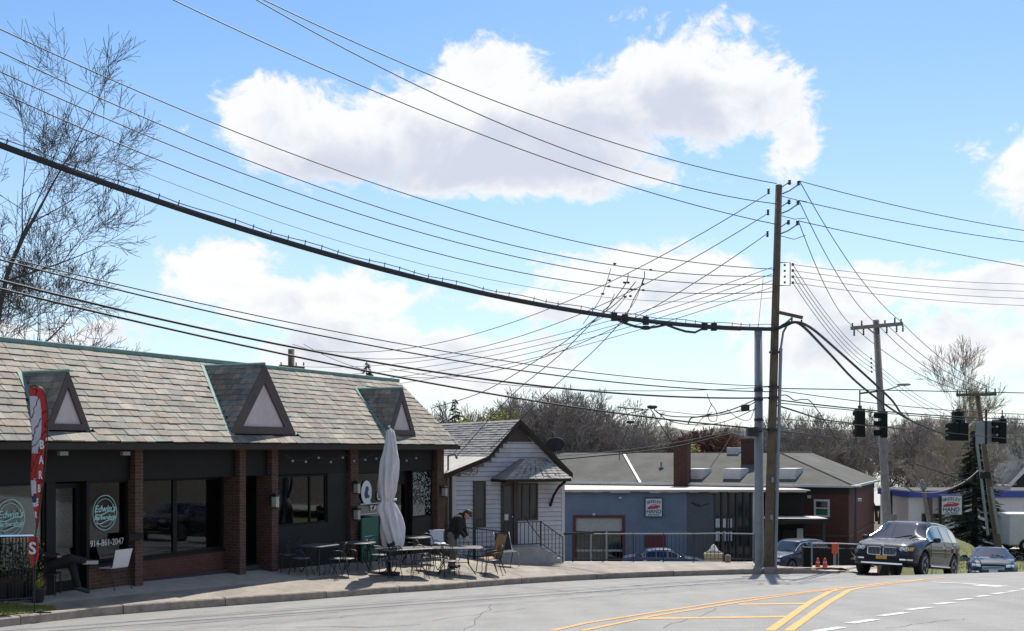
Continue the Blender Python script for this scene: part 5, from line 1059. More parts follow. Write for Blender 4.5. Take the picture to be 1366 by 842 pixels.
# ================================================================ railing by the parking lot, chain link, bollards
pts = [P(x, 751, 39.7) for x in lin(764, 1006, 6)]; pts = [Vector((p.x, p.y, zwalk(p.x, p.y))) for p in pts]
fo = rail([tuple(p - pts[0]) for p in pts], 1.0, 46, 'railing', None, 'iron', .02); fo.location = pts[0]; tag(fo, 'long black metal picket railing along the patio edge above the parking lot', 'railing')
MB().tube([tuple(p - pts[0] + Vector((0, 0, 1.0))) for p in pts], .026, 6).build('top_rail', M['steel'], fo)
for p in pts[1:-1]: MB().box(*(lambda q: (q.x - .018, q.x + .018, q.y - .018, q.y + .018, q.z - .1, q.z + 1.04))(p - pts[0])).build('post', M['iron'], fo)
cl = [P(1083, 752, 41.3), P(1118, 752, 41.8), P(1152, 753, 42.4), P(1200, 756, 43)]; cf = thing('chain_link_fence', 'dark chain link fence below the brick building wall', 'fence', cl[0])
q = [p - cl[0] for p in cl]
for v in q: MB().tube([v + Vector((0, 0, -.5)), v + Vector((0, 0, .75))], .03, 6).build('post', M['steel'], cf)
MB().tube([v + Vector((0, 0, .75)) for v in q], .025, 6).build('top_rail', M['hvac'], cf)
mesh = MB()
for i in range(3):
    for k in range(30):
        for sgn in (0, 1):
            a_, b_ = k / 30, min(1, (k + 4) / 30)
            if sgn: a_, b_ = b_, a_
            mesh.tube([q[i].lerp(q[i + 1], a_) + Vector((0, 0, -.3)), q[i].lerp(q[i + 1], b_) + Vector((0, 0, .74))], .008, 3, False)
tag(mesh.build('chain_link', M['iron'], cf, fix=False), kind='stuff')
tag(MB().extr([q_ + cl[0] + Vector((0, 1.2, -1.6)) for q_ in (q[0], q[3])] + [q_ + cl[0] + Vector((0, 1.5, -1.6)) for q_ in (q[3], q[0])], (0, 0, 2.1)).build('hedge_wall', M['dark']), 'low dark wall behind the chain link fence', 'wall')
c = GW(1113, 757.5) if False else P(1113.5, 754, 38.8); o = thing('red_post', 'red topped wooden marker post by the chain link fence', 'post', c); MB().box(-.04, .04, -.04, .04, 0, .6).build('stake', M['woodg'], o); MB().box(-.09, .09, -.06, .06, .4, .76).build('red_wrap', M['orange'], o, bev=.02)
for k, px in enumerate((1091, 1100.5)):
    c = P(px, 760, 37.3); c.z = P(px, 759.5, 37.3).z; o = thing('traffic_cone', 'orange traffic cone beside the driveway near the tall pole', 'traffic cone', c, 0, 'traffic cones at the driveway'); o.scale = (.75,) * 3
    MB().lathe([(.13, .03), (.1, .15), (.06, .42), (.03, .5)], 14).build('cone', M['orange'], o, True); MB().box(-.17, .17, -.17, .17, 0, .03).build('base', M['orange'], o); MB().lathe([(.088, .22), (.074, .33)], 14).build('band', M['letter'], o, True)
c = P(952, 750, 58); c.z = LOTZ; o = thing('stone_planter', 'round pale planter tub behind the railing', 'planter', c); MB().lathe([(.48, 0), (.5, .05), (.5, .95), (.53, 1.0), (.53, 1.08), (.48, 1.1)], 18).build('tub', M['planter'], o, True); MB().lathe([(.48, 1.09), (.25, 1.2), (.1, 1.38), (.02, 1.42)], 14).build('cover', M['conc'], o, True)
o.scale = (.95, .95, 1.35)
c = P(971, 752, 38.9); c.z = zwalk(c.x, c.y); o = thing('stone_bollard', 'small mossy stone post in front of the railing', 'bollard', c); MB().lathe([(.1, -.1), (.1, .2), (.085, .25), (.03, .27)], 12).build('stump', M['kerb'], o, True)

# ================================================================ cars
from mathutils.bvhtree import BVHTree
SUV = dict(top=[(-2.35, .95), (-2.30, 1.12), (-2.12, 1.40), (-1.9, 1.57), (-1.3, 1.655), (-.5, 1.68), (.15, 1.655), (.38, 1.60), (1.16, 1.085), (1.5, 1.05), (1.95, .985), (2.2, .91), (2.31, .83), (2.36, .72)],
           w=[(-2.35, .74), (-2.28, .84), (-2.05, .91), (-1.3, .945), (1.5, .945), (1.95, .91), (2.15, .86), (2.28, .78), (2.36, .68)],
           belt=[(-2.35, .9), (-2.0, 1.12), (-1., 1.075), (1.0, 1.03), (2.36, .7)], ws=(.36, 1.15), rw=(-2.28, -1.88), sw=(-1.95, .98), pil=((-.38, .05), (-1.28, .04)), axles=(1.47, -1.39), wr=.37, roofw=.66, zb=.29)
SEDAN = dict(top=[(-2.3, .8), (-2.25, .95), (-1.9, 1.03), (-1.65, 1.06), (-1.0, 1.36), (-.5, 1.43), (.1, 1.43), (.35, 1.38), (1.05, .98), (1.4, .93), (1.9, .85), (2.2, .74), (2.3, .62)],
           w=[(-2.3, .72), (-2.2, .82), (-1.8, .88), (1.5, .88), (2.0, .82), (2.22, .72), (2.3, .62)],
           belt=[(-2.3, .78), (-1.7, .97), (1., .92), (2.3, .6)], ws=(.33, 1.04), rw=(-1.62, -1.02), sw=(-1.4, .85), pil=((-.3, .04), (-1.15, .03)), axles=(1.4, -1.35), wr=.33, roofw=.58, zb=.22)
def car(name, label, loc, yaw, spec, pmat, pitch=0., face='plain'):
    root = thing(name, label, 'car', loc, 0); root.rotation_euler = (0, pitch, yaw)
    tx, tz = zip(*spec['top']); wx, ww = zip(*spec['w']); bx, bz = zip(*spec['belt']); x0, x1 = tx[0], tx[-1]; N = 118; rings = []; xs = []
    sm_ = lambda x, a, b: sum(np.interp(x + d, a, b) for d in (-.05, -.025, 0, .025, .05)) / 5
    for i in range(N + 1):
        x = x0 + (x1 - x0) * i / N; xs.append(x); zt = float(sm_(x, tx, tz)); w = float(sm_(x, wx, ww)); be = min(float(sm_(x, bx, bz)), zt - .035)
        zb = spec['zb'] + .1 * sstep(2.0, 2.36, abs(x)) * (x < 0) - .0
        for ax in spec['axles']:
            R_ = spec['wr'] + .07; dx = abs(x - ax)
            if dx < R_: zb = max(zb, spec['wr'] - .02 + math.sqrt(R_ * R_ - dx * dx))
        g = sstep(.03, .45, zt - be); wr = (w * .90) * (1 - g) + spec['roofw'] * g; wb = w * .955
        z3 = max(spec['zb'] + .32, zb + .03); ze = zt - .02 - .055 * g
        pt = lambda f: (wb + (wr - wb) * f, be + (ze - be) * f)
        half = [(0, zb), (w * .72, zb), (w * .975, zb + .025), (w, z3), (w * .99, max(be - .09, z3 + .01)), (wb, be), pt(.07), pt(.9), (wr, ze), (wr * .86, zt - .018), (wr * .5, zt - .004), (0, zt)]
        rings.append([(x, y, z) for y, z in half] + [(x, -y, z) for y, z in half[-2:0:-1]])
    K = len(rings[0]); body = MB(); glass = MB(); und = MB()
    h = 11
    for i in range(N):
        xm = (xs[i] + xs[i + 1]) / 2
        for k in range(K):
            kk = k if k < h else K - 1 - k; q = (rings[i][k], rings[i][(k + 1) % K], rings[i + 1][(k + 1) % K], rings[i + 1][k])
            top = kk in (8, 9, 10); side = kk == 6
            isg = (top and (spec['ws'][0] < xm < spec['ws'][1] or spec['rw'][0] < xm < spec['rw'][1])) or (side and spec['sw'][0] < xm < spec['sw'][1] and not any(abs(xm - c) < r for c, r in spec['pil']))
            (glass if isg else und if kk == 0 else body).quad(*q)
    body.quad(*rings[-1]); body.quad(*rings[0][::-1])
    def weld(mb, nm, m, sm=True):
        me = mb.mesh(nm); bm = bmesh.new(); bm.from_mesh(me); bmesh.ops.remove_doubles(bm, verts=bm.verts, dist=.0006); bmesh.ops.recalc_face_normals(bm, faces=bm.faces); bm.to_mesh(me); bm.free(); o = link(nm, me, m, root, sm)
        return o
    bo = weld(body, 'body', pmat); weld(glass, 'window_glass', M['cglass']); weld(und, 'underbody', M['under'])
    allm = MB(); 
    for r in range(N):
        for k in range(K): allm.quad(rings[r][k], rings[r][(k + 1) % K], rings[r + 1][(k + 1) % K], rings[r + 1][k])
    allm.quad(*rings[-1]); tree = BVHTree.FromPolygons([Vector(v) for v in allm.v], allm.f)
    def front(y, z, off=.004):
        hit = tree.ray_cast(Vector((4, y, z)), Vector((-1, 0, 0)))[0]; return Vector((hit.x + off, y, z)) if hit else Vector((2.2, y, z))
    def patch(nm, m, y0, y1, z0, z1, off=.006, ny=6, nz=3, par=None, skew=0., ellipse=False):
        mb = MB()
        for a in range(ny):
            for b in range(nz):
                qs = []
                for da, db in ((0, 0), (1, 0), (1, 1), (0, 1)):
                    u, v = (a + da) / ny, (b + db) / nz; y = y0 + (y1 - y0) * u; z = z0 + (z1 - z0) * v + skew * (u - .5)
                    if ellipse:
                        uu, vv = 2 * u - 1, 2 * v - 1; y = (y0 + y1) / 2 + (y1 - y0) / 2 * uu * math.sqrt(1 - vv * vv / 2); z = (z0 + z1) / 2 + (z1 - z0) / 2 * vv * math.sqrt(1 - uu * uu / 2)
                    qs.append(front(y, z, off))
                mb.quad(*qs)
        return mb.build(nm, m, par or bo)
    # interior, seats and wheel glimpsed through the glass
    MB().box(-1.7, 1.0, -.62, .62, spec['zb'] + .12, spec['zb'] + .45).build('cabin_floor', M['under'], root)
    for sy in (-.36, .36):
        MB().box(-.25, .3, sy - .24, sy + .24, .5, .72).box(-.42, -.2, sy - .24, sy + .24, .6, 1.2).box(-.42, -.3, sy - .13, sy + .13, 1.2, 1.38 if spec is SUV else 1.27).build('seat', M['under'], root, bev=.05)
    MB().box(.75, 1.02, -.68, .68, .7, .95 if spec is SEDAN else 1.02).build('dashboard', M['under'], root, bev=.03)
    sw_ = MB()
    for k in range(16):
        a0, a1 = 2 * math.pi * k / 16, 2 * math.pi * (k + 1) / 16; sw_.tube([(.6, .36 + .17 * math.cos(a0), .95 + .17 * math.sin(a0)), (.6, .36 + .17 * math.cos(a1), .95 + .17 * math.sin(a1))], .015, 5)
    sw_.build('steering_wheel', M['under'], root)
    # wheels
    wr = spec['wr']
    for ax in spec['axles']:
        for sgn in (-1, 1):
            yc = sgn * (.945 * (spec['w'][3][1] / .945) - .12)
            wh = MB().lathe([(wr * .66, -.11), (wr * .9, -.115), (wr * .985, -.09), (wr, -.05), (wr, .05), (wr * .985, .09), (wr * .9, .115), (wr * .66, .11)], 28, (0, 0, 0), 'y').build('wheel', M['tyre'], root, True, loc=(ax, yc, wr))
            MB().lathe([(wr * .68, .09 * sgn), (wr * .68, .105 * sgn), (wr * .6, .1 * sgn), (wr * .58, .04 * sgn), (.03, .04 * sgn)], 28, (0, 0, 0), 'y').build('rim', M['under'], wh, True)
            sp_ = MB()
            for k in range(10):
                a = 2 * math.pi * (k // 2) / 5 + (.14 if k % 2 else -.14); sp_.beam((wr * .1 * math.cos(a), .085 * sgn, wr * .1 * math.sin(a)), (wr * .64 * math.cos(a), .1 * sgn, wr * .64 * math.sin(a)), .035, .03, (0, 1, 0))
            for k in range(24):
                a0, a1 = 2 * math.pi * k / 24, 2 * math.pi * (k + 1) / 24; sp_.tube([(wr * .65 * math.cos(a0), .1 * sgn, wr * .65 * math.sin(a0)), (wr * .65 * math.cos(a1), .1 * sgn, wr * .65 * math.sin(a1))], .014, 5, False)
            sp_.lathe([(.05, .08 * sgn), (.045, .11 * sgn), (.01, .112 * sgn)], 12, (0, 0, 0), 'y'); sp_.build('spokes', M['rim'], wh)
    # mirrors, roof rails, bright window line, door seams, handles
    zbm = float(np.interp(.85, bx, bz)); wm = float(np.interp(.85, wx, ww))
    for sgn in (-1, 1):
        mo = MB().ball((.78, sgn * (wm + .1), zbm + .07), .1, 12, 8, (.75, 1.15, .78)).build('wing_mirror', pmat, root, True); MB().tube([(.82, sgn * wm * .93, zbm), (.8, sgn * (wm + .06), zbm + .03)], .025, 6).build('mirror_stalk', M['under'], mo)
        i_ = [i for i in range(N + 1) if spec['sw'][0] - .02 < xs[i] < spec['sw'][1] + .05]
        side = lambda i, k: Vector(rings[i][k if sgn > 0 else K - k]) + Vector((0, sgn * .004, 0))
        MB().tube([side(i, 6) for i in i_], .011, 5).tube([side(i, 7) for i in i_], .011, 5).tube([side(i_[0], 6), side(i_[0], 7)], .011, 5).build('window_trim', M['chrome'], root)
        if spec is SUV:
            j_ = [i for i in range(N + 1) if -1.75 < xs[i] < .2]
            MB().tube([side(i, 8) + Vector((0, -sgn * .06, .035 if 3 < n_ < len(j_) - 4 else .0)) for n_, i in enumerate(j_)], .016, 6).build('roof_rail', M['chrome'], root)
            MB().box(-.9, 1.0, sgn * wm * .985 - .012, sgn * wm * .985 + .03, .34, .375).build('sill_strip', M['chrome'], root)
        for xd in (.95, -.38, -1.25):
            i = min(range(N + 1), key=lambda i: abs(xs[i] - xd)); MB().tube([side(i, k) for k in (3, 4, 5)], .005, 4).build('door_seam', M['under'], root)
        for xd in (-.25, -1.12):
            i = min(range(N + 1), key=lambda i: abs(xs[i] - xd)); q = side(i, 4); MB().box(q.x - .1, q.x + .1, q.y - .015, q.y + .02, q.z - .06, q.z - .03).build('door_handle', M['chrome'], root, bev=.006)
    if face == 'suv':
        for sgn in (-1, 1):                           # twin rounded grilles with upright bars
            y0, y1 = sorted((sgn * .035, sgn * .40)); gr = patch('grille', M['under'], y0, y1, .59, .79, .006, 8, 4)
            for k in range(9):
                y = y0 + .03 + (y1 - y0 - .06) * k / 8; MB().tube([front(y, .60, .02), front(y, .69, .025), front(y, .78, .02)], .007, 4).build('grille_bar', M['rim'], gr)
            ol = [(y0 + .02, .58), (y1 - .02, .58), (y1, .62), (y1 - .02, .79), (y1 - .06, .80), (y0 + .03, .80), (y0, .77), (y0, .62), (y0 + .02, .58)]
            MB().tube([front(y, z, .015) for y, z in ol], .014, 6).build('grille_surround', M['chrome'], gr)
            lamp = patch('headlight', M['under'], *sorted((sgn * .47, sgn * .82)), .70, .83, .006, 8, 4, root, skew=sgn * .03)
            for yy in (.55, .67):
                c = front(sgn * yy, .765, .012); rg = MB()
                for k in range(14):
                    a0, a1 = 2 * math.pi * k / 14, 2 * math.pi * (k + 1) / 14; rg.tube([front(sgn * yy + .05 * math.cos(a0), .765 + .05 * math.sin(a0), .014), front(sgn * yy + .05 * math.cos(a1), .765 + .05 * math.sin(a1), .014)], .012, 5, False)
                rg.ball(c, .028, 8, 6); rg.build('lamp_ring', M['lampclear'], lamp)
            if sgn > 0: patch('turn_signal', M['amber'], .73, .81, .725, .83, .014, 3, 3, lamp)
            patch('bumper_strip', M['chrome'], *sorted((sgn * .50, sgn * .82)), .455, .495, .014, 6, 2); patch('air_inlet', M['under'], *sorted((sgn * .48, sgn * .80)), .50, .60, .006, 6, 2)
        patch('lower_inlet', M['under'], -.5, .5, .40, .54, .006, 10, 3); patch('skid_plate', M['chrome'], -.58, .58, .325, .365, .014, 12, 2)
        pl_ = patch('number_plate', M['plate'], -.155, .155, .46, .575, .03, 4, 2)
        c = front(0, .845, .01); MB().ball(c, .045, 12, 8, (.35, 1, .9)).build('round_badge', M['lampclear'], bo, True)
    else:
        s = .0 if spec is SEDAN else .12
        gr = patch('grille', M['under'], -.42, .42, .44 + s, .58 + s, .006, 10, 3)
        for k in range(3): MB().tube([front(-.4 + .8 * j / 8, .46 + s + .05 * k, .014) for j in range(9)], .007, 4).build('grille_bar', M['chrome'], gr)
        for sgn in (-1, 1): patch('headlight', M['lampclear'], *sorted((sgn * .44, sgn * .74)), .56 + s, .66 + s, .008, 6, 3, root, skew=sgn * .03); patch('fog_strip', M['lampclear'], *sorted((sgn * .5, sgn * .74)), .34 + s, .39 + s, .01, 5, 2, root)
        patch('number_plate', M['plastic'], -.155, .155, .34 + s, .44 + s, .02, 4, 2)
    # wipers
    for y in (-.1, .35): MB().tube([(1.14, y, float(np.interp(1.14, tx, tz)) + .0), (.98, y + .5 * (1 if y < 0 else .4), float(np.interp(.98, tx, tz)) + .012)], .01, 4).build('wiper', M['under'], root)
    return root
def road_pose(px, py_bottom, d, yaw):
    t = (px - CX) / FPX; x = t * d; f = Vector((math.cos(yaw), math.sin(yaw))); a = zroad(x + f.x * 1.4, d + f.y * 1.4); b = zroad(x - f.x * 1.4, d - f.y * 1.4)
    return Vector((x, d, (a + b) / 2)), -math.atan2(a - b, 2.8)
yaw = R(233); loc, pit = road_pose(1211, 768, 33.4, yaw)
car('dark_suv', 'dark grey sport utility vehicle with orange number plate cresting the road', loc, yaw, SUV, paint('dark_grey_paint', (.018, .019, .022)), pit, 'suv')
yaw = R(249); loc, pit = road_pose(1322, 768, 44.5, yaw)
car('teal_car', 'dark teal saloon car following behind the grey sport utility vehicle', loc, yaw, SEDAN, paint('teal_paint', (.012, .03, .04)), pit)
c = P(1058, 740, 60); car('parked_suv', 'dark blue sport utility vehicle parked in the lot right of the tall pole', (c.x, c.y, -3.55), R(222), SUV, paint('blue_black_paint', (.015, .025, .05)), 0, 'plain')
c = P(887, 740, 61.5); car('parked_car', 'blue saloon car parked broadside behind the railing at the blue garage', (c.x, c.y, LOTZ), R(-4), SEDAN, paint('blue_paint', (.02, .045, .12)), 0)
# white van at the service station
c = P(1362, 730, 64); vz = zverge(64) + .04; van = thing('white_van', 'white delivery van parked at the service station past the spruce', 'van', (c.x + 1.2, c.y, vz), R(4))
MB().extr([(-2.4, -.95, .35), (2.3, -.95, .35), (2.3, -.95, 1.1), (1.7, -.95, 1.2), (1.2, -.95, 2.1), (-2.4, -.95, 2.15)], (0, 1.9, 0)).build('body', M['white'], van, bev=.08)
for ax in (-1.5, 1.5):
    for y in (-.93, .93): w = MB().lathe([(.2, -.11), (.34, -.11), (.36, 0), (.34, .11), (.2, .11)], 20, (0, 0, 0), 'y').build('wheel', M['tyre'], van, True, loc=(ax, y, .36)); MB().lathe([(.21, -.115), (.2, -.12), (.05, -.1)], 16, (0, 0, 0), 'y').build('rim', M['rim'], w)
MB().extr([(1.25, -.955, 1.25), (1.62, -.955, 1.25), (1.2, -.955, 1.95), (.7, -.955, 1.95), (.7, -.955, 1.25)], (0, -.005, 0)).build('side_window', M['fglass'], van)

# ================================================================ patio furniture
def iron_chair(label, group):
    o = thing('iron_chair', label, 'chair', (0, 0, 0), 0, group)
    seat = MB().lathe([(.2, .43), (.225, .435), (.225, .45), (.2, .455)], 18, (0, 0, 0)).build('seat', M['tabletop'], o, True); seat.scale = (1, .98, 1)
    for sx in (-1, 1):
        MB().tube([(.2 * sx, -.17, .44), (.215 * sx, -.2, .3), (.19 * sx, -.2, .15), (.235 * sx, -.25, .0)], .011, 5).build('leg', M['iron'], o, True)
        MB().tube([(.2 * sx, .17, .44), (.2 * sx, .21, .22), (.22 * sx, .28, .0)], .011, 5).build('leg', M['iron'], o, True)
        MB().tube([(.21 * sx, -.15, .45), (.25 * sx, -.17, .56), (.26 * sx, -.08, .64), (.25 * sx, .1, .66), (.21 * sx, .22, .66)], .011, 5).build('armrest', M['iron'], o, True)
    arc = [(.21 * math.cos(a), .21 + .05 * math.sin(a) + .06, .62 + .24 * math.sin(a)) for a in [math.pi * k / 10 for k in range(11)]]
    bk = MB().tube([(.2, .2, .45)] + arc + [(-.2, .2, .45)], .012, 5).build('back_frame', M['iron'], o, True)
    for k in range(7): x = -.15 + .05 * k; MB().tube([(x, .21, .46), (x, .26, .62 + .24 * math.sqrt(1 - (x / .215) ** 2))], .006, 4).build('back_bar', M['iron'], bk)
    return o
def table(label, w, d, round_=False, group=None):
    o = thing('patio_table', label, 'table', (0, 0, 0), 0, group)
    if round_: tp = MB().lathe([(w / 2 - .02, .71), (w / 2, .715), (w / 2, .735), (w / 2 - .02, .74)], 30)
    else:
        pl = []
        for cx_, cy_, a0 in ((w / 2 - .2, d / 2 - .2, 0), (-w / 2 + .2, d / 2 - .2, 90), (-w / 2 + .2, -d / 2 + .2, 180), (w / 2 - .2, -d / 2 + .2, 270)):
            for k in range(6): a = R(a0 + 18 * k); pl.append((cx_ + .2 * math.cos(a), cy_ + .2 * math.sin(a), .712))
        tp = MB().extr(pl, (0, 0, .026))
    tp.build('tabletop', M['tabletop'], o, bev=.006)
    for sx in (-1, 1):
        for sy in (-1, 1):
            x, y = (w * .3 * sx, (w * .3 if round_ else d * .33) * sy); MB().tube([(x, y, .71), (x * .75, y * .75, .45), (x * .8, y * .8, .25), (x * 1.2, y * 1.2, .0)], .014, 6).build('leg', M['iron'], o, True)
    MB().tube([(-w * .24, 0, .3), (w * .24, 0, .3)], .01, 5).tube([(0, -w * .16, .3), (0, w * .16, .3)], .01, 5).build('stretcher', M['iron'], o)
    return o
def place(o, px, py, rz): p = GW(px, py); o.location = p; o.rotation_euler = (0, 0, R(rz)); return p
t1 = table('long grey patio table where the bent person is standing', 1.5, .85); pT1 = place(t1, 608, 765, 6)
t2_ = table('long grey patio table just under the closed parasol', 1.55, .85); place(t2_, 541, 768, 30)
t3_ = table('round patio table behind the parasol near the tavern door', .95, .95, True); place(t3_, 553, 750, 0)
t4 = table('round patio table in the shade by the tavern sign window', .95, .95, True); place(t4, 478, 760, 0)
t5 = table('small square patio table in front of the dark tavern window', .95, .8); place(t5, 425, 765.5, 60)
ch = iron_chair('black wrought iron patio chair with curved back set around the tavern tables', 'wrought iron patio chairs')
spots = [(586, 766, 170), (600, 770, 20), (655, 768, -70), (568, 760, 120), (560, 771, 10), (520, 770, -140), (505, 762, 100), (462, 768, 60), (447, 768, -100), (402, 768, 80), (497, 755, 200), (575, 752, 30), (540, 754, 150), (383, 763, -60)]
for i, (px, py, rz) in enumerate(spots):
    o = ch if i == 0 else dup(ch, (0, 0, 0)); place(o, px, py, rz); o['label'] = 'black wrought iron chair ' + ('at the long table of the bent person' if px in (586, 600, 655, 568) else 'at the long table under the closed parasol' if px in (560, 520, 505) else 'at the round table behind the closed parasol' if px in (575, 540) else 'near the tavern sign window table' if px in (462, 497) else 'beside the small square table at the dark tavern window')
# tall tan sling chair at the end of the long table
sc = thing('sling_chair', 'high backed tan sling chair at the end of the long patio table', 'chair'); p = place(sc, 655, 764.5, -62)
MB().extr([(-.25, .2, .44), (.25, .2, .44), (.25, .36, 1.1), (-.25, .36, 1.1)], (0, .015, .004)).build('backrest', M['tan'], sc, bev=.005); MB().extr([(-.25, -.28, .42), (.25, -.28, .42), (.25, .2, .44), (-.25, .2, .44)], (0, 0, .015)).build('seat', M['tan'], sc)
for sx in (-1, 1):
    MB().tube([(.27 * sx, .37, 1.12), (.27 * sx, .2, .44), (.27 * sx, -.28, .42)], .016, 6).build('side_frame', M['iron'], sc, True); MB().tube([(.28 * sx, .24, .66), (.3 * sx, -.1, .66), (.3 * sx, -.28, .6), (.28 * sx, -.3, .3), (.28 * sx, -.34, 0)], .014, 6).build('leg', M['iron'], sc, True); MB().tube([(.27 * sx, .15, .44), (.28 * sx, .33, 0)], .014, 6).build('leg', M['iron'], sc, True)
MB().tube([(-.27, .37, 1.12), (.27, .37, 1.12)], .016, 6).build('top_rail', M['iron'], sc)
s2 = thing('frame_chair', 'bent steel framed chair standing behind the tan sling chair', 'chair'); place(s2, 676, 755, 25)
for sx in (-1, 1): MB().tube([(.26 * sx, .42, 1.0), (.26 * sx, .3, .7), (.26 * sx, .18, .45), (.26 * sx, -.26, .42), (.27 * sx, -.3, 0)], .018, 6).build('side_frame', M['steel'], s2, True); MB().tube([(.26 * sx, .1, .44), (.27 * sx, .3, 0)], .016, 6).build('leg', M['iron'], s2)
MB().extr([(-.25, -.26, .425), (.25, -.26, .425), (.25, .17, .455), (-.25, .17, .455)], (0, 0, .012)).build('seat', M['panel'], s2); MB().extr([(-.25, .19, .48), (.25, .19, .48), (.25, .4, .98), (-.25, .4, .98)], (0, .012, 0)).build('backrest', M['panel'], s2)
# pale plastic chair backs
def plastic_chair(name, label, px, py, rz):
    o = thing(name, label, 'chair'); place(o, px, py, rz)
    MB().extr([(-.22, .2, .46), (.22, .2, .46), (.24, .31, .84), (-.24, .31, .84)], (0, .02, .005)).build('backrest', M['plastic'], o, bev=.008); MB().extr([(-.23, -.24, .44), (.23, -.24, .44), (.23, .2, .45), (-.23, .2, .45)], (0, 0, .025)).build('seat', M['plastic'], o, bev=.008)
    for sx in (-1, 1): MB().tube([(.22 * sx, -.2, .44), (.24 * sx, -.26, 0)], .013, 6).build('leg', M['iron'], o); MB().tube([(.22 * sx, .3, .8), (.22 * sx, .16, .44), (.24 * sx, .3, 0)], .013, 6).build('leg', M['iron'], o)
plastic_chair('folding_chair', 'white folding chair against the barber shop window', 150, 786, 245)
plastic_chair('folding_chair', 'pale grey chair back standing behind the bent person', 584, 745, 10)
# closed parasol
up = GW(519, 766); um = thing('closed_parasol', 'tall closed pale lavender canvas parasol tied at its waist on the patio', 'parasol', up)
hz_ = up.y / FPX; zt_ = (766 - 571) * hz_; prof = []
def pz(py): return (766 - py) * hz_
def pr(px): return px * hz_ / 2 * .9
prof = [(.01, zt_), (pr(9), pz(573)), (pr(13), pz(582)), (pr(17), pz(596)), (pr(25), pz(615)), (pr(27), pz(640)), (pr(25), pz(656)), (pr(19), pz(665)), (pr(17), pz(668)), (pr(22), pz(675)), (pr(29), pz(690)), (pr(32), pz(705)), (pr(30), pz(718)), (pr(27), pz(726))][::-1]
def fold(a, h): s = .75 + .25 * min(1, abs(h - pz(667)) / .5); return 1 + .16 * math.sin(8 * a + h * 1.3) * s + .07 * math.sin(13 * a - h * 3) + .05 * math.sin(3 * a + h * 5)
cv = MB().lathe([(r, h) for r, h in [(float(np.interp(h, [q[1] for q in prof], [q[0] for q in prof])), h) for h in lin(prof[0][1], prof[-1][1], 40)]], 64, (0, 0, 0), 'z', fold)
cv.v = [(x * (1 + .55 * max(0, 1 - abs(z - pz(678)) / .22) * (x < 0)) + .04 * math.sin(z * 2.2) + (z < pz(668)) * .10 * (pz(668) - z), y, z + (.1 * math.sin(3 * math.atan2(y, x) + 1) + .06 * math.sin(7 * math.atan2(y, x))) * max(0, 1 - (z - prof[0][1]) / .6)) for x, y, z in cv.v]; cv.f = cv.f[:-2]
co = cv.build('canopy', M['canvas'], um, True)
MB().lathe([(pr(18), pz(668)), (pr(18.6), pz(666.5)), (pr(18), pz(665))], 32, (.03, 0, 0), 'z', fold).build('tie_strap', M['canvas'], um, True)
MB().tube([(0, 0, 0), (0, 0, zt_ + .03)], .024, 10).build('pole', M['iron'], um); MB().ball((0, 0, zt_ + .03), .035, 10, 6).build('finial', M['canvas'], um, True)
MB().lathe([(.3, 0), (.3, .05), (.06, .08), (.045, .35)], 20).build('base', M['iron'], um, True)
# green chalk board by the tavern pier, patio railing, bin
gx_, gz_ = S.at(492, 708, -.12); gb = thing('sandwich_board', 'green menu board propped against the tavern pier', 'sign', S.w(S.x(492, -.12), -.14, -.3), S.rot); zb_ = gz_ + .3
MB().box(-.42, .42, -.03, .02, .05, zb_ + .38).build('board', M['green'], gb, bev=.01); MB().box(-.3, .3, -.034, -.03, zb_ - .16, zb_ - .14).box(-.3, .2, -.034, -.03, zb_ - .26, zb_ - .24).build('chalk_line', M['teal'], gb)
for sx in (-.36, .36): MB().beam((sx, 0, 0), (sx, .0, zb_ + .36), .05, .04).build('leg', M['iron'], gb)
q0, q1 = H.w(-.55, -.65), H.w(1.62, -.9); q0.z = zwalk(q0.x, q0.y); q1.z = zwalk(q1.x, q1.y)
ro = rail([(0, 0, 0), tuple(q1 - q0)], 1.0, 14, 'patio_railing', None, 'iron', .018); ro.location = q0; tag(ro, 'short black patio railing between the tables and the white house', 'railing')
MB().box(*(lambda v: (v.x - .05, v.x + .05, v.y - .05, v.y + .05, v.z - .1, v.z + 1.05))((q1 - q0) * .45)).build('post', M['iron'], ro)

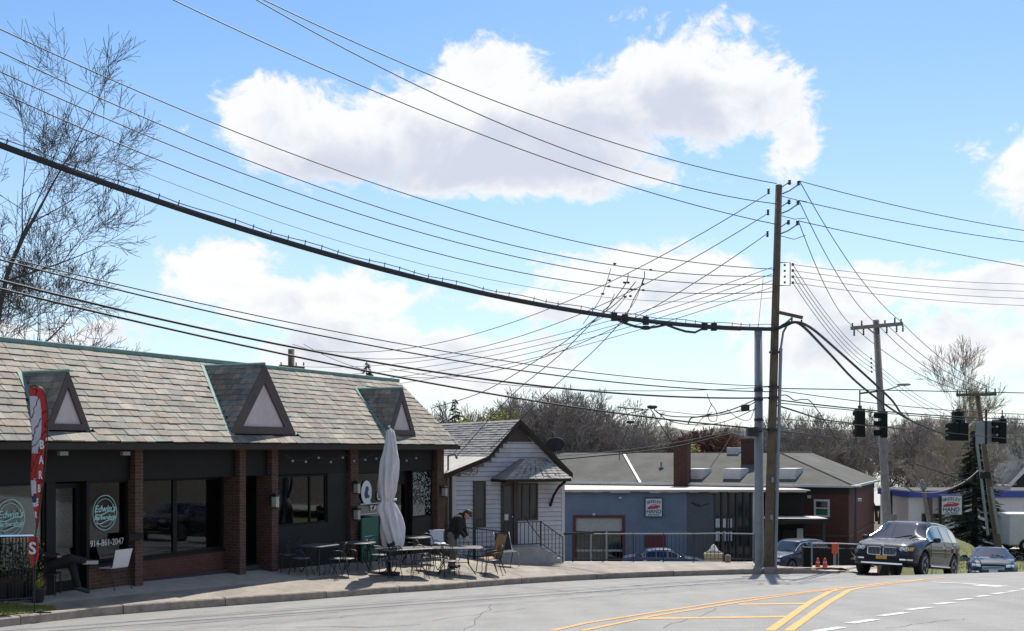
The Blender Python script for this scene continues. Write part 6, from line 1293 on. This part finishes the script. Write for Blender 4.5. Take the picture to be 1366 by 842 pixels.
# ================================================================ barber shop forecourt: fence, plants, pot, flag
f0_, f1_ = GW(-60, 812), GW(44, 804.5); fz = rail([(0, 0, 0), tuple(f1_ - f0_)], 1.28, 22, 'iron_fence', None, 'iron', .02); fz.location = f0_; tag(fz, 'black wrought iron fence in front of the barber shop window', 'fence')
MB().tube([(0, 0, 1.28), tuple(f1_ - f0_ + Vector((0, 0, 1.28)))], .03, 6).build('top_rail', M['chrome'], fz)
for k in range(3):
    b = f0_.lerp(f1_, .45 + .24 * k) + Vector((-.15, .45, 0)); b.z = zwalk(b.x, b.y); pl_ = thing('planter_shrub', 'yellow green potted shrub behind the wrought iron fence', 'plant', b, 0, 'shrubs behind the barber shop fence'); lf = MB()
    MB().lathe([(.16, 0), (.2, .32), (.21, .34), (.18, .33)], 14).build('pot', M['pot'], pl_, True)
    for _ in range(220):
        a = rng.uniform(0, 6.28); r = .24 * math.sqrt(rng.random()); z = .3 + rng.random() * .75; c = Vector((r * math.cos(a), r * math.sin(a), z)); d_ = Vector((rng.uniform(-1, 1), rng.uniform(-1, 1), rng.uniform(.2, 1))).normalized() * rng.uniform(.04, .1); s_ = d_.cross(Vector((rng.random(), rng.random(), rng.random()))).normalized() * .02
        lf.quad(c, c + d_ * .5 + s_, c + d_, c + d_ * .5 - s_)
    tag(lf.build('foliage', M['leafy'] if k != 1 else M['leaf'], pl_, fix=False), kind='stuff')
    for j in range(4): a = j * 1.57; MB().tube([(0, 0, .3), (.12 * math.cos(a), .12 * math.sin(a), .8)], .008, 4).build('stem', M['bark'], pl_)
b = GW(51, 803.5); po = thing('flower_pot', 'small dark flower pot with sprouting leaves beside the feather flag', 'plant pot', b); MB().lathe([(.09, 0), (.13, .24), (.145, .25), (.145, .28), (.12, .28), (.11, .25)], 16).build('pot', M['pot'], po, True)
lf = MB()
for _ in range(40):
    a = rng.uniform(0, 6.28); c = Vector((.04 * math.cos(a), .04 * math.sin(a), .25)); d_ = Vector((math.cos(a) * rng.uniform(.02, .1), math.sin(a) * rng.uniform(.02, .1), rng.uniform(.08, .22))); s_ = Vector((-math.sin(a), math.cos(a), 0)) * .015; lf.quad(c, c + d_ * .6 + s_, c + d_, c + d_ * .6 - s_)
lf.build('leaves', M['leafy'], po, fix=False)
# feather flag: a bowed strip of red, white and blue with letters down its edge
fD = 20.3; fb = P(46, 800, fD); fb.z = zwalk(fb.x, fb.y); flg = thing('feather_flag', 'tall red white and blue feather flag with letters at the barber shop', 'flag', fb)
FP = lambda px, py, off=0.: local(flg, P(px, py, fD) + Vector((0, off, 0)))
right = [(40, 516), (48, 515), (56, 519), (61, 530), (63, 548), (62.5, 570), (61, 595), (59.5, 620), (57.5, 645), (54, 670), (51, 690), (49, 712)]
left = [(40, 517), (40, 520), (40.5, 525), (41, 535), (41, 550), (41, 575), (41, 600), (41, 622), (41.5, 640), (44, 662), (47, 684), (48, 712)]
def rows_(n=64):
    L_, R_2 = [], []
    for i in range(n + 1):
        y = 516.5 + (706 - 516.5) * i / n; L_.append((float(np.interp(y, [p[1] for p in left], [p[0] for p in left])), y)); R_2.append((float(np.interp(y, [p[1] for p in right[1:]], [p[0] for p in right[1:]])), y))
    return L_, R_2
Lr, Rr = rows_(); parts_ = {}
for i in range(64):
    y = Lr[i][1]
    for k in range(10):
        u = (k + .5) / 10; edge = 1 - (9.0 / max(4, Rr[i][0] - Lr[i][0]))
        if y < 527 or u > max(.45, edge): c = 'red'
        elif 604 < y < 640 - 8 * u: c = 'red'
        elif y > 652 + 8 * (1 - u) and y < 668: c = 'flagb'
        elif y > 676: c = 'red'
        else: c = 'flagw'
        def fpt(i_, k_): uu = k_ / 10; x = Lr[i_][0] + (Rr[i_][0] - Lr[i_][0]) * uu; return FP(x, Lr[i_][1], .05 * math.sin(Lr[i_][1] * .045 + uu * 2.2))
        parts_.setdefault((c, i // 22 if c != 'red' else (0 if y < 690 else 1)) if c != 'flagw' else (c, 0 if y < 612 else 1 if y < 660 else 2), MB()).quad(fpt(i, k), fpt(i, k + 1), fpt(i + 1, k + 1), fpt(i + 1, k))
for (c, _), mb in parts_.items():
    o = mb.build('flag_cloth', M[c], flg, True); bm = bmesh.new(); bm.from_mesh(o.data); bmesh.ops.remove_doubles(bm, verts=bm.verts, dist=.0005); bm.to_mesh(o.data); bm.free(); o.modifiers.new('thick', 'SOLIDIFY').thickness = .004
for i, (chh, x, y) in enumerate((('B', 57.7, 594), ('A', 56.8, 614), ('R', 55.6, 634), ('B', 54, 652), ('E', 51.8, 670), ('R', 49.7, 687))):
    q = FP(x, y, -.06); text(chh, .22 - .012 * i, M['letter'], flg, q.x, q.y, q.z, 'flag_letter', sx=.62 - .05 * i, ext=.002, bold=.006)
q = FP(44.5, 732, -.04); pn = MB().extr([FP(38, 716), FP(50.5, 716), FP(51, 744), FP(43, 757), FP(39, 744)], (0, .012, 0)).build('flag_tail', M['red'], flg); text('S', .3, M['letter'], flg, q.x, q.y, q.z, 'flag_letter', ext=.002, bold=.008)
MB().tube([Vector((0, 0, 0)), FP(47.5, 715), FP(52, 680), FP(58.5, 640), FP(63, 590), FP(64, 550), FP(61.5, 528), FP(56, 518), FP(48, 514), FP(40, 516)], .012, 6).build('pole', M['iron'], flg, True)
MB().tube([(-.3, 0, .02), (.3, 0, .02)], .015, 5).tube([(0, -.3, .02), (0, .3, .02)], .015, 5).build('base', M['iron'], flg)

# ================================================================ people (one continuous body each, clothes over it)
def remesh(o, vox, sm=6):
    m = o.modifiers.new('skin', 'REMESH'); m.mode = 'VOXEL'; m.voxel_size = vox; m.use_smooth_shade = True
    s = o.modifiers.new('smooth', 'SMOOTH'); s.factor = .5; s.iterations = sm
def hand(mb, w, d, up, side=1):                       # wrist, pointing direction, back-of-hand direction
    d = Vector(d).normalized(); up = Vector(up); up = (up - d * up.dot(d)).normalized(); s = d.cross(up) * side; w = Vector(w); pal = w + d * .085
    mb.cap(w, w + d * .05, .026, .03, 10)
    for k, (off, ln) in enumerate(((-.032, .062), (-.011, .075), (.011, .072), (.031, .055))):
        r0 = pal + s * off; j1 = r0 + d * ln * .55 - up * .008; j2 = r0 + d * ln - up * .035; mb.cap(w + d * .03 + s * off * .7, r0, .017, .012, 8); mb.cap(r0, j1, .0105, .0095, 8); mb.cap(j1, j2, .0095, .008, 8)
    t0 = w + d * .025 - s * .025; t1_ = t0 + d * .035 - s * .03 - up * .01; mb.cap(t0, t1_, .015, .0115, 8); mb.cap(t1_, t1_ + d * .032 - s * .004 - up * .012, .011, .009, 8)
def head(mb, c, fwd, up):
    f = Vector(fwd).normalized(); u = Vector(up); u = (u - f * u.dot(f)).normalized(); s = f.cross(u); c = Vector(c)
    mb.ball(c + u * .02, .098, 16, 12, (1, 1, 1.12)); mb.ball(c + f * .03 - u * .05, .07, 14, 10); mb.ball(c + f * .055 - u * .095, .038, 10, 8)
    mb.cap(c + f * .095 + u * .02, c + f * .118 - u * .022, .012, .017, 8); mb.ball(c + f * .088 - u * .062, .022, 8, 6); mb.cap(c + f * .09 + s * .035 + u * .035, c + f * .09 - s * .035 + u * .035, .014, .014, 8)
    for k in (-1, 1): mb.ball(c + s * k * .098 - u * .005, .028, 8, 6, (.6, 1, 1.2))
    return f, u, s
def clothes(root, name, m, vox, sm=5):
    def b(mb): o = mb.build(name, M[m], root, True); remesh(o, vox, sm); return o
    return b
# standing person bending over the table; faces the picture's right
fp = GW(604, 757.5); per = thing('person', 'person in black jacket and grey trousers bending over the long patio table', 'person', fp, R(-12))
b = MB(); hipL, hipR = Vector((-.02, .1, .95)), Vector((-.02, -.1, .95)); chest = Vector((.17, 0, 1.34)); nk = Vector((.33, 0, 1.48)); hd_ = Vector((.44, -.04, 1.55))
knee = [Vector((.05, .11, .5)), Vector((.03, -.11, .5))]; ank = [Vector((-.03, .12, .09)), Vector((-.02, -.13, .09))]
sh = [Vector((.23, .19, 1.42)), Vector((.23, -.19, 1.42))]; elb = [Vector((.27, .25, 1.12)), Vector((.26, -.25, 1.13))]; wri = [Vector((.38, .16, .92)), Vector((.39, -.14, .91))]
def person_body(b, legs=True):
    b.cap(hipL.lerp(hipR, .5), chest, .15, .155); b.cap(hipL, hipR, .11, .11); b.cap(sh[0], sh[1], .075, .075); b.cap(chest, nk, .09, .058); b.cap(nk, hd_, .055, .055)
    for i in range(2): b.cap((hipL, hipR)[i], knee[i], .085, .06); b.cap(knee[i], ank[i], .058, .04); b.cap(ank[i], ank[i] + Vector((.15, .02 * (1 - 2 * i), -.05)), .04, .035); b.cap(sh[i], elb[i], .055, .042); b.cap(elb[i], wri[i], .04, .028); hand(b, wri[i], (wri[i] - elb[i]) + Vector((.05, 0, -.05)), (.5, 0, .6), 1 if i else -1)
person_body(b); f_, u_, s_ = head(b, hd_, (.62, -.3, -.72), (.7, 0, .7)); bd = b.build('body', M['skin'], per, True); remesh(bd, .0085, 4)
j = MB(); j.cap(Vector((.0, 0, .95)), chest, .185, .21); j.cap(sh[0], sh[1], .115, .115); j.cap(chest, nk, .15, .1); j.ball(nk + Vector((-.06, 0, .03)), .12, 12, 8)
for i in range(2): j.cap(sh[i], elb[i], .098, .08); j.cap(elb[i], elb[i].lerp(wri[i], .92), .078, .055)
clothes(per, 'jacket', 'black_cloth', .014, 4)(j)
t = MB(); t.cap(hipL, hipR, .128, .128); t.cap((hipL + hipR) / 2, Vector((0, 0, 1.02)), .15, .14)
for i in range(2): t.cap((hipL, hipR)[i], knee[i], .108, .085); t.cap(knee[i], ank[i] + Vector((0, 0, .03)), .085, .075)
clothes(per, 'trousers', 'grey_cloth', .014, 4)(t)
for i in range(2): s = MB(); s.cap(ank[i] + Vector((-.04, 0, -.035)), ank[i] + Vector((.19, .02 * (1 - 2 * i), -.05)), .05, .042); s.cap(ank[i], ank[i] + Vector((0, 0, .05)), .05, .05); o = s.build('shoe', M['shoe'], per, True); remesh(o, .012, 3)
hb = MB(); hb.ball(hd_ + u_ * .05 - f_ * .02, .108, 14, 10); hb.ball(hd_ - f_ * .045, .098, 14, 10); o = hb.build('hair', M['hair'], per, True); remesh(o, .012, 2)
cp = MB(); cp.ball(hd_ + u_ * .075, .108, 16, 8, (1, 1, .75)); q = hd_ + u_ * .06 + f_ * .13; cp.cap(q - s_ * .04, q + s_ * .04, .03, .03); o = cp.build('cap', M['cap'], per, True); remesh(o, .012, 2)
# seated person with one leg crossed, facing the picture's right
sp_ = GW(58, 797.5); sp_.y += .35; sp_.z = zwalk(sp_.x, sp_.y); ps = thing('person', 'person in dark clothes seated cross legged outside the barber shop behind the flag', 'person', sp_, R(8))
b = MB(); k_ = 1.0; hip = Vector((-.12, 0, .56)); hL, hR = hip + Vector((0, .1, 0)), hip + Vector((0, -.1, 0)); ch_ = Vector((-.26, 0, 1.0)); nk2 = Vector((-.26, 0, 1.17)); hd2 = Vector((-.22, 0, 1.31))
kn = [Vector((.36, .1, .60)), Vector((.38, -.06, .72))]; an_ = [Vector((.5, .1, .1)), Vector((.66, .06, .64))]; toe = [Vector((.68, .1, .04)), Vector((.84, .08, .62))]
shs = [Vector((-.27, .19, 1.08)), Vector((-.27, -.19, 1.08))]; els = [Vector((-.14, .26, .82)), Vector((-.12, -.26, .82))]; wrs = [Vector((.14, .14, .74)), Vector((.14, -.12, .76))]
b.cap(hip, ch_, .15, .155); b.cap(hL, hR, .11, .11); b.cap(shs[0], shs[1], .075, .075); b.cap(ch_, nk2, .09, .058); b.cap(nk2, hd2, .055, .055)
for i in range(2): b.cap((hL, hR)[i], kn[i], .085, .06); b.cap(kn[i], an_[i], .058, .04); b.cap(an_[i], toe[i], .04, .032); b.cap(shs[i], els[i], .055, .042); b.cap(els[i], wrs[i], .04, .028); hand(b, wrs[i], wrs[i] - els[i], (0, 0, 1), 1 if i else -1)
f_, u_, s_ = head(b, hd2, (.95, -.2, -.2), (.2, 0, 1)); bd = b.build('body', M['skin'], ps, True); remesh(bd, .0085, 4)
j = MB(); j.cap(hip + Vector((-.02, 0, .02)), ch_, .175, .18); j.cap(shs[0], shs[1], .09, .09); j.cap(ch_, nk2, .115, .075)
for i in range(2): j.cap(shs[i], els[i], .075, .06); j.cap(els[i], els[i].lerp(wrs[i], .9), .058, .045)
clothes(ps, 'jacket', 'black_cloth', .014, 4)(j)
t = MB(); t.cap(hL, hR, .13, .13)
for i in range(2): t.cap((hL, hR)[i], kn[i], .105, .085); t.cap(kn[i], an_[i].lerp(kn[i], .12), .082, .068)
clothes(ps, 'trousers', 'black_cloth', .014, 4)(t)
for i in range(2): s = MB(); s.cap(an_[i] + (an_[i] - toe[i]) * .25, toe[i], .052, .045); s.cap(an_[i], an_[i].lerp(kn[i], .12), .05, .05); o = s.build('shoe', M['shoe'], ps, True); remesh(o, .012, 3)
MB().beam(an_[1] + Vector((-.06, -.05, -.02)), toe[1] + Vector((.05, -.05, 0)), .02, .07).build('shoe_sole', M['sole'], ps)
hb = MB(); hb.ball(hd2 + u_ * .05 - f_ * .02, .11, 14, 10); hb.ball(hd2 - f_ * .045, .1, 14, 10); o = hb.build('hair', M['hair'], ps, True); remesh(o, .012, 2)
bn = thing('bench_chair', 'dark chair carrying the seated person outside the barber shop', 'chair', sp_, R(8)); MB().box(-.38, .14, -.25, .25, .40, .435).build('seat', M['iron'], bn, bev=.01); MB().extr([(-.4, -.24, .45), (-.4, .24, .45), (-.52, .24, .95), (-.52, -.24, .95)], (-.02, 0, 0)).build('backrest', M['iron'], bn)
for sx in (-.36, .12):
    for sy in (-.23, .23): MB().tube([(sx, sy, .4), (sx * 1.05, sy, 0)], .015, 6).build('leg', M['iron'], bn)

# ================================================================ trees
def bare_tree(seed, h, spread=.5, levels=5, r0=None, twig=.006, up=.35, kids=(3, 5), trunk_frac=.28, first=.0, droop=0., jit=.13):
    g_ = random.Random(seed); trunk = MB(); crown = MB(); r0 = r0 or h * .018
    def grow(p, d, L, r, lev, mb):
        n = 4 if lev < 2 else 3; pts = [p]; rs = [r]; q = p; dd = d.copy()
        for i in range(n):
            dd = (dd + Vector((g_.gauss(0, jit), g_.gauss(0, jit), g_.gauss(0, jit * .6) + (up - droop * (lev > 2)) * .16))).normalized(); q = q + dd * (L / n); pts.append(q); rs.append(max(twig, r * (1 - .55 * (i + 1) / n)))
        mb.tube(pts, rs, 7 if lev == 0 else 5 if lev == 1 else 4 if lev == 2 else 3, caps=False)
        if lev >= levels: return
        k = g_.randint(*kids) + (1 if lev < 2 else 0)
        for c in range(k):
            t = (.35 if lev else trunk_frac + first) + (1 - (.35 if lev else trunk_frac + first)) * (c + g_.random()) / k; f = t * n; i = min(int(f), n - 1); s = pts[i].lerp(pts[i + 1], f - i); a = g_.uniform(0, 6.283)
            ax = dd.orthogonal().normalized(); ax.rotate(Matrix.Rotation(a, 3, dd)); ang = g_.uniform(.45, 1.) * (spread + .35); nd = (dd * math.cos(ang) + ax * math.sin(ang)).normalized()
            grow(s, nd, L * g_.uniform(.48, .72) * (1.15 - .4 * t if lev == 0 else 1), max(twig, r * (1 - .55 * t) * g_.uniform(.45, .65)), lev + 1, crown)
        grow(pts[-1], dd, L * .6, max(twig, rs[-1] * .9), lev + 1, crown)
    grow(Vector((0, 0, -.3)), Vector((0, 0, 1)), h * .45, r0, 0, trunk)
    s = h / max(v[2] for v in crown.v)
    for mb in (trunk, crown): mb.v = [(x * s, y * s, z * s) for x, y, z in mb.v]
    return trunk, crown
def tree(name, label, cat, loc, rz, meshes, mats, group=None, scale=1.):
    o = thing(name, label, cat, loc, rz, group); o.scale = (scale,) * 3 if isinstance(scale, (int, float)) else scale
    for nm, me, m in zip(('trunk', 'crown'), meshes, mats): link(nm, me, m, o)
    return o
def tmesh(args): t, c = bare_tree(**args); return t.mesh('trunk'), c.mesh('crown')
# the big bare tree behind the left end of the shops
w = P(-50, 600, 29.5)
tree('bare_tree', 'large bare tree spreading fine branches over the left end of the slate roof', 'tree', (w.x, w.y, -.8), R(200), tmesh(dict(seed=17, h=16.0, spread=.6, levels=6, r0=.22, twig=.006, up=.28, kids=(3, 4), trunk_frac=.1, jit=.06)), (M['bark'], M['bark']))
w = P(-10, 600, 33); tree('bare_tree', 'second bare tree with reddish twigs low behind the slate roof end', 'tree', (w.x, w.y, -.8), R(60), tmesh(dict(seed=23, h=8.2, spread=.75, levels=5, r0=.16, twig=.007, up=.1, kids=(3, 5), trunk_frac=.3)), (M['bark'], M['twig']))
# woods behind the houses: every tree its own trunk and crown
V = [tmesh(dict(seed=s, h=11, spread=.42 + .05 * (s % 3), levels=5, r0=.15, twig=.016, up=.45, kids=(3, 4), trunk_frac=.3)) for s in (31, 32, 33, 34, 35)]
wg = random.Random(99); spots = []
def top_row(px): return float(np.interp(px, [150, 560, 640, 690, 740, 790, 850, 900, 990, 1040, 1100, 1180, 1230, 1300, 1400], [560, 548, 535, 522, 512, 515, 545, 568, 566, 552, 542, 545, 552, 556, 548]))
for i in range(116):
    px = 575 + (1440 - 575) * (i + wg.random()) / 90 if i < 90 else wg.uniform(640, 860); d = wg.uniform(92, 118) if i % 3 else wg.uniform(120, 165)
    if i >= 90: d = wg.uniform(86, 94)
    if 1000 < px < 1215 and d < 100: d += 10
    p = P(px, top_row(px) + wg.uniform(-4, 30) * (1 if px < 1000 or i % 2 else .6), d); zb = -3.8 + (sstep(120, 360, d) * 6)
    hh = p.z - zb
    if hh < 4: continue
    tree('woodland_tree', 'bare woodland tree behind the ' + ('white house roof' if px < 690 else 'grey roof between satellite dish and brick chimney' if px < 890 else 'two brick chimneys' if px < 1040 else 'hipped end of the grey roof' if px < 1215 else 'service station'), 'tree', (p.x, p.y, zb), wg.uniform(0, 6.28), V[i % 5], (M['bark'], M['hazed_wood']), 'bare trees of the background woods', (hh / 11 * wg.uniform(.9, 1.25),) * 2 + (hh / 11,))
# reddish budding trees behind the chimney
VR = [tmesh(dict(seed=s, h=8, spread=.65, levels=5, r0=.11, twig=.024, up=.3, kids=(4, 5), trunk_frac=.2)) for s in (41, 42)]
for i, px in enumerate((893, 915, 936, 955, 974, 992)):
    p = P(px, [578, 573, 570, 568, 570, 574][i], 94 + 2 * (i % 2)); tree('budding_tree', 'reddish budding tree showing between the brick chimney and the steel pole', 'tree', (p.x, p.y, -3.6), i * 1.3, VR[i % 2], (M['bark'], M['twigr']), 'reddish budding trees', ((p.z + 3.6) / 8 * 1.1, (p.z + 3.6) / 8 * 1.1, (p.z + 3.6) / 8))
# pale-twigged tall tree right of the crossarm pole
w = P(1287, 446, 72); tree('bare_tree', 'tall pale twigged bare tree rising above the leaning pole', 'tree', (w.x, w.y, -3.8), 1.1, tmesh(dict(seed=52, h=w.z + 3.8, spread=.36, levels=6, r0=.2, twig=.010, up=.5, kids=(3, 3), trunk_frac=.3, jit=.07)), (M['bark'], M['twigp']))
def leaf_tree(name, label, loc, h, r, n, m, seed, leaf=.16, base=.25):
    g_ = random.Random(seed); o = thing(name, label, 'tree', loc); t, c = bare_tree(seed, h * .95, .55, 3, h * .02, .02, .4, (3, 4)); t.v += []; n0 = len(t.v); t.f += [tuple(i + n0 for i in f) for f in c.f]; t.v += c.v; t.build('trunk', M['bark'], o, fix=False)
    lf = MB(); cl_ = [(Vector((g_.gauss(0, r * .45), g_.gauss(0, r * .45), h * (base + (1 - base) * g_.random() ** .8))), g_.uniform(.25, .5) * r) for _ in range(26)]
    for _ in range(n):
        c, cr = g_.choice(cl_); p = c + Vector((g_.gauss(0, cr * .5), g_.gauss(0, cr * .5), g_.gauss(0, cr * .45))); a = Vector((g_.gauss(0, 1), g_.gauss(0, 1), g_.gauss(0, 1))).normalized() * leaf * g_.uniform(.5, 1); b_ = a.orthogonal().normalized() * leaf * .5; lf.quad(p - a, p + b_, p + a, p - b_)
    tag(lf.build('crown', M[m], o, fix=False), kind='stuff'); return o
p = P(640, 545, 84); leaf_tree('spring_tree', 'yellow green spring tree peeping above the white house roof', (p.x, p.y, -3.6), p.z + 3.6, 2.2, 2600, 'leafy', 61)
p = P(665, 552, 86); leaf_tree('spring_tree', 'smaller yellow green bush right of the spring tree above the house ridge', (p.x, p.y, -3.6), p.z + 3.6, 1.6, 1500, 'leafy', 62)
p = P(905, 592, 87); leaf_tree('olive_shrub', 'olive green shrub just right of the brick chimney', (p.x + 1.1, p.y, -3.6), p.z + 3.4, 1.0, 800, 'leafy', 63)
def spruce(name, label, loc, h, r, seed, tiers=26):
    g_ = random.Random(seed); o = thing(name, label, 'tree', loc); MB().tube([(0, 0, -.3), (0, 0, h)], [r * .09, .02], 8).build('trunk', M['bark'], o); nd = MB(); br = MB()
    for k in range(tiers):
        for b_ in range(12):
            kk = (k + rng.random()) / tiers; z = h * (.04 + .95 * kk); rr = r * (1 - kk) ** .85 * (1 + .25 * math.sin(kk * 23)) + .08
            a = g_.uniform(0, 6.28); L = rr * g_.uniform(.6, 1.12); e = Vector((math.cos(a) * L, math.sin(a) * L, z - L * .22 + g_.uniform(-.1, .1))); s = Vector((0, 0, z + .05)); br.tube([s, e], [.02, .006], 3, False); n = int(7 + L * 13)
            for i in range(n):
                t_ = .15 + .85 * i / n; c = s.lerp(e, t_); w = .42 * (1 - t_ * .55) * min(1, L); sd = Vector((-math.sin(a), math.cos(a), 0))
                for sg in (-1, 1):
                    q = c + sd * sg * w * g_.uniform(.5, 1) + Vector((math.cos(a) * .16, math.sin(a) * .16, g_.uniform(-.14, .02))); m_ = c.lerp(q, .5) + Vector((math.cos(a), math.sin(a), -.3)) * .045; nd.quad(c, m_, q, c.lerp(q, .5) - Vector((math.cos(a), math.sin(a), .3)) * .045)
    br.build('branches', M['bark'], o, fix=False); tag(nd.build('crown', M['needle'], o, fix=False), kind='stuff'); return o
p = P(1300, 578, 66); spruce('spruce_tree', 'dark green spruce behind the leaning pole and car wash sign', (p.x, p.y, zverge(66) - .2), p.z - zverge(66) + .4, 2.9, 71, 30)
p = P(607, 532, 74); spruce('conifer_tree', 'small dark conifer behind the white house ridge', (p.x, p.y, -3.6), p.z + 3.6, 1.8, 72, 20)
p = P(489, 481, 64); spruce('conifer_tree', 'tip of a dark conifer above the slate ridge near the pole top', (p.x, p.y, -3.), p.z + 3., 2.4, 73, 24)
# dry brush by the driveway
for k, (px, d) in enumerate(((1150, 39.5), (1162, 40.2), (1172, 41))):
    p = P(px, 762, d); o = thing('dry_shrub', 'dry tan brush beside the driveway behind the grey sport utility vehicle', 'shrub', p, k, 'dry brush at the driveway'); mb = MB()
    for _ in range(120): a = rng.uniform(0, 6.28); r_ = rng.uniform(.05, .4); mb.tube([(0, 0, -.1), (r_ * .5 * math.cos(a), r_ * .5 * math.sin(a), .4), (r_ * math.cos(a), r_ * math.sin(a), rng.uniform(.4, .75))], .008, 3, False)
    tag(mb.build('stems', M['planter'], o, fix=False), kind='stuff')
# trees across the street, behind the photographer, mirrored in the shop windows; extra ones added to dim ambient light
for k, (x, y) in enumerate(((6, -16), (14, -9), (21, -2), (26, 6), (11, -20), (18, -14), (30, -6), (2, -24), (24, -16), (34, 2))):
    tree('roadside_tree', 'bare roadside tree across the street mirrored in the shop windows', 'tree', (x, y, 1.2 if y < 0 else .6), k, V[k % 5], (M['bark'], M['hazed_wood']), 'roadside trees mirrored in the windows', .85 + .1 * (k % 3))
